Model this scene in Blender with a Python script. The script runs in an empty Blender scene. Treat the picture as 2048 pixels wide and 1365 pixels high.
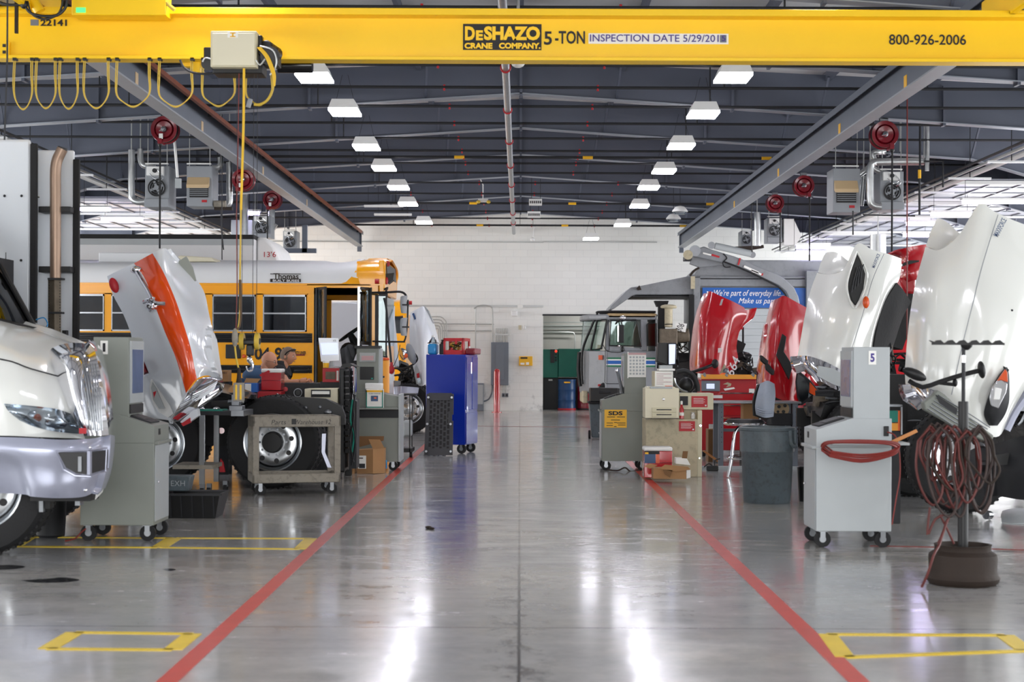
import bpy, bmesh, math, random
from mathutils import Vector, Matrix, Euler
random.seed(7)
PI = math.pi
scene = bpy.context.scene
COL = scene.collection
# ---------------------------------------------------------------- camera
FPX, CX, CY, ROLL, H = 3200.0, 1040.0, 717.0, 0.0038, 1.5
cam_d = bpy.data.cameras.new('camera'); cam = bpy.data.objects.new('camera', cam_d); COL.objects.link(cam)
cam.location = (0, 0, H); cam.rotation_euler = (PI/2, -ROLL, 0)
cam_d.sensor_width = 36; cam_d.lens = FPX/2048*36
cam_d.shift_x = -16/2048; cam_d.shift_y = 34.5/2048
cam_d.clip_end = 200; cam_d.clip_start = .1
cam_d.dof.use_dof = True; cam_d.dof.focus_distance = 23; cam_d.dof.aperture_fstop = 3.2
scene.camera = cam
vs = scene.view_settings
vs.view_transform = 'Standard'; vs.look = 'None'; vs.gamma = 1; vs.use_curve_mapping = False
vs.exposure = 0.2
# ---------------------------------------------------------------- daylight outside the bay doors
world = bpy.data.worlds.new('overcast_sky'); scene.world = world; world.use_nodes = True
wn = world.node_tree.nodes; wn['Background'].inputs[0].default_value = (.93, .96, 1.0, 1); wn['Background'].inputs[1].default_value = 3.0
# big sky-light areas in the open bay doorways (soft daylight coming in)
def area(name, loc, rot, sx, sy, e, col=(1, 1, 1)):
    l = bpy.data.lights.new(name, 'AREA'); l.shape = 'RECTANGLE'; l.size = sx; l.size_y = sy; l.energy = e; l.color = col
    o = bpy.data.objects.new(name, l); COL.objects.link(o); o.location = loc; o.rotation_euler = rot; return o
def lin(c):
    c = c/255; return c/12.92 if c <= .04045 else ((c+.055)/1.055)**2.4
def hexc(h): return (lin(int(h[0:2], 16)), lin(int(h[2:4], 16)), lin(int(h[4:6], 16)), 1)
for yy, w_, e_ in ((5, 8, 300), (15, 8, 260), (25, 8, 300), (35.5, 9, 640), (42.6, 3.6, 520)):  # the farthest pair is added to brighten the end wall
    for sg in (-1, 1):
        area('daylight_doorway', (sg*12.6, yy, 2.2), (PI/2, 0, sg*PI/2), w_, 3.9, e_, (.98, .99, 1.0))
area('daylight_entrance', (0, -6.3, 2.4), (PI/2, 0, 0), 12, 4.4, 800, (1, .99, .97))
# ---------------------------------------------------------------- pixel <-> place
def uv(px, py):
    u, v = px-CX, py-CY
    return u+v*ROLL, v-u*ROLL
def P(px, py, d):
    u, v = uv(px, py); return Vector((u*d/FPX, d, H-v*d/FPX))
def WX(px, d, py=717): return uv(px, py)[0]*d/FPX
def ZZ(py, d, px=1040): return H-uv(px, py)[1]*d/FPX
def GD(py, px=1040): return H*FPX/uv(px, py)[1]
def G(px, py):
    d = GD(py, px); return Vector((WX(px, d, py), d, 0))
# ---------------------------------------------------------------- materials
MATS = {}
def mat(name, hx, rough=.5, metal=0.0, var=.12, scale=6.0, bump=0.0, coat=0.0, emit=0.0, emc=None, alpha=1.0, stretch=None, dirt=0.0, spec=.5):
    if name in MATS: return MATS[name]
    m = bpy.data.materials.new(name); m.use_nodes = True; nt = m.node_tree; n = nt.nodes; L = nt.links
    b = n['Principled BSDF']; col = hexc(hx)
    b.inputs['Roughness'].default_value = rough; b.inputs['Metallic'].default_value = metal
    b.inputs['Coat Weight'].default_value = coat; b.inputs['Coat Roughness'].default_value = .06
    b.inputs['Specular IOR Level'].default_value = spec
    tc = n.new('ShaderNodeTexCoord'); mp = n.new('ShaderNodeMapping'); L.new(tc.outputs['Object'], mp.inputs[0])
    if stretch: mp.inputs['Scale'].default_value = stretch
    no = n.new('ShaderNodeTexNoise'); no.inputs['Scale'].default_value = scale; no.inputs['Detail'].default_value = 5
    L.new(mp.outputs[0], no.inputs[0])
    mx = n.new('ShaderNodeMix'); mx.data_type = 'RGBA'
    mx.inputs[6].default_value = tuple(c*(1-var) for c in col[:3])+(1,)
    mx.inputs[7].default_value = tuple(min(1, c*(1+var*.6)) for c in col[:3])+(1,)
    L.new(no.outputs[0], mx.inputs[0]); last = mx.outputs[2]
    if dirt:
        n2 = n.new('ShaderNodeTexNoise'); n2.inputs['Scale'].default_value = scale*3.1; n2.inputs['Detail'].default_value = 8; n2.inputs['Roughness'].default_value = .7
        L.new(mp.outputs[0], n2.inputs[0])
        r = n.new('ShaderNodeMapRange'); r.inputs[1].default_value = .5; r.inputs[2].default_value = .72; r.inputs[4].default_value = dirt
        L.new(n2.outputs[0], r.inputs[0])
        m2 = n.new('ShaderNodeMix'); m2.data_type = 'RGBA'; L.new(r.outputs[0], m2.inputs[0]); L.new(last, m2.inputs[6])
        m2.inputs[7].default_value = (.035, .03, .025, 1); last = m2.outputs[2]
    L.new(last, b.inputs['Base Color'])
    if bump:
        bp = n.new('ShaderNodeBump'); bp.inputs['Strength'].default_value = bump; bp.inputs['Distance'].default_value = .02
        L.new(no.outputs[0], bp.inputs['Height']); L.new(bp.outputs[0], b.inputs['Normal'])
    if emit:
        b.inputs['Emission Color'].default_value = hexc(emc or hx); b.inputs['Emission Strength'].default_value = emit
    MATS[name] = m; return m
def glass(name, tint, trans=.6, rough=.02):
    m = bpy.data.materials.new(name); m.use_nodes = True; nt = m.node_tree; n = nt.nodes; L = nt.links
    n.remove(n['Principled BSDF']); out = n['Material Output']
    t = n.new('ShaderNodeBsdfTransparent'); c = hexc(tint); t.inputs[0].default_value = c
    g = n.new('ShaderNodeBsdfGlossy'); g.inputs['Roughness'].default_value = rough; g.inputs[0].default_value = (.9, .95, 1, 1)
    f = n.new('ShaderNodeFresnel'); f.inputs[0].default_value = 1.5
    a = n.new('ShaderNodeMath'); a.operation = 'ADD'; a.inputs[1].default_value = .04; L.new(f.outputs[0], a.inputs[0])
    nz = n.new('ShaderNodeTexNoise'); nz.inputs['Scale'].default_value = 3
    mu = n.new('ShaderNodeMath'); mu.operation = 'MULTIPLY'; L.new(a.outputs[0], mu.inputs[0])
    rr = n.new('ShaderNodeMapRange'); rr.inputs[3].default_value = .8; rr.inputs[4].default_value = 1.1; L.new(nz.outputs[0], rr.inputs[0]); L.new(rr.outputs[0], mu.inputs[1])
    x = n.new('ShaderNodeMixShader'); L.new(mu.outputs[0], x.inputs[0]); L.new(t.outputs[0], x.inputs[1]); L.new(g.outputs[0], x.inputs[2])
    L.new(x.outputs[0], out.inputs[0]); MATS[name] = m; return m
for a in (('steel_blue', '5f6672', .5, 0, .15, 3, 0, 0), ('rafter', '5c616f', .55, 0, .16, 1.5), ('rafter_lit', '9aa0aa', .5, 0, .1, 2),
          ('black', '0b0b0d', .5), ('black_gloss', '101013', .15, 0, .1), ('rubber', '121214', .75, 0, .2, 20, .2), ('dark', '1d1e22', .6, 0, .3, 8),
          ('white_paint', 'dedfda', .18, 0, .03, 2, 0, .6), ('white_cool', 'dfe4ea', .25, 0, .03, 2, 0, .5), ('white', 'e8e8e6', .5, 0, .04),
          ('panel_white', 'd9dadb', .4, 0, .05, 2), ('bus_yellow', 'f6a800', .28, 0, .05, 2, 0, .4), ('crane_yellow', 'f9c900', .42, 0, .07, 2, 0, .1),
          ('yellow', 'e6b81e', .5), ('cable_yellow', 'c9a93a', .5, 0, .25, 9), ('blue', '082894', .25, 0, .1, 3, 0, .5),
          ('chrome', 'e8e8ee', .08, 1, .03), ('aluminium', 'c0c3c6', .25, 1, .08, 8), ('galv', 'a9adb0', .32, 1, .3, 7), ('steel', '8d9094', .4, 1, .15, 9),
          ('cart_grey', '80847d', .5, 0, .1, 4), ('cart_light', 'a9aeb0', .45, 0, .08, 4), ('beige', 'cbc4a8', .55, 0, .08, 5), ('printer', 'd8d1b8', .5, 0, .05, 5),
          ('grey_paint', '8f9398', .45, 0, .14, 3), ('red', 'b40f1c', .2, 0, .08, 2, 0, .7), ('red_flat', 'b01420', .5, 0, .12), ('reel_red', '7d1020', .3, 0, .15, 6, 0, .3),
          ('orange_stripe', 'e04a08', .2, 0, .05, 2, 0, .6), ('amber', 'd8521a', .3, 0, .1), ('tail_red', '7a0d1a', .2), ('silver_paint', 'a3a6b8', .3, .35, .06, 3, 0, .4),
          ('exhaust', '9a8270', .42, .6, .2, 3), ('cardboard', 'a97f55', .8, 0, .12, 6), ('cardboard_dark', '7d5b3a', .85, 0, .12, 6), ('paper', 'ecebe6', .7, 0, .03),
          ('green_machine', '0c6b57', .5, 0, .2, 3), ('drum_blue', '14406f', .4, 0, .15, 5), ('skin', 'c68c70', .55, 0, .14, 14, .1), ('hair', '7d6a5c', .8, 0, .25, 60, .3),
          ('shirt_blue', '3e5a7d', .85, 0, .12, 20, .1), ('shirt_black', '101116', .85, 0, .12, 20, .1), ('trousers', '22252e', .85, 0, .12, 20),
          ('barrel_orange', 'f0a030', .5, 0, .08, 3), ('conduit', 'b9bab8', .4, .5, .1, 8), ('panel_grey', '6f7680', .45, 0, .08, 4), ('sign_blue', '1258a8', .4, 0, .05, 4),
          ('sign_yellow', 'f0b61c', .5, 0, .05), ('chair_grey', '98a0ae', .7, 0, .08, 30, .1), ('jug_blue', '2a8fd0', .15, 0, .1, 5, 0, .4), ('rope', '5b4630', .8, 0, .3, 20),
          ('hose_red', '7a2018', .5, 0, .3, 10), ('hose_brown', '33221e', .6, 0, .4, 6), ('oil_beige', 'c8ad85', .5, 0, .06), ('teal', '16806e', .5), ('orange', 'e8641c', .5),
          ('lettering_black', '15151a', .6, 0, .02), ('lettering_white', 'f0f0f0', .5, 0, .02), ('wood', 'c08048', .6, 0, .25, 12), ('copper', '8a4422', .4, .5, .3, 8),
          ('green_stripe', '0d6a46', .4), ('duct', 'c6c8c8', .36, 1, .25, 10), ('screen', '5a6a90', .15, 0, .3, 6), ('purple', '3b2a80', .4)):
    mat(*a)
mat('creeper_grey', '3a3a3e', .5, 0, .2, 8)
mat('hose_dark', '571812', .5, 0, .4, 10)
mat('bin_grey', '525d63', .45, 0, .2, 5, dirt=.6)
mat('utility_grey', '8d867a', .6, 0, .15, 5, dirt=.55)
mat('old_beige', 'b9ae92', .6, 0, .1, 4, dirt=.35)
mat('rust_brown', '2c2018', .7, .2, .35, 9, .4)
mat('roof_rust', 'b0966c', .6, 0, .3, 6)
mat('truck_grey', '85888c', .45, 0, .12, 2, dirt=.25)
mat('door_panel', 'a4a6b0', .45, 0, .05, 2)
mat('engine', '1f1c1a', .55, .3, .6, 14, .6)
mat('engine_tan', '6a5f50', .6, .2, .5, 12, .6)
mat('lamp_glow', 'ffffff', .5, emit=30, emc='f6f4ff')
mat('tube_glow', 'ffffff', .5, emit=15, emc='d2c6ff')
mat('screen_glow', 'b9c2e8', .3, emit=.9, emc='b9c2e8')
mat('green_glow', '30d060', .4, emit=1.0, emc='60ff90')
mat('red_glow', 'ff3020', .4, emit=2.0, emc='ff3020')
glass('bus_glass', '5b6468'); glass('cab_glass', 'a9bdb6'); glass('clear', 'e6ecec'); glass('lens', 'd8dce0', rough=.08); glass('dark_glass', '39473f')
# wall of painted block
def block_mat(name, hx, bw=.4, bh=.2, amt=.045):
    m = bpy.data.materials.new(name); m.use_nodes = True; nt = m.node_tree; n = nt.nodes; L = nt.links; b = n['Principled BSDF']
    b.inputs['Roughness'].default_value = .5
    tc = n.new('ShaderNodeTexCoord'); sp = n.new('ShaderNodeSeparateXYZ'); cb = n.new('ShaderNodeCombineXYZ'); L.new(tc.outputs['Object'], sp.inputs[0])
    L.new(sp.outputs[0], cb.inputs[0]); L.new(sp.outputs[2], cb.inputs[1])
    br = n.new('ShaderNodeTexBrick'); L.new(cb.outputs[0], br.inputs[0]); c = hexc(hx)
    br.inputs['Scale'].default_value = 1; br.inputs['Brick Width'].default_value = bw; br.inputs['Row Height'].default_value = bh
    br.inputs['Mortar Size'].default_value = .006; br.inputs['Mortar Smooth'].default_value = .4
    br.inputs['Color1'].default_value = c; br.inputs['Color2'].default_value = tuple(x*.97 for x in c[:3])+(1,)
    br.inputs['Mortar'].default_value = tuple(x*(1-amt*2.6) for x in c[:3])+(1,)
    no = n.new('ShaderNodeTexNoise'); no.inputs['Scale'].default_value = 2.2; no.inputs['Detail'].default_value = 9; no.inputs['Roughness'].default_value = .68
    L.new(tc.outputs['Object'], no.inputs[0])
    # dirt wear: scuffs of their own shape on the lower metre
    r = n.new('ShaderNodeMapRange'); r.inputs[1].default_value = .56; r.inputs[2].default_value = .75; L.new(no.outputs[0], r.inputs[0])
    r2 = n.new('ShaderNodeMapRange'); r2.inputs[1].default_value = 0; r2.inputs[2].default_value = 1.6; r2.inputs[3].default_value = .8; r2.inputs[4].default_value = 0; L.new(sp.outputs[2], r2.inputs[0])
    mu = n.new('ShaderNodeMath'); mu.operation = 'MULTIPLY'; L.new(r.outputs[0], mu.inputs[0]); L.new(r2.outputs[0], mu.inputs[1])
    mx = n.new('ShaderNodeMix'); mx.data_type = 'RGBA'; L.new(mu.outputs[0], mx.inputs[0]); L.new(br.outputs[0], mx.inputs[6]); mx.inputs[7].default_value = (.08, .075, .07, 1)
    L.new(mx.outputs[2], b.inputs['Base Color'])
    bp = n.new('ShaderNodeBump'); bp.inputs['Strength'].default_value = .3; bp.inputs['Distance'].default_value = .01; L.new(br.outputs[1], bp.inputs['Height']); bp.invert = True
    L.new(bp.outputs[0], b.inputs['Normal']); MATS[name] = m; return m
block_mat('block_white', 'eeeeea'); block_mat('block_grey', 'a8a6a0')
def floor_mat():
    m = bpy.data.materials.new('sealed_concrete'); m.use_nodes = True; nt = m.node_tree; n = nt.nodes; L = nt.links; b = n['Principled BSDF']
    tc = n.new('ShaderNodeTexCoord')
    def noise(s, det, ro, st):
        mp = n.new('ShaderNodeMapping'); mp.inputs['Scale'].default_value = st; L.new(tc.outputs['Object'], mp.inputs[0])
        t = n.new('ShaderNodeTexNoise'); t.inputs['Scale'].default_value = s; t.inputs['Detail'].default_value = det; t.inputs['Roughness'].default_value = ro
        L.new(mp.outputs[0], t.inputs[0]); return t.outputs[0]
    def rng(x, a, bb, c, d):
        r = n.new('ShaderNodeMapRange'); L.new(x, r.inputs[0])
        for i, v in zip((1, 2, 3, 4), (a, bb, c, d)): r.inputs[i].default_value = v
        return r.outputs[0]
    def mix(f, a, c):
        x = n.new('ShaderNodeMix'); x.data_type = 'RGBA'; L.new(f, x.inputs[0])
        if isinstance(a, tuple): x.inputs[6].default_value = a
        else: L.new(a, x.inputs[6])
        if isinstance(c, tuple): x.inputs[7].default_value = c
        else: L.new(c, x.inputs[7])
        return x.outputs[2]
    def mth(op, a, c):
        x = n.new('ShaderNodeMath'); x.operation = op
        for i, v in ((0, a), (1, c)):
            if isinstance(v, (int, float)): x.inputs[i].default_value = v
            else: L.new(v, x.inputs[i])
        return x.outputs[0]
    big = noise(.35, 4, .55, (1, 1, 1)); fine = noise(5, 10, .75, (1, 1, 1)); streak = noise(1.6, 6, .6, (.25, 1.6, 1))
    c = mix(rng(big, .35, .65, 0, 1), hexc('9c9da0'), hexc('b6b1a8'))
    c = mix(rng(fine, .4, .7, 0, .35), c, hexc('77787a'))
    c = mix(rng(streak, .55, .8, 0, .35), c, hexc('6c6c6e'))
    st = noise(1.1, 9, .8, (.5, 1.5, 1))
    c = mix(rng(st, .66, .74, 0, .75), c, hexc('3c3a38'))
    sp = n.new('ShaderNodeSeparateXYZ'); L.new(tc.outputs['Object'], sp.inputs[0])
    # saw-cut joints: one along the aisle (x = -0.03) and others across it
    wob = mth('MULTIPLY', mth('SUBTRACT', noise(6, 6, .8, (1, 1, 1)), .5), .03)
    ax = mth('ABSOLUTE', mth('ADD', sp.outputs[0], wob), 0)
    j1 = rng(ax, .004, .012, 1, 0)
    my = mth('ABSOLUTE', mth('SUBTRACT', mth('MODULO', mth('ADD', sp.outputs[1], 100.9), 3.6), 1.8), 0)
    j2 = mth('MULTIPLY', rng(my, .008, .02, 1, 0), .55)
    # second long joints 4.6 m to each side
    jj = mth('MAXIMUM', j1, j2)
    # the wear around the long joint
    wear = mth('MULTIPLY', rng(ax, .0, .22, 1, 0), rng(noise(4, 8, .8, (1, .8, 1)), .5, .6, 0, .85))
    c = mix(mth('MAXIMUM', jj, wear), c, hexc('302d2b'))
    L.new(c, b.inputs['Base Color'])
    ro = rng(noise(2.4, 8, .7, (.6, 1.4, 1)), .35, .7, .11, .3)
    L.new(ro, b.inputs['Roughness']); b.inputs['Specular IOR Level'].default_value = .62
    b.inputs['Coat Weight'].default_value = .35; b.inputs['Coat Roughness'].default_value = .1
    bp = n.new('ShaderNodeBump'); bp.inputs['Strength'].default_value = .16; bp.inputs['Distance'].default_value = .004
    L.new(noise(1.3, 4, .5, (1, 1, 1)), bp.inputs['Height']); L.new(bp.outputs[0], b.inputs['Normal'])
    MATS['sealed_concrete'] = m
floor_mat()
# ---------------------------------------------------------------- mesh builder
def catmull(pts, sub):
    out = []
    n = len(pts)
    for i in range(n-1):
        p0 = pts[max(i-1, 0)]; p1 = pts[i]; p2 = pts[i+1]; p3 = pts[min(i+2, n-1)]
        for k in range(sub):
            t = k/sub
            out.append(.5*((2*p1)+(p2-p0)*t+(2*p0-5*p1+4*p2-p3)*t*t+(3*p1-p0-3*p2+p3)*t**3))
    out.append(pts[-1]); return out
class MB:
    def __init__(s): s.v = []; s.f = []; s.mi = []; s.ms = []; s.c = 0
    def m(s, name):
        if name not in s.ms: s.ms.append(name)
        s.c = s.ms.index(name); return s
    def add(s, vs_, fs):
        if not s.ms: s.m('grey_paint')
        b = len(s.v); s.v += [Vector(q) for q in vs_]; s.f += [tuple(b+i for i in f) for f in fs]; s.mi += [s.c]*len(fs); return s
    def box(s, x0, x1, y0, y1, z0, z1, tx=0, rz=0, tilt=None):
        vs_ = [Vector((x, y, z)) for z in (z0, z1) for y in (y0, y1) for x in (x0, x1)]
        if rz or tilt:
            c = Vector(((x0+x1)/2, (y0+y1)/2, (z0+z1)/2)); R = Euler(tilt or (0, 0, rz)).to_matrix()
            vs_ = [c+R@(q-c) for q in vs_]
        if tx:
            c = (x0+x1)/2; cy = (y0+y1)/2
            for q in vs_[4:]: q.x = c+(q.x-c)*tx; q.y = cy+(q.y-cy)*tx
        return s.add(vs_, [(0, 2, 3, 1), (4, 5, 7, 6), (0, 1, 5, 4), (2, 6, 7, 3), (0, 4, 6, 2), (1, 3, 7, 5)])
    def pb(s, x0, x1, y0, y1, d, dep):
        "box whose front face spans the given picture columns/rows at distance d"
        cx, cy = (x0+x1)/2, (y0+y1)/2
        return s.box(WX(x0, d, cy), WX(x1, d, cy), d, d+dep, ZZ(y1, d, cx), ZZ(y0, d, cx))
    def ring(s, c, u, w, r, n, ph=0): return [c+u*(r*math.cos(ph+2*PI*i/n))+w*(r*math.sin(ph+2*PI*i/n)) for i in range(n)]
    def cyl(s, p0, p1, r0, r1=None, n=16, cap=True, ph=0):
        p0, p1 = Vector(p0), Vector(p1); r1 = r0 if r1 is None else r1
        a = (p1-p0).normalized(); u = a.orthogonal().normalized()
        if abs(a.z) > .99: u = Vector((1, 0, 0))
        w = a.cross(u); A = s.ring(p0, u, w, r0, n, ph); B = s.ring(p1, u, w, r1, n, ph)
        f = [(i, (i+1) % n, n+(i+1) % n, n+i) for i in range(n)]
        if cap: f += [tuple(range(n-1, -1, -1)), tuple(range(n, 2*n))]
        return s.add(A+B, f)
    def tube(s, pts, r, n=8, sub=1, closed=False):
        pts = [Vector(q) for q in pts]
        if sub > 1: pts = catmull(pts, sub)
        rs = r if isinstance(r, (list, tuple)) else [r]*len(pts)
        V = []; k = len(pts); u = None
        for i, q in enumerate(pts):
            if closed: t = pts[(i+1) % k]-pts[i-1]
            else: t = pts[min(i+1, k-1)]-pts[max(i-1, 0)]
            if t.length < 1e-9: t = Vector((0, 0, 1))
            t.normalize()
            if u is None: u = t.orthogonal().normalized()
            else:
                u = u-t*u.dot(t)
                u = u.normalized() if u.length > 1e-6 else t.orthogonal().normalized()
            V += s.ring(q, u, t.cross(u), rs[min(i, len(rs)-1)], n)
        f = []
        for i in range(k if closed else k-1):
            j = (i+1) % k
            f += [(i*n+a, i*n+(a+1) % n, j*n+(a+1) % n, j*n+a) for a in range(n)]
        if not closed: f += [tuple(range(n-1, -1, -1)), tuple(range((k-1)*n, k*n))]
        return s.add(V, f)
    def lathe(s, o, prof, axis='z', n=24, cap=True):
        o = Vector(o); A = {'z': (Vector((1, 0, 0)), Vector((0, 1, 0)), Vector((0, 0, 1))), 'y': (Vector((1, 0, 0)), Vector((0, 0, 1)), Vector((0, 1, 0))),
                            'x': (Vector((0, 1, 0)), Vector((0, 0, 1)), Vector((1, 0, 0)))}
        if isinstance(axis, Vector):
            a = axis.normalized(); u = a.orthogonal().normalized(); w = a.cross(u)
        else: u, w, a = A[axis]
        V = []; k = len(prof)
        for r, h in prof: V += s.ring(o+a*h, u, w, max(r, 1e-4), n)
        f = [(i*n+j, i*n+(j+1) % n, (i+1)*n+(j+1) % n, (i+1)*n+j) for i in range(k-1) for j in range(n)]
        if cap: f += [tuple(range(n-1, -1, -1)), tuple(range((k-1)*n, k*n))]
        return s.add(V, f)
    def prism(s, pts, ax, a, b):
        def mk(p, t): return {'y': (p[0], t, p[1]), 'x': (t, p[0], p[1]), 'z': (p[0], p[1], t)}[ax]
        n = len(pts); V = [mk(p, a) for p in pts]+[mk(p, b) for p in pts]
        return s.add(V, [tuple(range(n-1, -1, -1)), tuple(range(n, 2*n))]+[(i, (i+1) % n, n+(i+1) % n, n+i) for i in range(n)])
    def ppoly(s, pts, dep, d=None):
        "solid outline: points (px, py, d), given real thickness dep away from the viewer"
        Q = [P(*(q if len(q) == 3 else (q[0], q[1], d))) for q in pts]; n = len(Q); R_ = [q+Vector((0, dep, 0)) for q in Q]
        return s.add(Q+R_, [tuple(range(n-1, -1, -1)), tuple(range(n, 2*n))]+[(i, (i+1) % n, n+(i+1) % n, n+i) for i in range(n)])
    def ell(s, c, r, n=16, R=None):
        c = Vector(c); V = []; k = max(6, n//2)
        for i in range(k+1):
            t = PI*i/k
            for j in range(n):
                q = Vector((r[0]*math.sin(t)*math.cos(2*PI*j/n), r[1]*math.sin(t)*math.sin(2*PI*j/n), r[2]*math.cos(t)))
                V.append(c+(R@q if R else q))
        return s.add(V, [(i*n+j, (i+1)*n+j, (i+1)*n+(j+1) % n, i*n+(j+1) % n) for i in range(k) for j in range(n)])
    def torus(s, c, R, r, axis='y', n=28, m=8):
        prof = [(R+r*math.cos(2*PI*i/m), r*math.sin(2*PI*i/m)) for i in range(m+1)]
        return s.lathe(c, prof, axis, n, False)
    def patch(s, grid, th=.02, sub=4, cols=None, world=False):
        "curved sheet through a grid of (px,py,d) points (or places), with real thickness; cols = material per column gap"
        g = [[Vector(q) if world else P(*q) for q in row] for row in grid]
        g = [catmull(row, sub) for row in g]; nc = len(g[0])
        C_ = [catmull([row[j] for row in g], sub) for j in range(nc)]; nr = len(C_[0])
        V = [C_[j][i] for i in range(nr) for j in range(nc)]
        N = []
        for i in range(nr):
            for j in range(nc):
                a = V[i*nc+min(j+1, nc-1)]-V[i*nc+max(j-1, 0)]; b = V[min(i+1, nr-1)*nc+j]-V[max(i-1, 0)*nc+j]
                q = a.cross(b); q = q.normalized() if q.length > 1e-9 else Vector((0, -1, 0))
                if q.y > 0: q = -q
                N.append(q)
        B = [V[k]-N[k]*th for k in range(len(V))]; k = len(V)
        base = s.c
        for i in range(nr-1):
            pass
        if not s.ms: s.m('grey_paint')
        b0 = len(s.v); s.v += V+B
        def q(a, b, c, d, mi): s.f.append((b0+a, b0+b, b0+c, b0+d)); s.mi.append(mi)
        for i in range(nr-1):
            for j in range(nc-1):
                mi = base
                if cols:
                    nm = cols[min(j//sub, len(cols)-1)]
                    if nm not in s.ms: s.ms.append(nm)
                    mi = s.ms.index(nm)
                a = i*nc+j
                q(a, a+nc, a+nc+1, a+1, mi); q(k+a, k+a+1, k+a+nc+1, k+a+nc, mi)
        for j in range(nc-1):
            q(j, j+1, k+j+1, k+j, base); a = (nr-1)*nc+j; q(a, k+a, k+a+1, a+1, base)
        for i in range(nr-1):
            a = i*nc; q(a, k+a, k+a+nc, a+nc, base); a = i*nc+nc-1; q(a, a+nc, k+a+nc, k+a, base)
        return s
    def build(s, name, m=None, parent=None, bevel=0, world=True, seg=2, smooth=True, label=None):
        if m and not s.ms: s.ms = [m]
        if m and s.ms and s.ms == ['grey_paint']: s.ms = [m]
        vs_ = s.v
        loc = None
        if parent is not None:
            if world:
                inv = mw(parent).inverted(); vs_ = [inv@q for q in vs_]
        elif world:
            xs = [q.x for q in vs_]; ys = [q.y for q in vs_]; zs = [q.z for q in vs_]
            loc = Vector(((min(xs)+max(xs))/2, (min(ys)+max(ys))/2, min(zs))); vs_ = [q-loc for q in vs_]
        me = bpy.data.meshes.new(name); me.from_pydata([tuple(q) for q in vs_], [], s.f)
        for x in s.ms: me.materials.append(MATS[x])
        if len(s.ms) > 1: me.polygons.foreach_set('material_index', s.mi)
        bm = bmesh.new(); bm.from_mesh(me); bmesh.ops.recalc_face_normals(bm, faces=bm.faces); bm.to_mesh(me); bm.free()
        if smooth: me.shade_smooth(); me.set_sharp_from_angle(angle=.6)
        o = bpy.data.objects.new(name, me); COL.objects.link(o)
        if loc: o.location = loc
        if parent is not None: o.parent = parent
        if bevel:
            b = o.modifiers.new('bevel', 'BEVEL'); b.width = bevel; b.segments = seg; b.limit_method = 'ANGLE'; b.angle_limit = .7
        if label: o['label'] = label
        return o
def mw(o):
    M = o.matrix_basis.copy()
    while o.parent is not None: o = o.parent; M = o.matrix_basis@M
    return M
def tag(o, label, cat, group=None, kind=None):
    if label: o['label'] = label
    if cat: o['category'] = cat
    if group: o['group'] = group
    if kind: o['kind'] = kind
    return o
def thing(name, label, cat, loc=(0, 0, 0), rz=0, group=None):
    o = bpy.data.objects.new(name, None); COL.objects.link(o); o.location = loc; o.rotation_euler = (0, 0, rz); o.empty_display_size = .1
    return tag(o, label, cat, group)
def struct(mb, name, m=None, **k):
    o = mb.build(name, m, **k); o['kind'] = 'structure'; return o
KIDS = {}
def dup(root, loc, rz=None, label=None, group=None, scale=None):
    def cp(o, par):
        c = o.copy(); COL.objects.link(c)
        if par is not None: c.parent = par
        for ch in [x for x in bpy.data.objects if x.parent == o]: cp(ch, c)
        return c
    r = cp(root, None); r.location = loc
    if rz is not None: r.rotation_euler = (0, 0, rz)
    if label: r['label'] = label
    if group: r['group'] = group
    if scale: r.scale = (scale,)*3 if isinstance(scale, (int, float)) else scale
    return r
def text(s, name, m, parent, c, hgt, width=None, rz=0, rx=PI/2, depth=.002, bold=0, world=True, shear=0, ry=0, label=None):
    "lettering as a thin raised mesh, centred at c, facing -Y when rz = 0"
    cu = bpy.data.curves.new(name, 'FONT'); cu.body = s; cu.align_x = 'CENTER'; cu.align_y = 'CENTER'; cu.size = 1; cu.extrude = .5; cu.offset = bold; cu.shear = shear; cu.resolution_u = 3
    to = bpy.data.objects.new(name, cu); COL.objects.link(to)
    dg = bpy.context.evaluated_depsgraph_get(); me = bpy.data.meshes.new_from_object(to.evaluated_get(dg)); bpy.data.objects.remove(to); bpy.data.curves.remove(cu)
    xs = [v.co.x for v in me.vertices]; ys = [v.co.y for v in me.vertices]
    sy = hgt/(max(ys)-min(ys)); sx = (width/(max(xs)-min(xs))) if width else sy
    mx_, my_ = (max(xs)+min(xs))/2, (max(ys)+min(ys))/2
    R = Euler((rx, ry, rz)).to_matrix()
    M = mw(parent).inverted() if (parent is not None and world) else Matrix()
    for v in me.vertices:
        q = Vector(((v.co.x-mx_)*sx, (v.co.y-my_)*sy, v.co.z*depth)); v.co = M@(R@q+Vector(c))
    me.materials.clear(); me.materials.append(MATS[m])
    o = bpy.data.objects.new(name, me); COL.objects.link(o)
    if parent is not None: o.parent = parent
    if label: o['label'] = label
    return o
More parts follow.
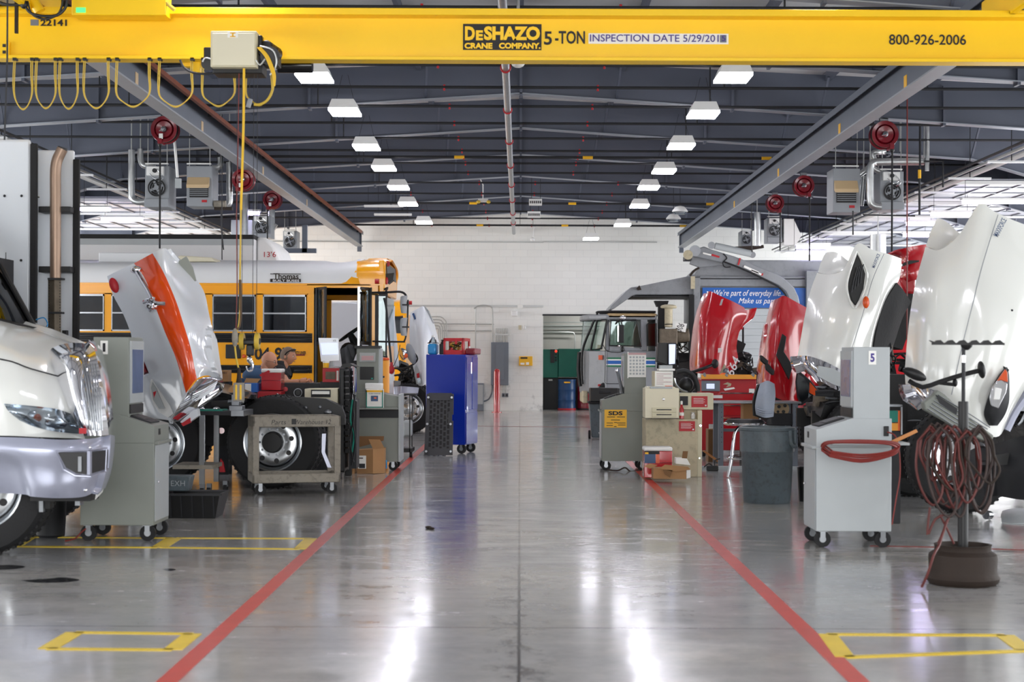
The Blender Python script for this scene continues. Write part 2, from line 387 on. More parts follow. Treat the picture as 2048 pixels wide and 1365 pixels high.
# ---------------------------------------------------------------- shared pieces
def caster(T, x, y, r=.06, top=.13, name='caster'):
    mb = MB().m('rubber').cyl((x, y-.018, r), (x, y+.018, r), r, n=18)
    mb.m('steel').cyl((x, y-.022, r), (x, y+.022, r), r*.42, n=12)
    mb.box(x-.02, x+.02, y-.03, y-.022, r*.8, top); mb.box(x-.02, x+.02, y+.022, y+.03, r*.8, top); mb.box(x-.035, x+.035, y-.035, y+.035, top-.01, top)
    return mb.build(name, None, T, world=False)
def rim_mesh(mb, c, R, w, nh=8, m='aluminium', y=-1):
    "wheel centre facing -Y at c (c.y = outer face)"
    c = Vector(c); deep = m == 'deep'; m = 'aluminium' if deep else m
    mb.m(m).lathe(c, [(R*.60, w*.9), (R*.60, .005), (R*.63, -.004), (R*.60, .03), (R*.55, .06)], 'y', 40, False)
    mb.lathe(c, [(R*.56, .09), (R*.5, .035), (R*.40, .02), (R*.32, .03), (R*.22, .03), (R*.22, .0), (R*.2, -.03), (.001, -.04)], 'y', 40, False)
    if deep: mb.m('black').lathe(c, [(R*.2, -.06), (R*.19, .0), (R*.17, .02), (.001, .02)], 'y', 28).lathe(c, [(R*.235, .03), (R*.225, -.03), (R*.2, -.06), (R*.19, -.03)], 'y', 28, False)
    mb.m('black')
    for i in range(nh):
        a = 2*PI*i/nh+.2; q = c+Vector((R*.41*math.cos(a), .016, R*.41*math.sin(a))); mb.cyl(q, q+Vector((0, .006, 0)), R*.055, n=12)
    mb.m('steel')
    for i in range(10):
        a = 2*PI*i/10; q = c+Vector((R*.28*math.cos(a), .015, R*.28*math.sin(a))); mb.cyl(q, q+Vector((0, .02, 0)), R*.026, n=6)
    return mb
def wheel(parent, x, y, z, R=.51, w=.26, rimmat='aluminium', name='wheel', world=True):
    "tyre whose outer face is at y, body behind it"
    t = MB().m('rubber').lathe((x, y, z), [(R*.6, 0.02), (R*.64, 0), (R*.8, -.012), (R*.93, .0), (R*.985, .03), (R, .05), (R, w-.05), (R*.985, w-.03), (R*.93, w), (R*.62, w-.01)], 'y', 56, False)
    for i in range(56):
        a = 2*PI*(i+.5)/56
        for yy, dr in ((.035, .0), (w-.075, 0)):
            c = Vector((x+R*.993*math.cos(a), y+yy, z+R*.993*math.sin(a)))
            t.box(c.x-.012, c.x+.012, c.y, c.y+.045, c.z-.012, c.z+.012, tilt=(0, -a, 0))
    o = t.build(name, None, parent, world=world)
    rm = rim_mesh(MB(), (x, y+.005, z), R, w, m=rimmat); rm.build('rim', None, o, world=world)
    return o
# ================================================================ BUILDING
HW = 12.9
WALL_D = 45.7
mb = MB().box(-HW, HW, -8, WALL_D+6, -.12, 0); o = struct(mb, 'floor', 'sealed_concrete', smooth=False)
for v in o.data.vertices: v.co += o.location
o.location = (0, 0, 0)
ROOF0, ROOFS = 5.93, .045
rb = lambda x: 5.39-.066*abs(x)-.22*max(0, abs(x)-7.6)          # underside of the rafters
mb = MB()
for sg in (-1, 1):
    mb.add([(0, -8, ROOF0), (sg*HW, -8, ROOF0-ROOFS*HW), (sg*HW, WALL_D+.2, ROOF0-ROOFS*HW), (0, WALL_D+.2, ROOF0), (0, -8, ROOF0+.1), (sg*HW, -8, ROOF0+.1-ROOFS*HW), (sg*HW, WALL_D+.2, ROOF0+.1-ROOFS*HW), (0, WALL_D+.2, ROOF0+.1)],
           [(0, 1, 2, 3), (4, 7, 6, 5), (0, 4, 5, 1), (1, 5, 6, 2), (2, 6, 7, 3), (3, 7, 4, 0)])
struct(mb, 'ceiling', 'panel_white', smooth=False)
# end wall with the opening to the compactor room
D = WALL_D
xl, xr, zt = WX(1086, D), 3.9, ZZ(630, D, 1086)
mb = MB().box(-HW, xl, D, D+.25, 0, 5.9).box(xr, HW, D, D+.25, 0, 5.9).box(xl, xr, D, D+.25, zt, 5.9)
o = struct(mb, 'wall_back', 'block_white', smooth=False)
mb = MB().box(xl-.02, xr+.02, D-.02, D, zt-.03, zt+.02); struct(mb, 'trim_1', 'dark')
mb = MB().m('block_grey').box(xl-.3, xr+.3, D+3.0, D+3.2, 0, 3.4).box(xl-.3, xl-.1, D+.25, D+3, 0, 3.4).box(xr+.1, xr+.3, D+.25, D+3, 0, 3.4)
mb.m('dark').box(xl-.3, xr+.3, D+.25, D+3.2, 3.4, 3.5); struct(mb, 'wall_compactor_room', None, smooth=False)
# long ledge at the head of the lower wall
mb = MB().box(-HW, xl, D-.03, D, ZZ(615, D), ZZ(611, D)); struct(mb, 'trim_2', 'conduit')
mb = MB().box(xl-.02, xr, D-.03, D, ZZ(485, D), ZZ(483, D)).box(-8, xl, D-.03, D, ZZ(486, D), ZZ(484, D)); struct(mb, 'trim_3', 'conduit')
# side walls: piers between the open bay doorways and the header over them
for sg, nm in ((-1, 'bus_side'), (1, 'truck_side')):
    mb = MB().m('block_white')
    for y0, y1 in ((-8, 1), (9, 11), (19, 21), (29, 31), (40, 40.8), (44.6, WALL_D)):  # last gap opened so the added light reaches the end wall
        mb.box(sg*12.75-.12, sg*12.75+.12, y0, y1, 0, 4.2)
    mb.box(sg*12.75-.12, sg*12.75+.12, -8, WALL_D, 4.2, 5.5); struct(mb, 'wall_'+nm, None, smooth=False)
mb = MB().m('block_white').box(-HW, -6, -8.2, -8, 0, 5.8).box(6, HW, -8.2, -8, 0, 5.8).box(-6, 6, -8.2, -8, 4.7, 5.8); struct(mb, 'wall_front', None, smooth=False)
# rafters: tapered plate girders, underside flange given a paler, lit-looking grey, stiffeners, flange braces
RY = [9.3, 12.8, 16.4, 20.0, 23.5, 27.0, 30.5, 34.1, 38.3, 42.7]
orn = ['by the entrance', 'behind the entrance one', 'just this side of the yellow crane', 'just beyond the yellow crane bridge', 'second beyond the yellow crane bridge', 'third beyond the yellow crane bridge',
       'fourth from the end wall', 'third from the end wall', 'second from the end wall', 'closest to the white end wall']
for i, y in enumerate(RY):
    T = thing('roof_rafter', 'dark grey tapered steel roof rafter, '+orn[i], 'rafter', (0, y, rb(12.6)), 0, 'roof rafters')
    T['kind'] = 'structure'
    w = MB().m('rafter'); fl = MB().m('rafter_lit'); st = MB().m('rafter')
    for sg in (-1, 1):
        for A_, X in ((0, sg*7.6), (sg*7.6, sg*12.6)):
            w.add([(A_, y-.006, rb(A_)), (X, y-.006, rb(X)), (X, y-.006, ROOF0-.05-ROOFS*abs(X)), (A_, y-.006, ROOF0-.05-ROOFS*abs(A_)), (A_, y+.006, rb(A_)), (X, y+.006, rb(X)), (X, y+.006, ROOF0-.05-ROOFS*abs(X)), (A_, y+.006, ROOF0-.05-ROOFS*abs(A_))],
                  [(0, 1, 2, 3), (4, 7, 6, 5), (0, 4, 5, 1), (2, 6, 7, 3)])
            fl.add([(A_, y-.1, rb(A_)-.014), (X, y-.1, rb(X)-.014), (X, y+.1, rb(X)-.014), (A_, y+.1, rb(A_)-.014), (A_, y-.1, rb(A_)), (X, y-.1, rb(X)), (X, y+.1, rb(X)), (A_, y+.1, rb(A_))],
                   [(0, 1, 2, 3), (4, 7, 6, 5), (0, 4, 5, 1), (2, 6, 7, 3), (1, 5, 6, 2)])
        for x in (3.1, 6.2, 9.3):
            x *= sg; st.box(x-.02, x+.02, y-.09, y+.09, rb(x)-.05, ROOF0-.14-ROOFS*abs(x))
        for x in (1.4, 4.4, 7.6, 10.5):
            x *= sg; st.tube([(x, y+.02, rb(x)+.02), (x+.04, y+.55, ROOF0-.15-ROOFS*abs(x))], .022, 4); st.tube([(x, y-.02, rb(x)+.02), (x+.04, y-.4, ROOF0-.15-ROOFS*abs(x))], .022, 4)
    st.box(-.02, .02, y-.1, y+.1, rb(0)-.05, ROOF0-.14)
    w.build('web', None, T, smooth=False); fl.build('flange', None, T, smooth=False); st.build('stiffener', None, T, smooth=False)
DK = lambda x: ROOF0-ROOFS*abs(x)
def hang(T, x, y, z, m='dark', r=.006, name='hanger_rod'): return MB().m(m).cyl((x, y, z), (x, y, DK(x)), r, n=6).build(name, None, T)
# purlins
for k in range(17):
    x = -12+k*1.5; z = ROOF0-ROOFS*abs(x)
    mb = MB().m('rafter').box(x-.03, x+.03, -8, WALL_D, z-.14, z-.002)
    o = struct(mb, 'trim_%d' % (10+k), None, smooth=False)
# ---- crane runway rails with conductor bar
for sg, nm in ((-1, 'school bus side'), (1, 'garbage truck side')):
    T = thing('crane_runway_beam', 'long grey-blue steel crane runway beam on the '+nm+' of the aisle', 'steel beam', (sg*4.5, 26, 4.62), 0, 'crane runway beams')
    x = sg*4.55
    MB().m('steel_blue').box(x-.008, x+.008, 9.5, 45.2, 4.66, 5.04).build('web', None, T, smooth=False)
    MB().m('grey_paint').box(x-.1, x+.1, 9.5, 45.2, 4.64, 4.66).build('bottom_flange', None, T, smooth=False)
    MB().m('steel_blue').box(x-.11, x+.11, 9.5, 45.2, 5.04, 5.06).box(x-.11, x-.1, 9.5, 45.2, 4.97, 5.04).box(x+.1, x+.11, 9.5, 45.2, 4.97, 5.04).build('top_flange', None, T, smooth=False)
    for y in RY[1:]:
        MB().m('steel_blue').box(x-.09, x+.09, y-.05, y+.05, 5.06, rb(x)+.02).build('hanger_plate', None, T)
    for y in (16.8, 18.9, 22.8, 28.2, 34):
        MB().m('oil_beige' if sg < 0 else 'sign_yellow').box(x-sg*.01-.003, x-sg*.01+.003, y-.07, y+.07, 4.67, 4.86).build('painted_mark', None, T)
    MB().m('steel_blue').box(x-.06, x+.06, 45.2, 45.26, 4.5, 5.1).build('end_stop', None, T)
    if sg < 0:
        MB().m('copper').box(-4.36, -4.31, 9.5, 43.6, 4.9, 4.96).build('conductor_bar', None, T)
        b = MB().m('dark')
        for k in range(22): b.box(-4.46, -4.33, 10+k*1.6, 10.03+k*1.6, 4.93, 4.97)
        b.build('bracket', None, T)
        # drop-down service frame at the far end
        MB().m('steel_blue').pb(604, 614, 450, 505, 32, .1).pb(560, 632, 497, 506, 32, .1).build('service_frame', None, T)
# ---- centre vent pipe and ridge conduits
T = thing('ceiling_pipe', 'long grey steel water main pipe running under the roof ridge above the aisle', 'pipe', (-.19, 26, 5.0))
MB().m('galv').cyl((-.19, -4, 5.06), (-.19, 45.5, 5.06), .05, n=14).build('pipe_run', None, T)
for d in (19.6, 22.9, 26.2, 29.5, 32.8, 36, 39.2, 42):
    MB().m('red_flat').torus((-.19, d, 5.06), .055, .014, 'y', 16, 6).build('clamp', None, T)
# ---- sprinkler branch pipes
SP = [(15, 0), (130, 0), (175, 0), (213, 0), (247, 0), (277, 0), (302, 0), (315, 1), (327, 0), (346, 0), (366, 0), (388, 0), (407, 1), (423, 0), (437, 0), (451, 1)]
for k, (py, lab) in enumerate(SP):
    y = FPX*3.6/(717-py)
    xe = 12 if k > 2 else 9
    T = thing('sprinkler_pipe', 'thin dark fire sprinkler pipe under the roof, '+('yellow labelled, ' if lab else '')+'row %s from the crane' % ('above the bridge', 'one', 'two', 'three', 'four', 'five', 'six', 'seven', 'eight', 'nine', 'ten', 'eleven', 'twelve', 'thirteen', 'fourteen', 'fifteen')[k], 'pipe', (0, y, 5.08), 0, 'sprinkler pipes')
    z = 5.1
    zz = lambda x: z
    MB().m('dark').tube([(-xe, y, zz(xe)), (-4, y, z), (4, y, z), (xe, y, zz(xe))], .02 if not lab else .026, 8).build('pipe_run', None, T)
    for x in (-1.02, 1.02) if k < 10 else (-2.4, -.85, .3, 2.0):
        MB().m('red_flat').cyl((x, y, z-.045), (x, y, z+.035), .015, n=8).cyl((x-.03, y, z-.01), (x+.03, y, z-.01), .008, n=6).build('sprinkler_head', None, T)
    for x in (-8.5, -5.6, -2.9, 2.7, 5.4, 8.3):
        h = MB().m('dark').tube([(x, y, zz(x)), (x, y, ROOF0-.1-ROOFS*abs(x))], .011, 6)
        h.build('hanger', None, T)
    if lab:
        for x in (-4.6, -1.1, 1.2, 4.4):
            MB().m('sign_yellow').cyl((x-.09, y, z), (x+.09, y, z), .03, n=8).build('pipe_label', None, T)
# ---- high-bay lights
def highbay(T, lit=True, sc=1):
    b = MB().m('white').prism([(-.2, .0), (.2, .0), (.15, .12), (-.15, .12)], 'y', -.3, .3)
    b.build('housing', None, T, world=False)
    if lit: MB().m('lamp_glow').box(-.2, .2, -.3, .3, -.035, 0).build('lamp_panel', None, T, world=False)
    else: MB().m('galv').box(-.2, .2, -.3, .3, -.03, 0).m('dark').box(-.16, .16, -.28, .28, -.032, -.03).build('lamp_panel', None, T, world=False)
    hz = MB().m('dark')
    for x in (-.13, .13): hz.tube([(x, 0, .11), (x*.3, 0, .5)], .004, 4)
    hz.build('hanger_wire', None, T, world=False)
LP = [(629, 153), (690, 222), (733, 293), (768, 335), (797, 374), (816, 407), (848, 444)]
RP = [(1466, 153), (1406, 227), (1362, 291), (1328, 341), (1297, 374), (1279, 411), (1245, 449)]
row = ['just past the crane', 'second past the crane', 'third past the crane', 'middle of seven', 'third from end wall', 'second from end wall', 'last before end wall']
root = None
for nm, L_ in (('hoist', LP), ('phone number', RP)):
    for k, (px, py) in enumerate(L_):
        u, v = uv(px, py); d = FPX*3.42/(-v); loc = (u*d/FPX, d, 4.92)
        lab = 'lit high-bay light in the row toward the %s, %s' % (nm, row[k])
        if root is None:
            root = thing('ceiling_light', lab, 'ceiling light', loc, 0, 'lit high-bay lights'); highbay(root)
        else: dup(root, loc, 0, lab, 'lit high-bay lights')
for (x, y, lab) in ((-2.6, 14.3, 'lit high-bay light right above the crane bridge by the hoist'), (2.7, 14.6, 'lit high-bay light right above the crane bridge by the phone number'),
                    (-2.6, 9, 'lit high-bay light before the crane, hoist row'), (2.7, 9, 'lit high-bay light before the crane, phone number row'),
                    (-2.6, 3, 'lit white high-bay light over the bus side of the entrance'), (2.7, 3, 'lit white high-bay light over the truck side of the entrance'),
                    (1.9, 43.2, 'lit white high-bay light low beside the end wall')):
    dup(root, (x, y, 4.92 if y < 40 else 4.75), 0, lab, 'lit high-bay lights')
T = None
for px, py, d, lab in ((1072, 403, 36, 'unlit white slotted ceiling fixture beside the ridge, upper of the two'), (1069, 428, 38.5, 'unlit white slotted ceiling fixture beside the ridge, lower of the two')):
    p = P(px, py, d)
    b = MB().m('white').pb(px-14, px+12, py-5, py+6, d, .3).build('ceiling_light', None, None); hang(b, p.x-.1, d+.15, p.z+.05); hang(b, p.x+.1, d+.15, p.z+.05)
    tag(b, lab, 'ceiling light', 'unlit fixtures')
    s = MB().m('dark')
    for k in range(6): s.pb(px-12+k*4, px-10+k*4, py-1, py+4, d-.01, .02)
    s.build('louvre', None, b)
for (px, py, d, lab) in ((1360, 421, 36, 'round-ended unlit white lamp hanging near the runway beam, upper one'), (1347, 436, 38, 'round-ended unlit white lamp hanging near the runway beam, lower one')):
    p = P(px, py, d); b = MB().m('white').lathe(p, [(.02, .1), (.1, .08), (.17, .0), (.18, -.03), (.1, -.05)], 'z', 16); b = b.build('pendant_lamp', None); tag(b, lab, 'ceiling light', 'pendant lamps')
    MB().m('lens').lathe(p, [(.165, -.045), (.12, -.09), (.01, -.1)], 'z', 16).build('lamp_lens', None, b); hang(b, p.x, p.y, p.z+.09)
T = thing('emergency_light', 'twin-headed white emergency light hanging from the roof near the ridge', 'emergency light', P(966, 402, 37))
MB().m('white').pb(956, 976, 398, 404, 37, .12).tube([P(966, 398, 37), P(966, 370, 37), P(960, 357, 37)], .012, 6).build('housing', None, T); hang(T, P(960, 357, 37).x, 37, P(960, 357, 37).z-.02, 'white', .012)
MB().m('cable_yellow').ell(P(957, 404, 36.95), (.05, .05, .04), 10).ell(P(977, 404, 36.95), (.05, .05, .04), 10).build('lamp_head', None, T)
T = thing('dome_camera', 'small white dome camera hanging under the crane bridge near the ridge pipe', 'camera', P(1036, 130, 16))
MB().m('white').ell(P(1036, 126, 16), (.07, .07, .05), 14).build('dome', None, T); MB().m('grey_paint').build('dome_base', None, T); hang(T, P(1036, 118, 16).x, 16, P(1036, 126, 16).z, 'grey_paint', .015, 'stem')
T = thing('dome_camera', 'white dome camera on a drop pole high before the end wall', 'camera', P(1065, 480, 44))
MB().m('white').ell(P(1065, 479, 44), (.07, .07, .06), 12).build('dome', None, T); MB().m('white').tube([P(1065, 474, 44), P(1068, 458, 44), P(1066, 450, 44)], .012, 6).build('stem', None, T); hang(T, P(1066, 450, 44).x, 44, P(1066, 450, 44).z-.03, 'white', .012)
T = thing('strip_light', 'unlit white strip light bracket at the ridge by the end wall', 'ceiling light', P(1053, 452, 43.5))
MB().m('white').pb(1036, 1070, 449, 452, 43.5, .1).pb(1036, 1039, 449, 456, 43.5, .1).pb(1067, 1070, 449, 456, 43.5, .1).build('housing', None, T); hang(T, P(1040, 449, 43.5).x, 43.55, P(1040, 449, 43.5).z-.01); hang(T, P(1066, 449, 43.5).x, 43.55, P(1040, 449, 43.5).z-.01)
for px0, px1, py, d, lab in ((728, 806, 412, 37, 'unlit long white strip light, upper one beside the hoist side lights'), (748, 823, 429, 38, 'unlit long white strip light, lower one beside the hoist side lights')):
    T = thing('strip_light', lab, 'ceiling light', P((px0+px1)/2, py, d), 0, 'unlit strip lights')
    MB().m('white').pb(px0, px1, py-2, py+2, d, .12).build('housing', None, T); hang(T, P(px0+8, py, d).x, d+.06, P(px0, py-1, d).z, r=.004); hang(T, P(px1-8, py, d).x, d+.06, P(px0, py-1, d).z, r=.004)
# ---- lit tubes by the raised bay doors
k = 0
for px0, px1, py, d, lab in ((158, 220, 418, 30, 'lit purple-white fluorescent strip beside the white box truck, upper one'), (200, 286, 438, 32, 'lit purple-white fluorescent strip over the school bus, lower one'),
                         (490, 520, 426, 37, 'short lit fluorescent strip behind the crane ropes'), (1925, 2060, 403, 27, 'lit fluorescent strip above the raised white door at the crane stand side, topmost'), (1862, 1945, 428, 29.5, 'lit fluorescent strip by the tip of the big white hood'),
                         (1812, 1872, 447, 34, 'lit fluorescent strip behind the curled edge of the big white hood'), (1806, 1860, 470, 36, 'dimmer lit fluorescent strip over the tall red hood'),
                         (1592, 1662, 493, 40, 'lit fluorescent strip over the garbage truck roof, upper of two'), (1592, 1655, 505, 41, 'lit fluorescent strip over the garbage truck roof, lower of two')):
    T = thing('fluorescent_light', lab, 'ceiling light', P((px0+px1)/2, py, d), 0, 'lit fluorescent strips')
    MB().m('white').pb(px0, px1, py-7, py-3, d, .16).build('housing', None, T)
    MB().m('tube_glow').pb(px0+2, px1-2, py-3, py+4, d+.02, .1).build('lamp_tube', None, T)
    hang(T, P(px0+8, py, d).x, d+.08, P(px0, py-6, d).z, r=.004); hang(T, P(px1-8, py, d).x, d+.08, P(px0, py-6, d).z, r=.004)
# ---- raised overhead doors lying under the roof, with tracks
names = ['fourth from the end wall', 'third from the end wall', 'second from the end wall', 'last one by the end wall']
for sg, nm in ((-1, 'bus side'), (1, 'truck side')):
    for k, (yc, hw) in enumerate(((28.75, 1.4), (32.35, 1.4), (36.2, 1.65), (40.5, 1.8))):
        if sg < 0 and k == 0: continue
        T = thing('overhead_door', 'raised white sectional bay door on the %s, %s' % (nm, names[k]), 'overhead door', (sg*9.8, yc, 4.52), 0, 'raised bay doors')
        MB().m('door_panel').box(sg*9.8-2.2, sg*9.8+2.2, yc-hw, yc+hw, 4.56, 4.6).build('door_leaf', None, T)
        r = MB().m('steel')
        for j in range(9): x = sg*9.8-2.2+j*.55; r.box(x-.012, x+.012, yc-hw, yc+hw, 4.535, 4.56)
        for j in range(4): y = yc-hw+.03+j*(hw*2-.06)/3; r.box(sg*9.8-2.2, sg*9.8+2.2, y-.015, y+.015, 4.54, 4.56)
        r.build('panel_seam', None, T)
        MB().m('white').box(sg*9.8-2.4, sg*9.8+2.4, yc-hw-.05, yc-hw, 4.5, 4.56).build('track', None, T); MB().m('white').box(sg*9.8-2.4, sg*9.8+2.4, yc+hw, yc+hw+.05, 4.5, 4.56).build('track', None, T)
    T = thing('pipe_rack', 'long rack of white and dark pipes along the raised bay doors on the '+nm, 'pipe rack', (sg*7.4, 26, 4.4), 0, 'pipe racks')
    MB().m('white').cyl((sg*7.35, 14, 4.52), (sg*7.35, 45, 4.52), .045, n=8).build('white_pipe', None, T)
    MB().m('conduit').cyl((sg*7.22, 14, 4.56), (sg*7.22, 45, 4.56), .02, n=6).cyl((sg*7.15, 14, 4.52), (sg*7.15, 45, 4.52), .016, n=6).cyl((sg*7.5, 14, 4.56), (sg*7.5, 45, 4.56), .02, n=6).build('conduit', None, T)
    MB().m('dark').cyl((sg*7.08, 14, 4.58), (sg*7.08, 45, 4.58), .02, n=6).build('dark_pipe', None, T)
    for j in range(14):
        MB().m('panel_white').box(sg*7.3-.35, sg*7.3+.35, 15+j*2.2, 15.06+j*2.2, 4.44, 4.47).build('strut_channel', None, T)
        MB().m('dark').tube([(sg*7.3, 15+j*2.2, 4.47), (sg*7.3, 15+j*2.2, DK(7.3))], .008, 4).build('hanger_rod', None, T)
# ---- floor tape
NSTRIP = [0]
def strip(name, label, pts, m, cat='floor marking', group=None):
    mbx = MB().m(m); NSTRIP[0] += 1; hz = .002+NSTRIP[0]*.0004
    for (a, b, w) in pts:
        a = Vector(a); b = Vector(b); t = (b-a).normalized(); n_ = Vector((-t.y, t.x, 0))*w/2; up = Vector((0, 0, hz)); lo = Vector((0, 0, .0005))
        mbx.add([a-n_+lo, b-n_+lo, b+n_+lo, a+n_+lo, a-n_+up, b-n_+up, b+n_+up, a+n_+up], [(0, 3, 2, 1), (4, 5, 6, 7), (0, 1, 5, 4), (1, 2, 6, 5), (2, 3, 7, 6), (3, 0, 4, 7)])
    return tag(mbx.build(name, None, smooth=False), label, cat, group)
mat('tape_red', 'c8483c', .3, 0, .25, 5); mat('tape_yellow', 'e6c531', .35, 0, .2, 5)
strip('red_floor_line', 'long worn red line on the floor along the school bus side of the aisle', [((-1.63, -6, 0), (-1.6, 44, 0), .1)], 'tape_red')
strip('red_floor_line', 'long worn red line on the floor along the garbage truck side of the aisle', [((1.57, -6, 0), (1.6, 29, 0), .1), ((1.6, 29, 0), (2.2, 44, 0), .1)], 'tape_red')
def quad(lbl, c4, wx=.09, wy=.07):
    Q = [G(*q) for q in c4]
    strip('yellow_floor_box', lbl, [(Q[0], Q[1], wx), (Q[1], Q[2], wy), (Q[2], Q[3], wx), (Q[3], Q[0], wy)], 'tape_yellow', group='yellow floor boxes')
def stain(lab, pts):
    Q = [G(*q) for q in pts]; Q = catmull(Q+[Q[0]], 4)[:-1]; n = len(Q); a = [q+Vector((0, 0, .0006)) for q in Q]; b = [q+Vector((0, 0, .0012)) for q in Q]
    tag(MB().m('oil_stain').add(a+b, [tuple(range(n)), tuple(range(2*n-1, n-1, -1))]+[(i, n+i, n+(i+1) % n, (i+1) % n) for i in range(n)]).build('oil_stain', None, smooth=False), lab, 'stain')
mat('oil_stain', '2b2b2e', .12, 0, .5, 9)
stain('black oil puddle on the floor beside the white truck tyre', [(-30, 1133), (20, 1131), (50, 1134), (30, 1139), (-30, 1141)])
stain('streaky dark oil stain on the floor before the white truck tyre', [(40, 1162), (100, 1158), (128, 1156), (160, 1161), (125, 1166), (70, 1166)])
stain('small dark oil spot on the floor before the cart marked 1', [(325, 1140), (340, 1138), (352, 1140), (340, 1143)])
quad('yellow taped rectangle on the floor in front of the white truck wheel', [(150, 1266), (385, 1269), (345, 1301), (95, 1299)], .06, .1)
quad('yellow taped rectangle on the floor beside the grey computer cart marked 1', [(352, 1077), (622, 1078), (600, 1099), (322, 1096)], .06, .1)
quad('long yellow taped rectangle on the floor under the white truck bumper', [(60, 1075), (345, 1077), (315, 1096), (30, 1094)], .06, .1)
quad('yellow taped rectangle on the floor in front of the hose stand', [(1655, 1270), (2010, 1272), (2052, 1303), (1690, 1316)], .06, .1)
# red chemical hose line / cable across the far floor
strip('floor_cable', 'thin dark red hose lying across the far aisle floor before the bollard', [((-3, 35.5, 0), (1.6, 34.9, 0), .03), ((1.6, 34.9, 0), (2.6, 35.6, 0), .03)], 'hose_red', 'hose')
o = MB().m('rust_brown').ell(G(857, 1058)+Vector((0, 0, .012)), (.03, .06, .012), 10).ell(G(864, 1060)+Vector((0, 0, .01)), (.025, .03, .01), 8).build('floor_debris', None); tag(o, 'small brown scrap of debris lying alone on the aisle floor', 'debris')
# ================================================================ END WALL FITTINGS
D = WALL_D-.02
T = thing('breaker_box', 'tall grey electrical panel on the end wall with a fan of conduits above', 'electrical panel', P(999, 770, D))
MB().m('panel_grey').pb(982, 1017, 685, 771, D-.14, .14).build('cabinet_box', None, T, .01)
MB().m('panel_grey').pb(991, 1008, 691, 760, D-.16, .02).build('door', None, T, .004)
for k in range(7):
    x = 992+k*3.8; MB().m('conduit').cyl(P(x, 685, D-.06), P(x, 657, D-.06), .014, n=8).build('conduit', None, T)
MB().m('conduit').pb(989, 1019, 668, 671, D-.08, .05).build('strut', None, T)
MB().m('conduit').cyl(P(1006, 771, D-.06), P(1006, 788, D-.06), .01, n=6).cyl(P(1012, 771, D-.06), P(1012, 788, D-.06), .01, n=6).build('conduit', None, T)
for x in (1007, 1014):
    o = MB().m('panel_grey').pb(x-3.2, x+2.6, 787, 795, D-.08, .08).build('outlet_box', None); tag(o, 'small grey outlet box under the electrical panel, '+('first' if x < 1010 else 'second')+' from the bollard', 'outlet', 'outlets under the panel')
    MB().m('dark').pb(x-1.6, x+1, 789, 793, D-.085, .006).build('socket', None, o)
T = thing('wall_conduit', 'bent metal conduit looping high over the electrical panel on the end wall', 'conduit', P(985, 640, D))
MB().m('conduit').tube([P(985, 685, D-.05), P(985, 625, D-.05), P(981, 614, D-.05), P(970, 611, D-.05), P(958, 612, D-.05), P(948, 618, D-.05)], .018, 8, 4).build('conduit_run', None, T)
T = thing('wall_conduit', 'upright metal conduit on the end wall between blue cabinet and panel', 'conduit', P(951, 700, D))
MB().m('conduit').cyl(P(951, 697, D-.04), P(951, 617, D-.04), .016, n=8).build('conduit_run', None, T)
T = thing('wall_conduit', 'pair of level conduits on the end wall running toward the panel', 'conduit', P(940, 650, D))
MB().m('conduit').cyl(P(880, 648, D-.03), P(988, 649, D-.03), .012, n=6).cyl(P(885, 662, D-.03), P(984, 662, D-.03), .012, n=6).build('conduit_run', None, T)
T = thing('wall_conduit', 'fan of four curved conduits turning down behind the open white hood', 'conduit', P(880, 660, D))
b = MB().m('conduit')
for k in range(5): b.tube([P(860, 634+k*6, D-.05), P(880-k*1+0, 634+k*6, D-.05), P(889-k*3, 640+k*6, D-.05), P(893-k*4, 652+k*5, D-.05), P(893-k*4, 720, D-.05)], .014, 6, 3)
b.build('conduit_run', None, T)
T = thing('wall_conduit', 'grey flexible conduit curling from the panel down to the floor box', 'conduit', P(980, 800, D))
MB().m('panel_grey').tube([P(985, 771, D-.05), P(984, 785, D-.05), P(979, 797, D-.05), P(972, 802, D-.05), P(966, 803, D-.05)], .022, 8, 4).build('conduit_run', None, T)
T = thing('electrical_box', 'grey metal box standing on the floor beside the blue cabinet', 'electrical box', P(957, 815, D))
MB().m('panel_grey').box(WX(948, D), WX(968, D), D-.2, D, 0, ZZ(767, D)).build('box_body', None, T, .01); MB().m('cart_light').pb(950, 966, 770, 809, D-.215, .015).build('box_door', None, T)
o = MB().m('white').pb(1022, 1035, 622, 633, D-.1, .1).build('wall_speaker', None, bevel=.02); tag(o, 'white rounded box mounted high on the end wall', 'wall box')
o = MB().m('paper').pb(1035, 1046, 609, 618, D-.03, .03).build('wall_sign', None, bevel=.004); tag(o, 'small square white sign above the wall ledge', 'sign')
o = MB().m('beige').pb(1037, 1043, 651, 660, D-.03, .03).build('wall_switch', None); tag(o, 'small beige switch plate on the end wall', 'switch')
o = MB().m('white').ell(P(1049, 655, D-.05), (.04, .05, .07), 12).build('wall_sensor', None); tag(o, 'small white rounded sensor on the end wall', 'sensor')
T = thing('first_aid_station', 'yellow safety supply box on the end wall beside the doorway', 'wall box', P(1051, 732, D))
MB().m('sign_yellow').pb(1038, 1065, 713, 732, D-.1, .1).build('box_body', None, T, .008)
MB().m('dark').pb(1041, 1055, 715, 718, D-.105, .008).build('printed_band', None, T); MB().m('paper').pb(1041, 1049, 726, 730, D-.105, .008).pb(1052, 1058, 725, 730, D-.105, .008).build('supply_pocket', None, T)
T = thing('bollard', 'glossy red steel bollard standing before the electrical panel', 'bollard', P(993.5, 822, 44.2)); x, y = T.location.x, 44.2
T.location.z = 0
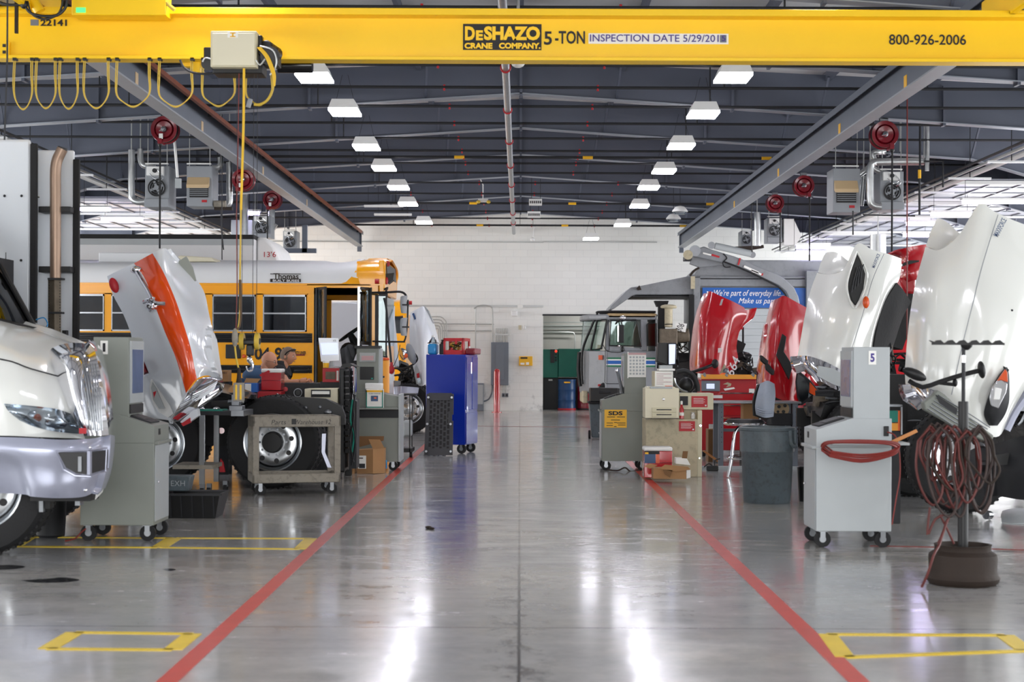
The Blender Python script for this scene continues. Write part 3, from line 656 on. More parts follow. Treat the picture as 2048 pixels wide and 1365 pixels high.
MB().m('red').lathe((x, y, 0), [(.085, 0), (.085, 1.12), (.075, 1.17), (.045, 1.2), (.001, 1.21)], 'z', 24).build('post', None, T); MB().m('red').cyl((x, y, 0), (x, y, .02), .14, n=16).build('base_plate', None, T)
# compactor room
T = thing('trash_compactor', 'dark green machine cabinet with a signal light in the end doorway', 'machine', (2.2, 47.2, 0)); d = 47
MB().m('green_machine').pb(1080, 1116, 699, 756, d, 1.0).build('cabinet_side', None, T, .01); MB().m('green_machine').pb(1117, 1200, 698, 755, d-.03, 1.0).build('cabinet_front', None, T, .01)
MB().m('black').box(WX(1080, d), WX(1162, d), d+.1, d+1, 0, ZZ(756, d)).build('machine_base', None, T)
MB().m('black').pb(1101, 1109, 699, 726, d-.06, .05).build('signal_housing', None, T)
MB().m('red_glow').ell(P(1112, 703, d-.06), (.035, .02, .035), 10).build('signal_lamp', None, T)
for k in range(3): MB().m('dark').ell(P(1112, 709+k*6, d-.06), (.03, .02, .03), 10).build('signal_lamp', None, T)
MB().m('paper').pb(1097, 1105, 759, 762, d+.06, .03).build('label_plate', None, T)
def drum(lab, px, d, w, m, rim):
    x = WX(px, d); T = thing('steel_drum', lab, 'drum', (x, d, 0), 0, 'steel drums')
    MB().m(m).lathe((0, 0, 0), [(w, 0), (w, .02), (w*.97, .04), (w*.97, .28), (w, .3), (w*.97, .32), (w*.97, .58), (w, .6), (w*.97, .62), (w*.97, .85), (w, .87), (w, .89), (w*.95, .89), (w*.95, .86), (.001, .86)], 'z', 28).build('drum_body', None, T, world=False)
    MB().m(rim).lathe((0, 0, 0), [(w*.98, .0), (w*1.02, .01), (w*1.02, .05), (w*.98, .06)], 'z', 28, False).build('drum_rim', None, T, world=False)
    return T
T = drum('blue steel drum with a red bottom rim in the end doorway', 1134, 46.3, .26, 'drum_blue', 'red_flat')
MB().m('sign_yellow').box(-.09, .09, -.275, -.262, .79, .83).build('drum_label', None, T, world=False)
drum('dark red steel drum behind the garbage truck cab', 1172, 46.4, .26, 'reel_red', 'dark')
area('compactor_room_fill', (2.4, 47.4, 3.3), (0, 0, 0), 2.0, .3, 60)  # fill light and housing added to brighten the room behind the doorway
T = thing('fluorescent_light', 'added strip light housing inside the compactor room doorway', 'ceiling light', (2.4, 47.4, 3.3))
MB().m('white').box(1.4, 3.4, 47.25, 47.55, 3.31, 3.4).build('housing', None, T)
T = thing('wall_conduit', 'bent conduit and level pipes on the dim back wall of the doorway', 'conduit', (1.5, 48.6, 2)); d = 48.5
MB().m('conduit').tube([P(1086, 665, d), P(1140, 665, d), P(1148, 668, d), P(1150, 676, d), P(1150, 700, d)], .02, 8, 3).cyl(P(1086, 645, d), P(1200, 645, d), .02, n=6).cyl(P(1086, 652, d), P(1200, 652, d), .02, n=6).cyl(P(1086, 657, d), P(1200, 657, d), .02, n=6).build('conduit_run', None, T)
# ================================================================ OVERHEAD CRANE
CYD = 14.5
cr = thing('bridge_crane', 'yellow overhead bridge crane beam with black lettering spanning the aisle', 'crane', (0, CYD, 4.19))
MB().m('crane_yellow').box(-4.75, 4.75, CYD-.01, CYD+.01, 4.21, 4.58).build('girder_web', None, cr, smooth=False)
MB().m('crane_yellow').box(-4.75, 4.75, CYD-.17, CYD+.17, 4.575, 4.635).build('top_cap', None, cr, .004, smooth=False)
MB().m('crane_yellow').box(-4.75, 4.75, CYD-.1, CYD+.1, 4.185, 4.215).build('bottom_flange', None, cr, .003, smooth=False)
wy = CYD-.012
s_ = FPX/CYD
def cp(px, py): q = P(px, py, wy); return q
def ctext(t, x0, x1, y0, y1, m, bold=0, nm='lettering', yo=0, par=None, shear=0):
    c = cp((x0+x1)/2, (y0+y1)/2)+Vector((0, -.003+yo, 0))
    return text(t, nm, m, par or cr, c, (y1-y0)/s_, (x1-x0)/s_, 0, bold=bold, shear=shear)
sg_ = MB().m('lettering_black').pb(926, 1083, 48, 100, wy-.004, .004).build('maker_plate', None, cr)
fr = MB().m('crane_yellow')
ctext('D', 930, 950, 53, 81, 'crane_yellow', .05, yo=-.005, par=sg_); ctext('E', 952, 966, 61, 81, 'crane_yellow', .05, yo=-.005, par=sg_); ctext('SHAZO', 968, 1080, 53, 81, 'crane_yellow', .05, yo=-.005, par=sg_)
ctext('CRANE', 929, 985, 86, 98, 'crane_yellow', .05, yo=-.005, par=sg_); ctext('COMPANY.', 998, 1081, 86, 98, 'crane_yellow', .05, yo=-.005, par=sg_)
ctext('5', 1088, 1104, 63, 90, 'lettering_black', .02); ctext('-TON', 1110, 1170, 62, 88, 'lettering_black', .02)
st = MB().m('paper').pb(1177, 1457, 67, 88, wy-.003, .003).build('inspection_sticker', None, cr)
ctext('INSPECTION DATE 5/29/201', 1180, 1437, 69.5, 84, 'purple', .005, yo=-.004, par=st)
MB().m('panel_grey').pb(1440, 1453, 70, 85, wy-.006, .002).build('date_patch', None, st); ctext('5', 1443, 1451, 71, 83, 'purple', .02, yo=-.007, par=st)
ctext('800-926-2006', 1778, 1932, 69, 90, 'lettering_black', .01)
ctext('22141', 81, 134, 39, 52, 'lettering_black', .03)
MB().m('panel_grey').pb(61, 77, 39, 51, wy-.004, .004).build('id_plate', None, cr)
MB().m('crane_yellow').pb(0, 18, 84, 112, wy-.05, .04).m('dark').pb(5, 11, 88, 94, wy-.06, .02).pb(5, 11, 101, 107, wy-.06, .02).build('splice_plate', None, cr)
# end trucks
for sg in (-1, 1):
    et = MB().m('crane_yellow').box(sg*4.55-.18, sg*4.55-.12, CYD-.7, CYD+.7, 4.6, 4.9).box(sg*4.55+.12, sg*4.55+.18, CYD-.7, CYD+.7, 4.6, 4.9).box(sg*4.55-.18, sg*4.55+.18, CYD-.2, CYD+.2, 4.6, 4.635).build('end_truck', None, cr, .01)
    for dy in (-.55, .55):
        for dx in (-.09, .05): MB().m('steel').cyl((sg*4.55+dx, CYD+dy, 4.72), (sg*4.55+dx+.04, CYD+dy, 4.72), .055, n=16).build('truck_wheel', None, et)
cb = MB().m('crane_yellow').pb(143, 332, -45, 30, CYD-.32, .22).build('control_box', None, cr, .008)
MB().m('green_glow').pb(152, 171, 15, 25, CYD-.325, .006).build('green_label', None, cb)  # green label, given a glow of its own
MB().m('cable_yellow').tube([P(333, 5, 14.2), P(342, 14, 14.2), P(350, 20, 14.2)], .02, 6, 3).build('cable_gland', None, cb)
b = MB().m('black')
b.tube([P(48, 8, 14.1), P(60, 25, 14.1), P(85, 32, 14.1), P(115, 30, 14.1), P(132, 12, 14.1), P(134, -20, 14.1)], .013, 6, 5)
b.tube([P(55, 2, 14.1), P(64, 28, 14.1), P(90, 38, 14.1), P(118, 26, 14.1), P(128, -8, 14.1)], .01, 6, 5)
b.tube([P(0, 5, 14.1), P(20, 10, 14.1), P(48, 8, 14.1)], .012, 6, 4); b.ell(P(48, 9, 14.1), (.035, .03, .04), 10)
b.build('power_cable', None, cr)
MB().m('rust_brown').pb(29, 35, 0, 66, 14.1, .03).build('stop_bar', None, cr)
MB().m('crane_yellow').cyl(P(60, -10, 14.3), P(80, 24, 14.3), .05, n=12).pb(-20, 80, -30, 5, 14.35, .2).build('drive_motor', None, cr)
# festoon track with cable loops
fk = MB().m('cable_yellow')
FEST = [(28, 65, 218), (72, 112, 216), (119, 156, 217), (168, 218, 216), (233, 300, 213), (318, 385, 213), (405, 470, 212), (492, 545, 210)]
for i, (a, b_, yb) in enumerate(FEST):
    for off in (0, 3):
        c = (a+b_)/2; w = b_-a
        fk.tube([P(a+off, 117, 14.42), P(a-2+off, 160, 14.42), P(a+off*.5, 190, 14.42), P(a+w*.22, yb-8, 14.42), P(c, yb+off*.6, 14.42), P(b_-w*.22, yb-9, 14.42), P(b_-off*.5, 185, 14.42), P(b_-off, 150, 14.42), P(b_-off, 117, 14.42)], .0055, 6, 4)
fk.build('festoon_cable', None, cr, label='looped yellow festoon cable')
tr = MB().m('dark')
for a, b_, yb in FEST: tr.pb(a-3, a+5, 115, 121, 14.4, .05).pb(b_-5, b_+3, 115, 121, 14.4, .05)
tr.build('festoon_trolley', None, cr)
# hoist trolley
ho = thing('crane_hoist', 'black hoist trolley with a pale control box hanging on the crane beam', 'hoist', P(468, 140, 14.1))
MB().m('beige').pb(421, 513, 62, 134, 14.02, .14).build('control_box', None, ho, .006)
hb = MB().m('printer').pb(424, 510, 66, 131, 14.005, .02).build('box_lid', None, ho, .006)
MB().m('paper').pb(455, 476, 63.5, 75, 13.998, .006).m('sign_yellow').pb(460, 471, 65, 67, 13.995, .003).pb(464, 467, 66, 73, 13.995, .003).pb(460, 471, 72, 74, 13.995, .003).build('warning_label', None, hb)
MB().m('black').pb(407, 432, 94, 132, 14.12, .2).pb(504, 556, 96, 130, 14.15, .2).pb(425, 525, 125, 147, 14.12, .25).pb(516, 524, 70, 110, 14.1, .1).cyl(P(530, 95, 14.1), P(552, 110, 14.3), .07, n=14).build('trolley_frame', None, ho, .01)
MB().m('black').cyl(P(416, 127, 14.08), P(416, 127, 14.22), .06, n=18).build('trolley_wheel', None, ho)
MB().m('black').cyl(P(540, 112, 14.05), P(540, 112, 14.25), .085, n=20).build('trolley_wheel', None, ho)
MB().m('black_gloss').cyl(P(556, 131, 14.75), P(625, 131, 14.75), .07, n=20).build('hoist_motor', None, ho)
MB().m('crane_yellow').pb(365, 408, 120, 133, 14.6, .1).pb(384, 400, 118, 145, 14.55, .08).build('trolley_bracket', None, ho, .006)
MB().m('dark').tube([P(360, 120, 14.2), P(368, 135, 14.2), P(385, 145, 14.2), P(410, 148, 14.2), P(430, 146, 14.2)], .01, 6, 3).build('motor_cable', None, ho)
b = MB().m('yellow')
for k in range(4): b.tube([P(515+k*2, 95, 14.0), P(530+k*2, 112, 13.98), P(540+k*2, 135, 13.98), P(546+k*1.5, 152, 14.0), P(549, 172, 14.02)], .007, 6, 4)
b.build('cable_bundle', None, ho)
MB().m('conduit').tube([P(520, 92, 14.0), P(545, 100, 13.98), P(553, 120, 13.98), P(549, 140, 14.0), P(540, 150, 14.02)], .008, 6, 4).tube([P(512, 120, 14.0), P(520, 130, 14.0), P(530, 118, 14.0)], .008, 6, 3).tube([P(421, 118, 14.0), P(410, 116, 14), P(405, 124, 14.0)], .007, 6, 3).build('grey_cable', None, ho)
MB().m('cable_yellow').tube([P(547, 155, 14.05), P(545, 180, 14.05), P(535, 200, 14.05), P(520, 209, 14.05), P(508, 209, 14.05)], .012, 8, 4).build('looped_cable', None, ho)
# hook block with ropes
hk = thing('crane_hook', 'crane hook block with two yellow pulleys hanging on thin ropes', 'hook', P(498, 742, 14.2))
for x0, x1 in ((473, 474), (484, 484.5), (505, 508), (513, 515)):
    MB().m('dark').tube([P(x1, 145, 14.2), P(x0+(0 if x0 > 480 else 2), 680, 14.2)], .0028, 5).build('rope', None, hk)
for x in (484, 514.5):
    q = P(x, 683, 14.2); MB().m('cable_yellow').cyl(q-Vector((.02, 0, 0)), q+Vector((.02, 0, 0)), .075, n=24).m('dark').cyl(q-Vector((.028, 0, 0)), q+Vector((.028, 0, 0)), .03, n=12).build('pulley', None, hk, .008)
MB().m('black').pb(484, 514, 680, 690, 14.16, .08).pb(492, 506, 690, 712, 14.16, .08).build('block_body', None, hk, .01)
MB().m('chrome').tube([P(499, 712, 14.2), P(499, 722, 14.2), P(505, 730, 14.2), P(503, 741, 14.2), P(496, 742, 14.2), P(492, 733, 14.2)], [.012, .02, .024, .024, .02, .02, .016, .014, .012, .012, .01, .01, .008, .008, .006, .006], 8, 3).build('hook', None, hk)
# pendant control
pc = thing('crane_pendant', 'yellow crane pendant control hanging on a long yellow cord', 'pendant control', P(478, 800, 13.9))
MB().m('yellow').tube([P(488, 137, 14.05), P(487, 250, 14.05), P(482, 420, 14.0)], .011, 8, 5).build('upper_cord', None, pc)
MB().m('cable_yellow').tube([P(482, 415, 14.0), P(480, 560, 13.95), P(479, 640, 13.92), P(470, 680, 13.9), P(473, 720, 13.9), P(479, 745, 13.9), P(477, 762, 13.9)], .008, 8, 6).build('lower_cord', None, pc)
MB().m('rope').tube([P(480, 560, 13.95), P(481, 620, 13.93), P(479, 650, 13.92), P(474, 660, 13.91)], .012, 8, 4).build('cord_sleeve', None, pc)
MB().m('utility_grey').ell(P(470, 676, 13.9), (.028, .02, .085), 12).build('coiled_wire', None, pc)
MB().m('rust_brown').lathe(P(478, 768, 13.9), [(.012, .14), (.02, .05), (.03, 0)], 'z', 10).build('strain_relief', None, pc)
MB().m('utility_grey').pb(466, 487, 766, 803, 13.87, .06).m('yellow').pb(470, 474, 770, 800, 13.865, .01).pb(479, 483, 770, 800, 13.865, .01).build('button_box', None, pc, .008)
MB().m('hose_red').tube([P(478, 147, 14.1), P(476, 300, 14.1), P(473, 430, 14.1), P(474, 560, 14.1), P(472, 660, 14.1)], .004, 6, 3).build('red_wire', None, pc)
T = thing('weight_bob', 'small grey cylinder hanging by a wire under the hoist', 'weight', P(499, 205, 14.3))
MB().m('grey_paint').cyl(P(501, 198, 14.3), P(496, 215, 14.3), .022, n=12).build('bob', None, T); MB().m('dark').tube([P(505, 145, 14.3), P(499, 170, 14.3), P(500, 198, 14.3)], .003, 5).build('wire', None, T)
for px, ya, yb, d, lab in ((25, 118, 278, 13, 'black thin cable hanging beside the white box truck'),):
    q = P(14.5, 115, d); o = MB().m('dark').tube([(q.x, d, DK(q.x)), P(14.5, 115, d), P(9, 280, d)], .008, 6).build('hanging_cable', None); tag(o, lab, 'cable')
# ================================================================ HOSE REELS
def reel(lab, px, py, d, r, gx, drop, plate):
    q = P(px, py, d); T = thing('hose_reel', lab, 'hose reel', q, 0, 'red hose reels')
    MB().m('reel_red').lathe((0, 0, 0), [(r*.25, -.06), (r*.62, -.08), (r*.72, -.03), (r*.75, -.07), (r, -.09), (r*1.02, -.07), (r*.86, -.04), (r*.86, .1), (r*1.02, .13), (r, .15), (r*.2, .1)], 'y', 32).build('reel_drum', None, T, world=False)
    MB().m('rust_brown').torus((0, .03, 0), r*.86, .025, 'y', 28, 8).build('wound_hose', None, T, world=False)
    MB().m('steel').lathe((0, 0, 0), [(r*.24, -.07), (r*.2, -.11), (r*.08, -.12), (.001, -.13)], 'y', 16).m('chrome').tube([(r*.1, -.12, 0), (r*.02, -.13, -r*.1), (-r*.3, -.12, -r*.15)], .01, 6).build('hub', None, T, world=False)
    MB().m('reel_red').box(-gx*r*.5-.03, -gx*r*.5+.03, -.1, .14, -r*1.1, -r*.7).build('hose_guide', None, T, world=False)
    if plate: MB().m('paper').box(-r*.35, -r*.05, -.1, -.093, -r*.75, -r*.35).build('rating_label', None, T, world=False)
    zr = rb(q.x)-q.z
    MB().m('steel').box(-.06, .06, .0, .06, 0, zr).build('mount_bracket', None, T, world=False)
    hx = -gx*r*.62
    MB().m('rubber').tube([(hx, 0, -r), (hx, 0, -(q.z-ZZ(drop, d)))], .014, 8).build('hose', None, T, world=False)
    MB().m('black').ell((hx, 0, -r*1.12), (.035, .035, .04), 10).build('hose_stop', None, T, world=False)
reel('red hose reel closest to the crane, over the school bus side', 330, 260, 23.4, .19, .6, 500, 1)
reel('red hose reel behind the hoist ropes', 487, 360, 26.9, .18, 1, 420, 1)
reel('smaller red hose reel over the bus roof, last of its line', 545, 400, 33.9, .19, .9, 480, 1)
reel('red hose reel closest to the crane, on the garbage truck side', 1768, 270, 23.4, .195, -1, 690, 0)
reel('red hose reel in the middle of the garbage truck side line', 1607, 372, 30.3, .19, -1, 520, 0)
reel('red hose reel over the garbage truck, last of its line', 1550, 407, 33.9, .18, -1, 500, 0)
# ================================================================ UNIT HEATERS
def heater(lab, x0, x1, y0, y1, d, fan, sg=1):
    q = P((x0+x1)/2, y1, d); T = thing('unit_heater', lab, 'heater', q, 0, 'unit heaters')
    w = (x1-x0)*d/FPX/2; h = (y1-y0)*d/FPX
    MB().m('grey_paint').box(-w, w, 0, .55, 0, h).build('casing', None, T, .01, world=False)
    if fan:
        f = MB().m('black').lathe((0, -.02, h*.47), [(w*.72, .02), (w*.74, -.02), (w*.66, -.02), (w*.64, .015), (.001, .016)], 'y', 28, False).build('fan_ring', None, T, world=False)
        b = MB().m('steel')
        for k in range(4):
            a = k*PI/2+.4; b.box(-.02+w*.3*math.cos(a), .02+w*.3*math.cos(a), -.03, -.02, h*.47+w*.3*math.sin(a)-w*.28, h*.47+w*.3*math.sin(a)+w*.28, tilt=(0, -a+PI/2, 0))
        b.cyl((0, -.06, h*.47), (0, 0, h*.47), w*.2, n=12); b.torus((0, -.04, h*.47), w*.4, .005, 'y', 20, 4); b.torus((0, -.04, h*.47), w*.6, .005, 'y', 20, 4); b.build('fan_blade', None, f, world=False)
        MB().m('white').box(-w*.8, w*.6, -.08, 0, h*.76, h*.97).m('dark').cyl((-w*.1, -.12, h*.87), (-w*.1, -.08, h*.87), w*.18, n=12).m('aluminium').tube([(w*.1, -.1, h*.9), (w*.6, -.12, h*.7), (w*.2, -.12, h*.6)], .01, 6, 4).tube([(-w*.5, -.1, h*.8), (0, -.13, h*.66), (w*.5, -.12, h*.75)], .008, 6, 4).build('gas_valve', None, T, world=False)
        MB().m('grey_paint').box(-w, w, -.06, .0, 0, h*.2).build('lower_panel', None, T, .005, world=False)
    else:
        MB().m('oil_beige').prism([(0, h*.72), (-.1, h*.52), (-.1, h*.44), (0, h*.5)], 'x', -w*.92, w*.8).build('louvre_hood', None, T, world=False)
        b = MB().m('black').box(-w*.75, w*.7, -.02, 0, h*.22, h*.48).m('grey_paint')
        for k in range(5): b.box(-w*.72, w*.67, -.035, -.015, h*(.26+.045*k), h*(.262+.045*k)+.008)
        b.build('louvre', None, T, world=False)
        MB().m('red_flat').box(w*.2, w*.6, -.006, 0, h*.1, h*.16).build('maker_badge', None, T, world=False)
    b = MB().m('white').box(-w*1.0, w*.9, .0, .05, h*1.04, h*1.07); b.build('top_rail', None, T, world=False)
    zt_ = DK(q.x)-q.z
    for x in (-w*.8, w*.8): MB().m('conduit').cyl((x, .03, h), (x, .03, zt_), .008, n=6).build('hanger_rod', None, T, world=False)
    return T
def duct(lab, pts, r, d, m='duct'):
    o = MB().m(m).tube([P(a, b, d+(c if c else 0)) for a, b, c in pts], r, 14, 5).build('flue_duct', None); tag(o, lab, 'duct', 'flue ducts')
    top = max((P(a, b, d) for a, b, c in pts), key=lambda q: q.z); MB().m('conduit').cyl((top.x, top.y, top.z-.01), (top.x, top.y, DK(top.x)), .012, n=6).build('hanger_rod', None, o); return o
heater('grey unit heater with its round fan showing, over the school bus', 290, 338, 332, 415, 26.5, 1)
heater('grey unit heater with a beige hood and louvres, over the school bus', 373, 424, 332, 413, 26.5, 0)
duct('silver flue duct dropping to the base of the fan heater over the bus', [(263, 300, 0), (263, 380, 0), (265, 398, 0), (276, 404, 0), (290, 403, 0)], .055, 26.8)
duct('silver flue duct elbow entering the head of the fan heater over the bus', [(281, 298, 0), (281, 318, 0), (286, 330, 0), (298, 333, 0), (310, 335, 0)], .05, 26.9)
duct('silver flue duct stub beside the louvred heater over the bus', [(441, 315, 0), (441, 328, 0), (436, 335, 0), (424, 336, 0)], .05, 26.9)
duct('long upright silver flue duct behind the hoist ropes', [(459, 325, 0), (459, 380, 0), (459, 404, 0), (453, 411, 0), (440, 411, 0)], .055, 27.0)
o = MB().m('utility_grey').cyl(P(428, 408, 26.6), P(452, 408, 26.6), .055, n=14).m('rust_brown').pb(428, 464, 414, 420, 26.6, .1).m('dark').tube([P(442, 420, 26.6), P(444, 470, 26.6), P(447, 500, 26.6)], .012, 6).build('motor_unit', None); tag(o, 'small motor with hanging cable beside the louvred heater', 'motor'); hang(o, P(440, 408, 26.6).x, 26.6, P(440, 408, 26.6).z)
heater('farther grey unit heater with fan, above the bus roof by the hoist ropes', 506, 542, 432, 476, 36.5, 1)
heater('farthest unit heater with fan on the bus side', 566, 594, 462, 504, 41.5, 1)
duct('wide upright silver duct beside the farther fan heater', [(488, 388, 0), (488, 430, 0), (487, 500, 0)], .1, 36.8)
duct('silver flue duct above the smaller red hose reel', [(543, 420, 0), (543, 445, 0), (546, 452, 0), (552, 456, 0)], .08, 37)
T = thing('white_cabinet_heater', 'boxy pale heater cabinet with slanted end beside the hoist ropes', 'heater', P(488, 480, 37.5))
MB().m('cart_light').pb(462, 504, 440, 478, 37.4, .5).build('cabinet_body', None, T, .01); MB().m('dark').pb(480, 484, 436, 440, 37.6, .05).build('lifting_eye', None, T); hang(T, P(470, 440, 37.6).x, 37.6, P(470, 441, 37.6).z); hang(T, P(498, 440, 37.6).x, 37.6, P(470, 441, 37.6).z)
heater('grey unit heater with a beige hood and louvres, by the raised truck doors', 1666, 1720, 337, 425, 26.5, 0)
heater('grey unit heater with its round fan showing, by the raised truck doors', 1760, 1807, 343, 420, 26.5, 1)
duct('silver flue duct bending from the roof down to the fan heater base', [(1762, 414, 0), (1748, 412, 0), (1741, 402, 0), (1740, 370, 0), (1741, 335, 0), (1748, 326, 0), (1765, 324, 0), (1848, 323, 0)], .062, 26.3)
duct('silver flue duct reaching up behind the louvred heater', [(1718, 350, 0), (1738, 335, 0), (1748, 320, 0), (1745, 308, 0), (1760, 303, 0), (1800, 302, .3)], .05, 26.9)
duct('thin silver vent pipe standing beside the ducts of the fan heater', [(1854, 237, 0), (1855, 290, 0), (1854, 342, 0)], .035, 26.2)
duct('short silver duct between the two heaters by the truck doors', [(1727, 352, 0), (1725, 380, 0), (1722, 412, 0)], .045, 27)
duct('silver flue elbow at the top of the fan heater by the truck doors', [(1740, 330, 0), (1752, 340, 0), (1765, 345, 0), (1776, 348, 0)], .045, 26.6)
heater('farther unit heater with fan under the last garbage truck side reel', 1535, 1563, 436, 485, 37, 1)
MB_ = MB().m('white').pb(1568, 1588, 438, 490, 37.0, .5).prism([(WX(1588, 37), ZZ(440, 37)), (WX(1602, 37), ZZ(470, 37)), (WX(1588, 37), ZZ(492, 37))], 'y', 37.0, 37.5).build('duct_plenum', None); tag(MB_, 'pale sheet metal plenum with pointed end beside the farther fan heater', 'duct'); hang(MB_, WX(1578, 37), 37.2, ZZ(440, 37))
duct('upright silver flue duct beside the farther fan heater on the truck side', [(1514, 425, 0), (1515, 450, 0), (1515, 492, 0)], .08, 37)
duct('thick silver duct standing over the tall red hood', [(1756, 470, 0), (1756, 500, 0), (1756, 530, 0)], .15, 30)
heater('farthest unit heater with fan over the garbage truck arm', 1482, 1504, 462, 496, 41.5, 1)
T = thing('gas_line', 'dark gas pipe with yellow label looping below the truck side heaters', 'pipe', P(1840, 420, 26))
hang(T, P(1840, 323, 26).x, 26, P(1840, 340, 26).z, 'dark', .018); MB().m('dark').tube([P(1839, 340, 26), P(1839, 430, 26)], .018, 6).tube([P(1848, 323, 26), P(1886, 323, 26), P(1886, 375, 26)], .016, 6).tube([P(1706, 422, 26), P(1706, 470, 26)], .012, 6).tube([P(1726, 428, 26), P(1727, 430, 26), P(1830, 432, 26)], .012, 6).build('pipe_run', None, T)
MB().m('sign_yellow').cyl(P(1839, 340, 25.98), P(1839, 357, 25.98), .026, n=8).build('pipe_label', None, T)
T = thing('ceiling_speaker', 'white pole and clamp hanging beside the first bus side hose reel', 'clamp pole', P(355, 350, 25))
MB().m('white').tube([P(349, 280, 25), P(355, 355, 25)], .022, 8).m('cart_light').pb(350, 361, 357, 376, 24.9, .08).build('pole', None, T); hang(T, P(349, 280, 25).x, 25, P(349, 281, 25).z, 'white', .02)
for k, (x, y0, y1, d, m, lab) in enumerate(((896, 120, 146, 19.4, 0, ''), (1503, 410, 505, 33, 'dark', 'thin dark hose hanging before the pale garbage truck body'), (1516, 500, 522, 30, 0, ''), (443, 430, 520, 26, 'dark', 'thin dark cable hanging over the bus roof beside the ropes'), (1813, 500, 680, 22, 'hose_red', 'thin red air line hanging between the two white hoods'))):
    if m: q = P(x, y0, d); o = MB().m(m).tube([(q.x, q.y, DK(q.x)), P(x+1, y1, d)], .009, 6).build('hanging_cable', None); tag(o, lab, 'cable')
# ================================================================ shared vehicle / cart builders
def engine(T, x0, x1, y0, y1, z0, z1, n=40, seed=1, tan=.3):
    rnd = random.Random(seed); mb = MB().m('engine').box(x0+(x1-x0)*.15, x1-(x1-x0)*.1, y0+.1, y1-.1, z0, z0+(z1-z0)*.6)
    for k in range(n):
        x = rnd.uniform(x0, x1); y = rnd.uniform(y0, y1); z = rnd.uniform(z0, z1); s = rnd.uniform(.03, .11)
        mb.m(rnd.choice(['engine', 'engine', 'black', 'dark', 'engine_tan', 'steel'] if rnd.random() < tan+.3 else ['engine', 'black', 'dark']))
        if k % 3 == 0: mb.box(x-s, x+s, y-s, y+s, z-s*.8, z+s*.8, tilt=(rnd.uniform(-.4, .4),)*3)
        elif k % 3 == 1: mb.cyl((x-s, y, z), (x+s, y+rnd.uniform(-.05, .05), z+rnd.uniform(-.1, .1)), s*.6, n=12)
        else:
            p = [Vector((rnd.uniform(x0, x1), rnd.uniform(y0, y0+.3), rnd.uniform(z0+(z1-z0)*.3, z1))) for _ in range(3)]
            mb.tube(p, rnd.uniform(.01, .022), 6, 5)
    return mb.build('engine', None, T)
def chassis(T, x0, x1, y0, y1, z=.75, h=.25, m='black'):
    b = MB().m(m)
    for y in (y0, y1): b.box(x0, x1, y-.04, y+.04, z, z+h)
    for k in range(4): x = x0+(x1-x0)*(k+.5)/4; b.box(x-.05, x+.05, y0, y1, z+.05, z+h-.05)
    return b.build('chassis_frame', None, T)
def computer_cart(lab, x, y, rz, num=None, numm='lettering_black', tone='cart_grey', tall=1.66, screen='screen', tx=0.0):
    T = thing('computer_cart', lab, 'computer cart', (x, y, 0), rz)
    f = -1 if abs(rz) > 2 else 1      # +1: local -y is the side seen by the camera
    MB().m(tone).box(-.3, .3, -.27, .27, .13, .8).build('cabinet', None, T, .006, world=False)
    MB().m('cart_light').box(.3, .306, -.25, .25, .16, .78).m('chrome').cyl((.306, -.18, .48), (.32, -.18, .48), .012, n=10).build('cabinet_door', None, T, .003, world=False)
    MB().m(tone).prism([(-.3, .8), (.3, .8), (.3, .94), (.02, 1.03), (-.3, 1.03)], 'y', -.27, .27).m('black').box(.3, .303, -.12, -.05, .86, .91).build('desk', None, T, .006, world=False)
    MB().m(tone).box(-.1, .33, -.25, .25, .785, .81).box(-.06, .3, -.262, .262, .68, .785).build('keyboard_shelf', None, T, .004, world=False)
    MB().m('dark').box(.04, .26, -.19, .12, .985, 1.0, tilt=(0, .3, 0)).m('black').box(.05, .2, -.17, .1, .99, 1.012, tilt=(0, .3, 0)).build('keyboard', None, T, .004, world=False)
    MB().m(tone).box(-.29+tx, tx, -.24, .24, 1.0, tall).build('monitor_tower', None, T, .006, world=False)
    w = MB().m('cart_light').box(tx, tx+.014, -.22, .22, 1.12, tall-.03).m('black').box(tx, tx+.012, -.22, .22, 1.035, 1.11).m(screen).box(tx+.014, tx+.018, -.18, .18, 1.2, tall-.1); w.build('screen_window', None, T, .002, world=False)
    for cx in (-.24, .24):
        for cy in (-.22, .22): caster(T, cx, cy, .065, .135)
    if num:
        yy = -.242*f; px_ = -.15+tx*.4
        pl = MB().m('paper').box(px_-.03, px_+.03, min(yy, yy-.002*f), max(yy, yy-.002*f), tall-.14, tall-.03).build('number_plate', None, T, world=False)
        text(num, 'number', numm, pl, (px_, yy-.003*f, tall-.085), .07, .022 if num == '1' else .034, rz=0 if f > 0 else PI, bold=.04, world=False)
    return T
# ================================================================ NEAR WHITE TRUCK (bus side)
T = thing('white_truck', 'white truck nose with chrome grille and silver bumper pointing into the aisle', 'truck', (-4.1, 12.6, 0))
MB().m('white_paint').patch([
    [(-160, 810, 14.9), (-20, 812, 14.7), (50, 800, 14.6), (110, 780, 14.2), (150, 760, 13.6)],
    [(-160, 610, 14.6), (0, 650, 14.4), (70, 668, 14.2), (125, 690, 13.9), (168, 706, 13.4)],
    [(-160, 590, 13.3), (0, 639, 13.0), (70, 661, 12.9), (128, 679, 12.8), (172, 697, 12.6)],
    [(-160, 640, 12.4), (0, 688, 12.1), (55, 705, 12.1), (100, 716, 12.15), (128, 728, 12.2)],
    [(-160, 720, 12.0), (0, 750, 11.8), (60, 765, 11.8), (105, 780, 11.85), (140, 792, 11.95)],
    [(-160, 800, 11.9), (0, 810, 11.7), (60, 822, 11.7), (110, 832, 11.75), (160, 842, 11.9)],
    [(-160, 872, 11.9), (0, 872, 11.72), (60, 874, 11.7), (110, 876, 11.75), (170, 878, 11.9)]], .03, 5).build('hood', None, T)
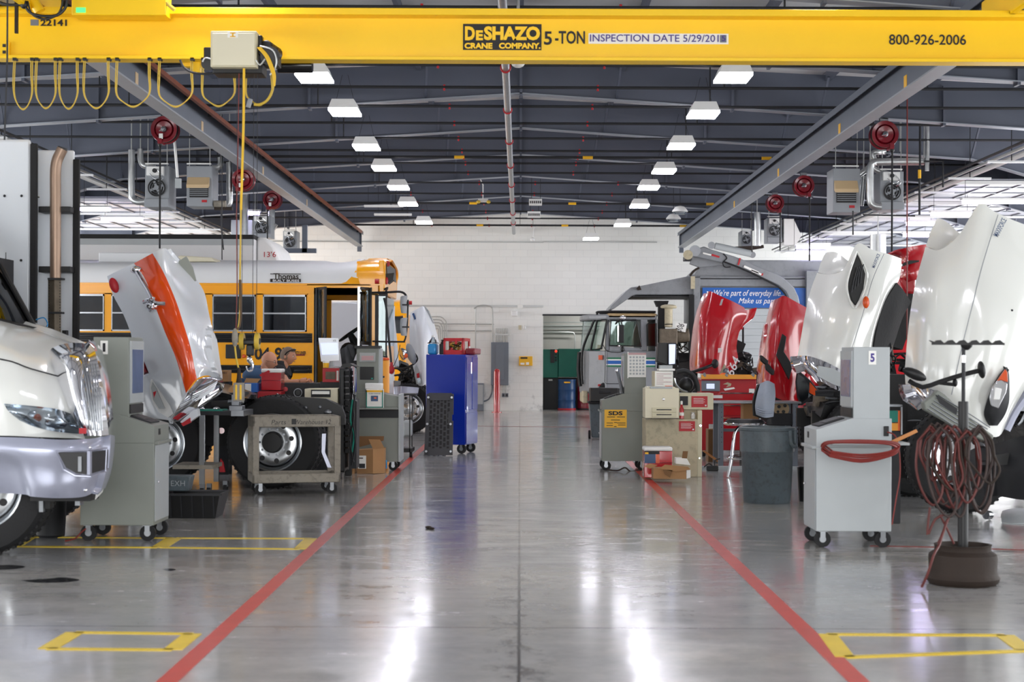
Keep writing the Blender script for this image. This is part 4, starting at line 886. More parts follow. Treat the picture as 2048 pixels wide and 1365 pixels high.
MB().m('dark').patch([[(-160, 700, 11.985), (0, 717, 11.9), (60, 736, 11.88), (118, 752, 11.93)], [(-160, 702, 11.98), (0, 719, 11.89), (60, 738, 11.875), (118, 754, 11.925)]], .006, 4).build('hood_seam', None, T)
g = MB().m('chrome').patch([
    [(98, 712, 12.25), (104, 697, 12.2), (135, 687, 12.3), (170, 688, 12.4), (192, 703, 12.7)],
    [(104, 730, 12.05), (122, 722, 11.85), (145, 716, 11.8), (175, 716, 11.95), (197, 724, 12.4)],
    [(122, 785, 11.95), (138, 780, 11.7), (160, 778, 11.68), (188, 778, 11.85), (207, 780, 12.3)],
    [(145, 840, 11.9), (156, 838, 11.65), (176, 838, 11.65), (200, 838, 11.8), (213, 838, 12.2)],
    [(162, 872, 11.9), (170, 872, 11.68), (185, 872, 11.68), (204, 872, 11.8), (213, 870, 12.2)]], .05, 5).build('grille', None, T)
b = MB().m('aluminium')
for k in range(11):
    x0 = 138+k*5.2; x1 = 164+k*4.0
    b.tube([P(x0, 728, 11.80+.02*abs(k-5)), P((x0+x1)/2+2, 790, 11.66+.02*abs(k-5)), P(x1, 862, 11.62+.02*abs(k-5))], .006, 5, 4)
b.build('grille_bar', None, g)
MB().m('red_flat').pb(158, 172, 857, 868, 11.6, .02).build('grille_badge', None, g)
h = MB().m('lens').patch([[(8, 808, 11.68), (60, 812, 11.64), (110, 818, 11.66), (142, 828, 11.78)], [(18, 824, 11.64), (65, 832, 11.6), (115, 842, 11.62), (155, 852, 11.76)], [(40, 842, 11.68), (75, 856, 11.64), (115, 864, 11.66), (164, 869, 11.8)]], .02, 5).build('headlight', None, T)
MB().m('aluminium').ell(P(60, 832, 11.73), (.09, .04, .055), 14).ell(P(112, 846, 11.73), (.09, .04, .05), 14).m('amber').ell(P(75, 836, 11.67), (.03, .03, .03), 10).build('reflector', None, h)
MB().m('silver_paint').patch([
    [(-200, 872, 12.2), (-40, 874, 11.8), (50, 876, 11.6), (120, 880, 11.5), (180, 878, 11.6), (215, 872, 11.95), (219, 876, 12.6)],
    [(-200, 900, 12.15), (-40, 900, 11.75), (50, 900, 11.52), (120, 900, 11.42), (180, 896, 11.52), (214, 890, 11.9), (219, 890, 12.6)],
    [(-200, 935, 12.2), (0, 930, 11.75), (60, 938, 11.55), (120, 942, 11.46), (180, 938, 11.55), (211, 928, 11.9), (215, 925, 12.6)],
    [(-200, 960, 12.2), (18, 968, 11.78), (65, 972, 11.56), (120, 974, 11.47), (178, 966, 11.56), (206, 950, 11.9), (210, 950, 12.6)],
    [(-200, 980, 12.3), (26, 988, 11.8), (65, 994, 11.6), (120, 997, 11.52), (172, 993, 11.6), (198, 975, 11.95), (202, 970, 12.6)]], .04, 5).build('bumper', None, T)
b = MB().m('black').ppoly([(116, 906, 11.33), (173, 906, 11.35), (173, 950, 11.35), (152, 947, 11.34), (132, 936, 11.33)], .08).ppoly([(181, 905, 11.38), (211, 901, 11.66), (209, 940, 11.66), (181, 948, 11.38)], .08).build('fog_light_recess', None, T)
MB().m('silver_paint').tube([P(112, 903, 11.33), P(175, 901, 11.34), P(213, 896, 11.68), P(210, 944, 11.68), P(180, 954, 11.36), P(150, 952, 11.33), P(128, 940, 11.33)], .008, 6, 1, True).pb(174, 180, 903, 950, 11.33, .05).m('steel').pb(156, 163, 914, 944, 11.32, .02).build('recess_trim', None, b)
MB().m('chrome').ell(P(180, 896, 11.5), (.012, .01, .012), 8).ell(P(171, 981, 11.55), (.014, .01, .014), 8).ell(P(207, 968, 11.85), (.012, .01, .012), 8).build('bumper_bolt', None, T)
MB().m('paper').ppoly([(195, 958, 11.85), (210, 950, 11.85), (204, 985, 11.85), (190, 1000, 11.85)], .02).build('licence_plate', None, T)
MB().m('dark_glass').patch([[(-200, 380, 14.2), (-80, 400, 14.0), (-30, 480, 14.2)], [(-190, 480, 13.7), (-40, 530, 13.6), (8, 542, 13.9)], [(-180, 560, 13.3), (-10, 600, 13.2), (38, 600, 13.5)], [(-170, 612, 13.0), (0, 642, 12.95), (70, 657, 13.2)]], .012, 5).build('windshield', None, T)
MB().m('black').tube([P(-30, 478, 13.9), P(5, 538, 13.8), P(38, 598, 13.45), P(71, 657, 13.15)], .022, 8, 3).tube([P(0, 641, 12.9), P(35, 650, 12.93), P(76, 660, 13.1)], .018, 6, 3).build('windshield_seal', None, T)
MB().m('dark').box(-6.4, -4.75, 13.6, 15.0, 1.0, 2.4).build('cab_interior', None, T)
MB().m('white_paint').box(-7.6, -5.6, 12.9, 15.0, 1.0, 2.75).build('cab', None, T, .08)
wheel(T, WX(-33, 12.1), 12.0, .52, .52, .28)
MB().m('black').box(-6.8, -4.0, 12.4, 12.55, .42, .55).box(-6.8, -4.4, 12.5, 14.4, .5, .75).pb(60, 180, 990, 1003, 11.8, .25).pb(75, 100, 1003, 1018, 11.9, .1).m('steel').pb(78, 86, 1000, 1025, 11.85, .05).pb(150, 160, 995, 1012, 11.9, .1).build('chassis_frame', None, T)
wheel(T, WX(-33, 12.1)-.3, 14.3, .52, .52, .28)
# ================================================================ WHITE BOX TRUCK with exhaust stack
T = thing('box_truck', 'tall white truck sleeper cab with black edge strips and upright exhaust stack', 'truck', (-5.4, 16.2, 0))
MB().m('white_cool').prism([(WX(-170, 15.2), 15.2), (WX(62, 15.2, 400), 15.2), (WX(60, 17.4, 400), 17.4), (WX(-170, 17.4), 17.4)], 'z', .9, ZZ(278, 15.2, 30)).build('sleeper_side', None, T, .03)
MB().m('cart_light').ell((-5.9, 16.2, ZZ(282, 15.2, 30)), (.55, .5, .08), 20).build('roof_fairing', None, T)
MB().m('rubber').box(WX(61, 15.2, 400), WX(75, 15.2, 400), 15.18, 15.22, .9, ZZ(290, 15.3, 70)).build('edge_strip', None, T, .01)
MB().m('dark').pb(60, 76, 393, 395, 15.22, .05).build('strip_joint', None, T)
MB().m('white_cool').prism([(WX(73, 15.5, 400), 15.5), (WX(149, 15.5, 400), 15.5), (WX(145, 17.2, 400), 17.2), (WX(76, 17.2, 400), 17.2)], 'z', .9, ZZ(308, 15.8, 110)).build('rear_panel', None, T, .02)
MB().m('rubber').box(WX(148, 15.5, 400), WX(161, 15.5, 400), 15.45, 15.5, .9, ZZ(327, 15.8, 150)).build('edge_strip', None, T, .01)
b = MB().m('black')
for yy in (413, 533): b.pb(77, 141, yy, yy+12, 15.3, .2)
b.pb(124, 133, 661, 674, 15.42, .07).build('stack_clamp', None, T, .004)
b = MB().m('exhaust').tube([P(111, 700, 15.3), P(111, 560, 15.3), P(111, 400, 15.3), P(111, 345, 15.3), P(114, 322, 15.3), P(120, 308, 15.3), P(125, 298, 15.3)], .052, 20, 5)
b.build('exhaust_stack', None, T)
MB().m('black').cyl(P(124.5, 300, 15.3), P(126, 295, 15.3), .047, n=18).build('stack_mouth', None, T)
sh = MB().m('engine_tan').patch([[P(x, y, 15.27-.06*(1-abs(x-109)/14)) for x in (96, 102, 109, 116, 122)] for y in (556, 600, 640, 700)], .006, 4, world=True).build('heat_shield', None, T)
b = MB().m('dark')
for k in range(24):
    for x in (98, 120): b.ell(P(x, 560+k*5.6, 15.235), (.005, .004, .008), 6)
b.build('perforation', None, sh)
MB().m('dark').pb(95, 124, 556, 560, 15.19, .1).pb(96, 123, 624, 628, 15.2, .1).build('shield_clamp', None, T)
MB().m('jug_blue').tube([P(72, 640, 15.1), P(88, 636, 15.1), P(95, 650, 15.1), P(84, 664, 15.1), P(78, 668, 15.1)], .006, 6, 4).build('air_line', None, T)
b = MB().m('dark')
for x, y in ((9, 392), (43, 392), (42, 521)): b.ell(P(x, y, 15.19), (.013, .008, .013), 8)
b.pb(11, 12, 505, 560, 15.195, .005).build('bolt', None, T)
chassis(T, -8.2, -4.55, 15.6, 17.3)
wheel(T, -6.9, 15.3, .51)
T = thing('trash_bin', 'dark round bin standing behind the white truck bumper', 'bin', (WX(103, 13.3), 13.3, 0))
MB().m('dark').lathe((0, 0, 0), [(.1, 0), (.115, .02), (.13, .4), (.14, .42), (.13, .42), (.11, .05), (.001, .04)], 'z', 24).build('bin_body', None, T, world=False)
# ================================================================ COMPUTER CART 1, TUBS
computer_cart('grey computer cart marked 1 standing beside the chrome-grilled white truck', -3.265, 13.25, 0, '1', tx=.085)
o = MB().m('hose_red').tube([P(130, 1083, 12.9), P(150, 1078, 12.9), P(162, 1066, 12.9), P(172, 1058, 12.9)], .006, 6, 4).build('extension_cord', None); tag(o, 'thin cord on the floor beneath the cart marked 1', 'cord')
T = thing('drain_tub', 'black ribbed drain tub on the floor beside the cart marked 1', 'tub', (WX(388, 14.9), 15.05, 0)); w = .27
MB().m('black').add([(-.25, -.18, 0), (.21, -.18, 0), (.21, .2, 0), (-.25, .2, 0), (-.3, -.24, .23), (.26, -.24, .23), (.26, .26, .23), (-.3, .26, .23), (-.27, -.2, .22), (.23, -.2, .22), (.23, .22, .22), (-.27, .22, .22), (-.22, -.15, .02), (.18, -.15, .02), (.18, .17, .02), (-.22, .17, .02)],
                      [(0, 3, 2, 1), (0, 1, 5, 4), (1, 2, 6, 5), (2, 3, 7, 6), (3, 0, 4, 7), (4, 5, 9, 8), (5, 6, 10, 9), (6, 7, 11, 10), (7, 4, 8, 11), (8, 9, 13, 12), (9, 10, 14, 13), (10, 11, 15, 14), (11, 8, 12, 15), (12, 13, 14, 15)]).build('tub_body', None, T, world=False)
b = MB().m('dark')
for k in range(5): x = -.2+k*.1; b.add([(x-.006, -.195, .01), (x+.006, -.195, .01), (x+.007, -.245, .21), (x-.007, -.245, .21), (x-.006, -.18, .01), (x+.006, -.18, .01), (x+.007, -.225, .21), (x-.007, -.225, .21)], [(0, 1, 2, 3), (4, 7, 6, 5), (0, 3, 7, 4), (1, 5, 6, 2), (0, 4, 5, 1), (3, 2, 6, 7)])
b.box(-.32, .28, -.26, -.24, .215, .235).build('rib', None, T, world=False)
T = thing('drain_tub', 'dark grey shallow tub with chalk writing set inside the black tub', 'tub', (WX(366, 15.3), 15.15, .23))
MB().m('bin_grey').prism([(-.1, .005), (.1, .005), (.13, .15), (-.13, .15)], 'y', -.1, .1).build('tub_body', None, T, .01, world=False)
text('EXH', 'chalk_writing', 'cart_light', T, (.01, -.103, .08), .05, .13, bold=-.01, world=False)
# ================================================================ ORANGE STRIPED OPEN HOOD
T = thing('striped_truck', 'truck with raised white hood carrying a broad orange stripe', 'truck', (-3.9, 17.2, 0))
hd = MB().m('white_cool').patch([
    [(214, 553, 16.2), (240, 540, 16.05), (268, 527, 15.95), (305, 507, 15.95), (330, 497, 16.05), (345, 512, 16.4)],
    [(226, 590, 16.15), (258, 570, 15.85), (291, 560, 15.65), (328, 547, 15.65), (356, 555, 15.95), (402, 572, 16.5)],
    [(246, 628, 16.1), (280, 610, 15.75), (313, 620, 15.5), (351, 600, 15.5), (385, 610, 15.85), (418, 628, 16.45)],
    [(262, 668, 16.1), (303, 660, 15.7), (330, 665, 15.4), (366, 645, 15.4), (400, 660, 15.8), (428, 680, 16.4)],
    [(277, 715, 16.05), (318, 710, 15.65), (351, 715, 15.35), (381, 695, 15.35), (412, 710, 15.75), (435, 728, 16.35)],
    [(305, 775, 16.0), (340, 765, 15.6), (363, 755, 15.35), (389, 735, 15.35), (420, 738, 15.75), (439, 752, 16.3)],
    [(343, 836, 15.95), (358, 812, 15.6), (372, 787, 15.4), (394, 758, 15.4), (418, 752, 15.8), (438, 766, 16.3)]], .03, 6,
    ['white_cool', 'white_cool', 'orange_stripe', 'white_cool', 'white_cool']).build('hood', None, T, label='raised white hood with orange centre stripe')
MB().m('white_cool').patch([
    [(277, 715, 16.06), (268, 700, 16.1), (262, 668, 16.12)],
    [(290, 745, 16.04), (266, 730, 16.12), (264, 690, 16.3)],
    [(318, 795, 16.0), (284, 780, 16.1), (256, 748, 16.4)],
    [(342, 838, 15.96), (300, 826, 16.1), (262, 800, 16.4)],
    [(345, 842, 15.97), (310, 838, 16.1), (275, 832, 16.4)]], .03, 5).build('fender', None, T)
hl = MB().m('white').ppoly([(299, 775, 15.93), (302, 760, 15.93), (309, 758, 15.93), (318, 772, 15.9), (326, 792, 15.85), (340, 812, 15.8), (346, 828, 15.8), (336, 836, 15.82), (318, 825, 15.88), (304, 802, 15.92)], .05).build('headlight', None, T)
MB().m('cart_light').ppoly([(302, 776, 15.88), (305, 765, 15.88), (313, 778, 15.86), (322, 800, 15.82), (330, 818, 15.8), (318, 818, 15.82), (306, 800, 15.86)], .02).m('red_flat').ppoly([(306, 785, 15.86), (314, 782, 15.85), (318, 800, 15.84), (310, 806, 15.85)], .02).build('headlight_lens', None, hl)
m_ = MB().m('chrome').ppoly([(265, 728, 15.95), (280, 719, 15.9), (288, 722, 15.9), (298, 748, 15.86), (286, 756, 15.9), (276, 752, 15.92)], .03).build('side_marker', None, T)
MB().m('tail_red').ppoly([(268, 730, 15.92), (282, 723, 15.87), (293, 744, 15.83), (279, 750, 15.88)], .03).build('marker_lens', None, m_)
MB().m('red_flat').ell(P(228, 571, 16.0), (.045, .03, .08), 14, Euler((0, -.35, 0)).to_matrix()).build('turn_signal', None, T)
hg = MB().m('chrome').tube([P(272, 541, 15.78), P(283, 560, 15.66), P(295, 580, 15.55), P(304, 598, 15.45)], .022, 10, 3).ell(P(272, 540, 15.78), (.06, .04, .04), 12).tube([P(288, 605, 15.5), P(300, 600, 15.42), P(312, 607, 15.4), P(330, 608, 15.42)], .02, 8, 3).ell(P(303, 612, 15.45), (.06, .04, .05), 12).tube([P(308, 596, 15.45), P(304, 615, 15.42), P(300, 622, 15.45)], .018, 8, 3)
hg.build('hood_hinge', None, T)
MB().m('cart_grey').ppoly([(343, 532, 16.2), (372, 513, 16.35), (385, 535, 16.4), (392, 562, 16.4), (378, 565, 16.35), (360, 553, 16.25)], .03).build('cowl_flap', None, T)
gr = MB().m('chrome').ppoly([(341, 838, 15.75), (371, 789, 15.4), (394, 760, 15.45), (412, 753, 15.7), (432, 757, 16.0), (440, 770, 16.2), (435, 786, 16.1), (395, 815, 15.85), (347, 847, 15.8)], .3).build('grille', None, T, .02)
b = MB().m('aluminium')
for k in range(6): t = k/5; b.tube([P(350+t*14, 832-t*32, 15.62-.1*t), P(390+t*18, 803-t*24, 15.6+.1*t), P(428+t*6, 780-t*16, 15.9+.1*t)], .007, 6)
b.build('grille_bar', None, gr)
MB().m('white_cool').ppoly([(360, 845, 15.9), (385, 822, 15.9), (395, 818, 15.9), (397, 832, 15.9), (372, 850, 15.9)], .1).m('red_flat').ppoly([(362, 848, 15.88), (380, 836, 15.88), (381, 846, 15.88), (366, 853, 15.88)], .05).build('bumper_lamp', None, T)
wheel(T, WX(318, 18.4), 18.3, .51, .51, .26)
wheel(T, WX(318, 18.4)-.1, 19.3, .51, .51, .26)
chassis(T, -8.5, -3.7, 18.6, 19.4, .7)
engine(T, -5.0, -3.9, 18.7, 19.4, .7, 1.35, 30, 3)
MB().m('black').box(-6.9, -4.75, 18.0, 18.5, .28, .95).build('reflection_block', None, T, .06)  # dark box added to keep the yellow bus out of the floor reflection
MB().m('white_cool').box(-8.6, -6.3, 17.6, 20.2, 1.0, 2.7).build('cab', None, T, .1)
# ================================================================ TRACTOR CHASSIS
T = thing('tractor_chassis', 'bare black truck chassis with big tyre and aluminium rim behind utility cart', 'truck', (-3.6, 18.6, 0))
xw = WX(547, 18.3)
w_ = wheel(T, xw, 18.25, .53, .53, .3, 'deep'); wheel(T, xw+.02, 18.58, .53, .53, .28, name='inner_wheel')
MB().m('black').ppoly([(560, 797, 18.4), (590, 794, 18.4), (652, 798, 18.4), (684, 815, 18.4), (690, 832, 18.4), (690, 850, 18.4), (560, 850, 18.4)], .1).build('frame_rail', None, T)
MB().m('black').ppoly([(560, 797, 19.2), (652, 798, 19.2), (684, 812, 19.2), (690, 850, 19.2), (560, 850, 19.2)], .1).build('frame_rail', None, T)
MB().m('steel').ell(P(656, 825, 18.38), (.05, .03, .03), 10).ell(P(640, 815, 18.38), (.02, .02, .02), 8).ell(P(612, 816, 18.38), (.02, .02, .02), 8).build('frame_bolt', None, T)
MB().m('black').box(-3.6, -2.6, 18.9, 19.3, .72, .92).box(-4.25, -3.0, 18.95, 19.35, .45, 1.0).box(-3.6, -3.2, 18.3, 19.4, .92, 1.0).build('cross_member', None, T)
MB().m('black_gloss').patch([[(418, 770, 19.0), (450, 768, 19.0), (480, 776, 19.0), (515, 788, 19.0)], [(405, 778, 18.4), (440, 776, 18.4), (475, 786, 18.4), (513, 797, 18.4)], [(400, 785, 18.0), (440, 785, 18.0), (478, 794, 18.0), (505, 799, 18.0)]], .05, 4).build('fifth_wheel_plate', None, T)
MB().m('dark').pb(400, 480, 786, 820, 18.1, .6).m('black').cyl(P(425, 812, 18), P(470, 812, 18), .07, n=14).build('mount_block', None, T)
MB().m('silver_paint').ppoly([(644, 868, 18.0), (652, 868, 18.0), (650, 905, 18.0), (663, 936, 18.0), (655, 936, 18.0), (643, 905, 18.0)], .03).build('mudflap_bracket', None, T)
MB().m('black').ppoly([(655, 850, 18.25), (676, 850, 18.25), (676, 938, 18.25), (660, 938, 18.25)], .02).build('mudflap', None, T)
MB().m('red').cyl(P(443, 862, 18.3), P(443, 862, 18.5), .035, n=14).m('red_flat').ppoly([(446, 925, 18.2), (441, 918, 18.2), (436, 945, 18.2), (450, 945, 18.2)], .04).build('air_fitting', None, T)
# ================================================================ STEEL TABLE
T = thing('steel_table', 'rolling steel work table with dark top in front of the orange-striped hood', 'table', (WX(430, 17.4), 17.5, 0))
d = 17.2
MB().m('dark').pb(372, 468, 823, 831, d, .6).m('steel').pb(462, 487, 822, 833, d-.02, .62).build('table_top', None, T)
for x, dd in ((404, d+.03), (433, d+.5), (475, d+.05)): 
    if x < 450: MB().m('aluminium').box(WX(x-5, dd), WX(x+5, dd), dd, dd+.05, .12, ZZ(830, dd)).build('leg', None, T)
MB().m('utility_grey').pb(345, 425, 931, 939, d+.02, .55).build('lower_shelf', None, T)
for x, y in ((WX(404, d), d+.05), (WX(435, d), d+.5), (WX(415, d), d+.12)):
    q = MB().m('rubber').cyl((x-.02, y, .05), (x+.02, y, .05), .05, n=16).m('steel').box(x-.025, x+.025, y-.03, y+.03, .07, .13).build('caster', None, T)
T = thing('bench_vise', 'grey bench vise bolted on the end of the rolling steel table', 'vise', P(470, 822, 17.2))
MB().m('steel').pb(458, 484, 812, 823, 17.25, .2).pb(463, 478, 790, 812, 17.28, .12).cyl(P(456, 804, 17.34), P(488, 804, 17.34), .022, n=10).build('vise_body', None, T, .006)
T = thing('parts_tray', 'shallow tray of small parts and a glass on the rolling steel table', 'tray', P(430, 823, 17.3))
MB().m('teal').pb(395, 445, 820, 823, 17.25, .3).m('chrome').ell(P(433, 818, 17.3), (.04, .04, .02), 10).ell(P(404, 818, 17.3), (.03, .03, .02), 10).build('tray', None, T)
# ================================================================ UTILITY CART
T = thing('utility_cart', 'scuffed grey two-shelf utility cart with marker writing before the big tyre', 'utility cart', (-2.5, 17.72, 0), .27)
zt, zs = ZZ(831, 18.0), ZZ(943, 18.0)
W2, D2 = .48, .26
MB().m('utility_grey').box(-W2, W2, -D2, D2, zt-.05, zt-.03).box(-W2, W2, -D2, -D2+.03, zt-.12, zt).box(-W2, W2, D2-.03, D2, zt-.12, zt).box(-W2, -W2+.03, -D2, D2, zt-.12, zt).box(W2-.03, W2, -D2, D2, zt-.12, zt).build('top_shelf', None, T, .01, world=False)
MB().m('utility_grey').box(-W2, W2, -D2, D2, zs-.08, zs-.06).box(-W2, W2, -D2, -D2+.03, zs-.1, zs).box(-W2, W2, D2-.03, D2, zs-.1, zs).box(-W2, -W2+.03, -D2, D2, zs-.1, zs).box(W2-.03, W2, -D2, D2, zs-.1, zs).build('bottom_shelf', None, T, .01, world=False)
for sx in (-1, 1):
    for sy in (-1, 1):
        MB().m('utility_grey').box(sx*W2-(.07 if sx > 0 else 0), sx*W2+(.07 if sx < 0 else 0), sy*D2-(.05 if sy > 0 else 0), sy*D2+(.05 if sy < 0 else 0), zs-.02, zt-.1).build('post', None, T, .008, world=False)
        caster(T, sx*(W2-.09), sy*(D2-.06), .058, .14)
text('Parts', 'marker_writing', 'dark', T, (-.2, -D2-.002, zt-.065), .05, .16, bold=-.01, world=False, shear=.2); text('Warehouse 12', 'marker_writing', 'dark', T, (.17, -D2-.002, zt-.065), .05, .4, bold=-.01, world=False, shear=.2)
MB().m('black').box(-.06, -.01, -D2-.004, -D2+.001, zt-.09, zt-.03).build('tape_patch', None, T, world=False)
# ================================================================ BENCH BEHIND WITH COOLER, PRINTER
T = thing('service_bench', 'dark grey service bench behind the bare chassis, holding cooler and printer', 'bench', (-2.7, 20.3, 0))
MB().m('dark').box(WX(500, 20.1), WX(678, 20.1), 20.05, 20.45, 0, ZZ(768, 20.1)).build('cabinet_body', None, T, .01)
MB().m('dark').box(WX(604, 19.6), WX(678, 19.6), 19.6, 20.05, 0, ZZ(816.5, 19.6)).build('lower_shelf', None, T, .01)
MB().m('steel').torus(P(596, 786, 20.03), .05, .008, 'y', 20, 6).m('black').cyl(P(596, 786, 20.0), P(596, 786, 20.05), .035, n=14).m('red_flat').cyl(P(571, 779, 19.98), P(571, 779, 20.05), .03, n=12).build('gauge', None, T)
T = thing('tool_box', 'small red tool box under the red and white cooler', 'tool box', P(530, 800, 19.6))
MB().m('red_flat').pb(500, 562, 783, 801, 19.62, .35).m('chrome').pb(553, 556, 787, 790, 19.6, .02).build('box_body', None, T, .006)
MB().m('dark').box(WX(500, 19.6), WX(562, 19.6), 19.66, 20.0, 0, ZZ(801, 19.66)).build('box_stand', None, T)
def cooler(lab, x0, x1, y0, ym, y1, d, dep, tilt):
    T = thing('cooler', lab, 'cooler', P((x0+x1)/2, y1, d+dep/2))
    MB().m('red').pb(x0+.5, x1-.5, ym, y1, d, dep).m('tail_red').pb(x0, x1, ym+(y1-ym)*.42, ym+(y1-ym)*.46, d-.004, dep).build('cooler_body', None, T, .015)
    MB().m('white').pb(x0, x1, y0, ym, d-.01, dep+.02).build('lid', None, T, .015)
    return T
c = cooler('red cooler with white lid on the bench beside the two men', 522, 562.5, 738, 746, 781, 19.62, .3, 0)
MB().m('red').ppoly([(519, 750, 19.58), (537, 741, 19.58), (540, 743, 19.58), (538, 747, 19.58), (524, 754, 19.58), (520, 753, 19.58)], .02).build('handle', None, c)
c = MB().m('sign_blue').pb(486, 514, 767, 785, 19.5, .3).build('parts_box', None, bevel=.004); tag(c, 'small open blue and white carton beside the red and white cooler', 'box')
MB().m('paper').pb(490, 502, 768, 784, 19.49, .01).build('printed_side', None, c)
MB().m('cardboard').ppoly([(488, 766, 19.6), (492, 757, 19.6), (521, 758, 19.6), (514, 766, 19.6)], .02).build('box_flap', None, c)
MB().m('black').box(WX(486, 19.55), WX(514, 19.55), 19.55, 19.8, 0, ZZ(785, 19.5)).build('box_stand', None, c)
c = MB().m('cardboard').pb(441, 456, 741, 766, 20.4, .25).build('cardboard_box', None, bevel=.004); tag(c, 'plain cardboard box behind the chassis fifth wheel plate', 'cardboard box')
text('001', 'box_print', 'dark', c, P(449, 746, 20.395), .03, .06, bold=0); MB().m('dark').box(WX(438, 20.4), WX(458, 20.4), 20.4, 20.65, 0, ZZ(766, 20.4)).build('box_stand', None, c)
pr = thing('printer', 'beige printer with paper in its slot before the dark bench', 'printer', P(642, 816, 19.7))
MB().m('printer').ppoly([(609, 778, 19.55), (676, 777, 19.55), (676, 816, 19.55), (609, 797, 19.55)], .4).pb(609, 676, 796, 816, 19.6, .4).build('printer_body', None, pr, .01)
MB().m('dark').pb(622, 661, 780, 795, 19.53, .02).build('paper_slot', None, pr); MB().m('paper').pb(624, 658, 783, 789, 19.46, .1).build('paper_sheet', None, pr)
MB().m('red_flat').pb(656, 661, 801, 804, 19.53, .01).build('button', None, pr)
# monitor, box and cup behind
T = thing('monitor', 'pale tilted computer monitor with a bright screen by the bus door', 'monitor', P(660, 735, 20.2))
MB().m('white_cool').ppoly([(636.5, 676, 20.1), (676.5, 677, 20.1), (678.5, 722, 20.1), (642, 724, 20.1)], .05).build('monitor_frame', None, T, .005)
MB().m('screen_glow').ppoly([(641, 687, 20.09), (674, 687, 20.09), (675.5, 709, 20.09), (644, 710, 20.09)], .012).build('screen', None, T)
text('ATE', 'lettering', 'dark', T, P(669, 682, 20.09), .022, .04)
MB().m('cart_light').pb(655, 667, 710, 737, 20.16, .06).pb(648, 676, 733, 737, 20.1, .25).build('stand', None, T, .005)
o = MB().m('sign_yellow').lathe(P(652, 736, 20.0), [(.035, 0), (.04, .06)], 'z', 16).m('white').lathe(P(652, 736, 20.0), [(.04, .06), (.045, .085), (.03, .09)], 'z', 16).build('cup', None); tag(o, 'small amber and white cup under the tilted monitor', 'cup')
T = thing('battery_charger', 'red and black carton labelled in small print below the monitor', 'box', P(662, 768, 20.0))
MB().m('red_flat').pb(645, 679, 737, 765, 19.98, .3).build('carton', None, T, .004); MB().m('engine_tan').pb(651, 671, 744, 759, 19.97, .01).m('paper').pb(673, 677, 742, 762, 19.97, .01).build('printed_label', None, T)
T = thing('dark_pedestal', 'dark grey metal pedestal under the red carton and monitor', 'stand', (WX(662, 20), 20.1, 0))
MB().m('dark').box(WX(641, 20), WX(680, 20), 19.99, 20.4, 1.0, ZZ(765, 20)).box(WX(648, 20), WX(678, 20), 20.2, 20.8, ZZ(765, 20), ZZ(737, 20)).build('pedestal_body', None, T, .006)
T = thing('black_cabinet', 'black equipment cabinet with chrome side and hanging cables by the bus door', 'cabinet', (WX(692, 19.6), 19.9, 0))
MB().m('black').box(WX(680, 19.6), WX(692, 19.6), 19.5, 20.1, .1, ZZ(738, 19.6)).build('cabinet_body', None, T, .02)
b = MB().m('rubber')
for k in range(14): b.pb(690, 699, 742+k*12, 751+k*12, 19.46, .1)
b.build('cooling_fin', None, T, .004)
MB().m('chrome').patch([[(698, 735, 19.6), (706, 733, 19.5), (713, 738, 19.7)], [(698, 780, 19.6), (707, 780, 19.5), (713, 785, 19.7)], [(702, 800, 19.6), (708, 800, 19.5), (711, 805, 19.7)]], .02, 4).build('chrome_cover', None, T)
MB().m('black').ppoly([(680, 736, 19.7), (712, 734, 19.7), (700, 727, 19.7), (686, 728, 19.7)], .4).build('cabinet_top', None, T)
b = MB().m('teal').tube([P(705, 800, 19.5), P(701, 840, 19.5), P(708, 870, 19.5), P(704, 905, 19.5)], .012, 6, 4).m('black').tube([P(700, 790, 19.52), P(708, 830, 19.5), P(700, 880, 19.5), P(707, 925, 19.5)], .014, 6, 4).m('dark').tube([P(710, 790, 19.5), P(706, 840, 19.5), P(711, 890, 19.5), P(703, 932, 19.5)], .014, 6, 4)
b.build('cable', None, T)
MB().m('dark').pb(698, 713, 800, 938, 19.62, .35).build('cable_tray', None, T)
T = thing('office_chair', 'dark padded office seat tucked by the bus door behind the monitor', 'chair', (WX(690, 21.3), 21.4, 0))
MB().m('dark').patch([[(680, 700, 21.2), (692, 694, 21.2), (702, 698, 21.4)], [(682, 716, 21.1), (694, 712, 21.1), (706, 716, 21.3)], [(684, 733, 21.1), (696, 733, 21.1), (708, 735, 21.3)]], .06, 4).ell(P(699, 708, 21.3), (.08, .06, .13), 14).build('backrest', None, T)
MB().m('black').cyl((T.location.x, 21.4, .05), (T.location.x, 21.4, ZZ(734, 21.3)), .03, n=10).cyl((T.location.x-.25, 21.4, .04), (T.location.x+.25, 21.4, .04), .025, n=8).build('base', None, T)
# ================================================================ GREY TOWER CART (desk cart)
T = thing('computer_cart', 'grey computer cart with tall tower before the bus door, holding a white carton', 'computer cart', (WX(757, 21.3), 21.55, 0))
d = 21.2
MB().m('cart_grey').box(WX(713, d), WX(797, d), d+.02, d+.6, .12, ZZ(815, d)).build('cabinet', None, T, .006)
MB().m('cart_light').box(WX(797, d), WX(803, d)-.01, d+.0, d+.6, .12, ZZ(790, d)).build('cabinet_side', None, T, .004)  # lit side of the cabinet put in as a paler grey
MB().m('cart_grey').prism([(WX(713, d), ZZ(818, d)), (WX(797, d), ZZ(818, d)), (WX(797, d), ZZ(795, d)), (WX(757, d), ZZ(787, d)), (WX(713, d), ZZ(787, d))], 'y', d+.04, d+.6).box(WX(712, d), WX(797, d), d-.18, d+.05, ZZ(820, d), ZZ(817, d)).build('desk', None, T, .005)
MB().m('cart_grey').pb(713, 757, 697, 790, d+.08, .4).build('monitor_tower', None, T, .006)
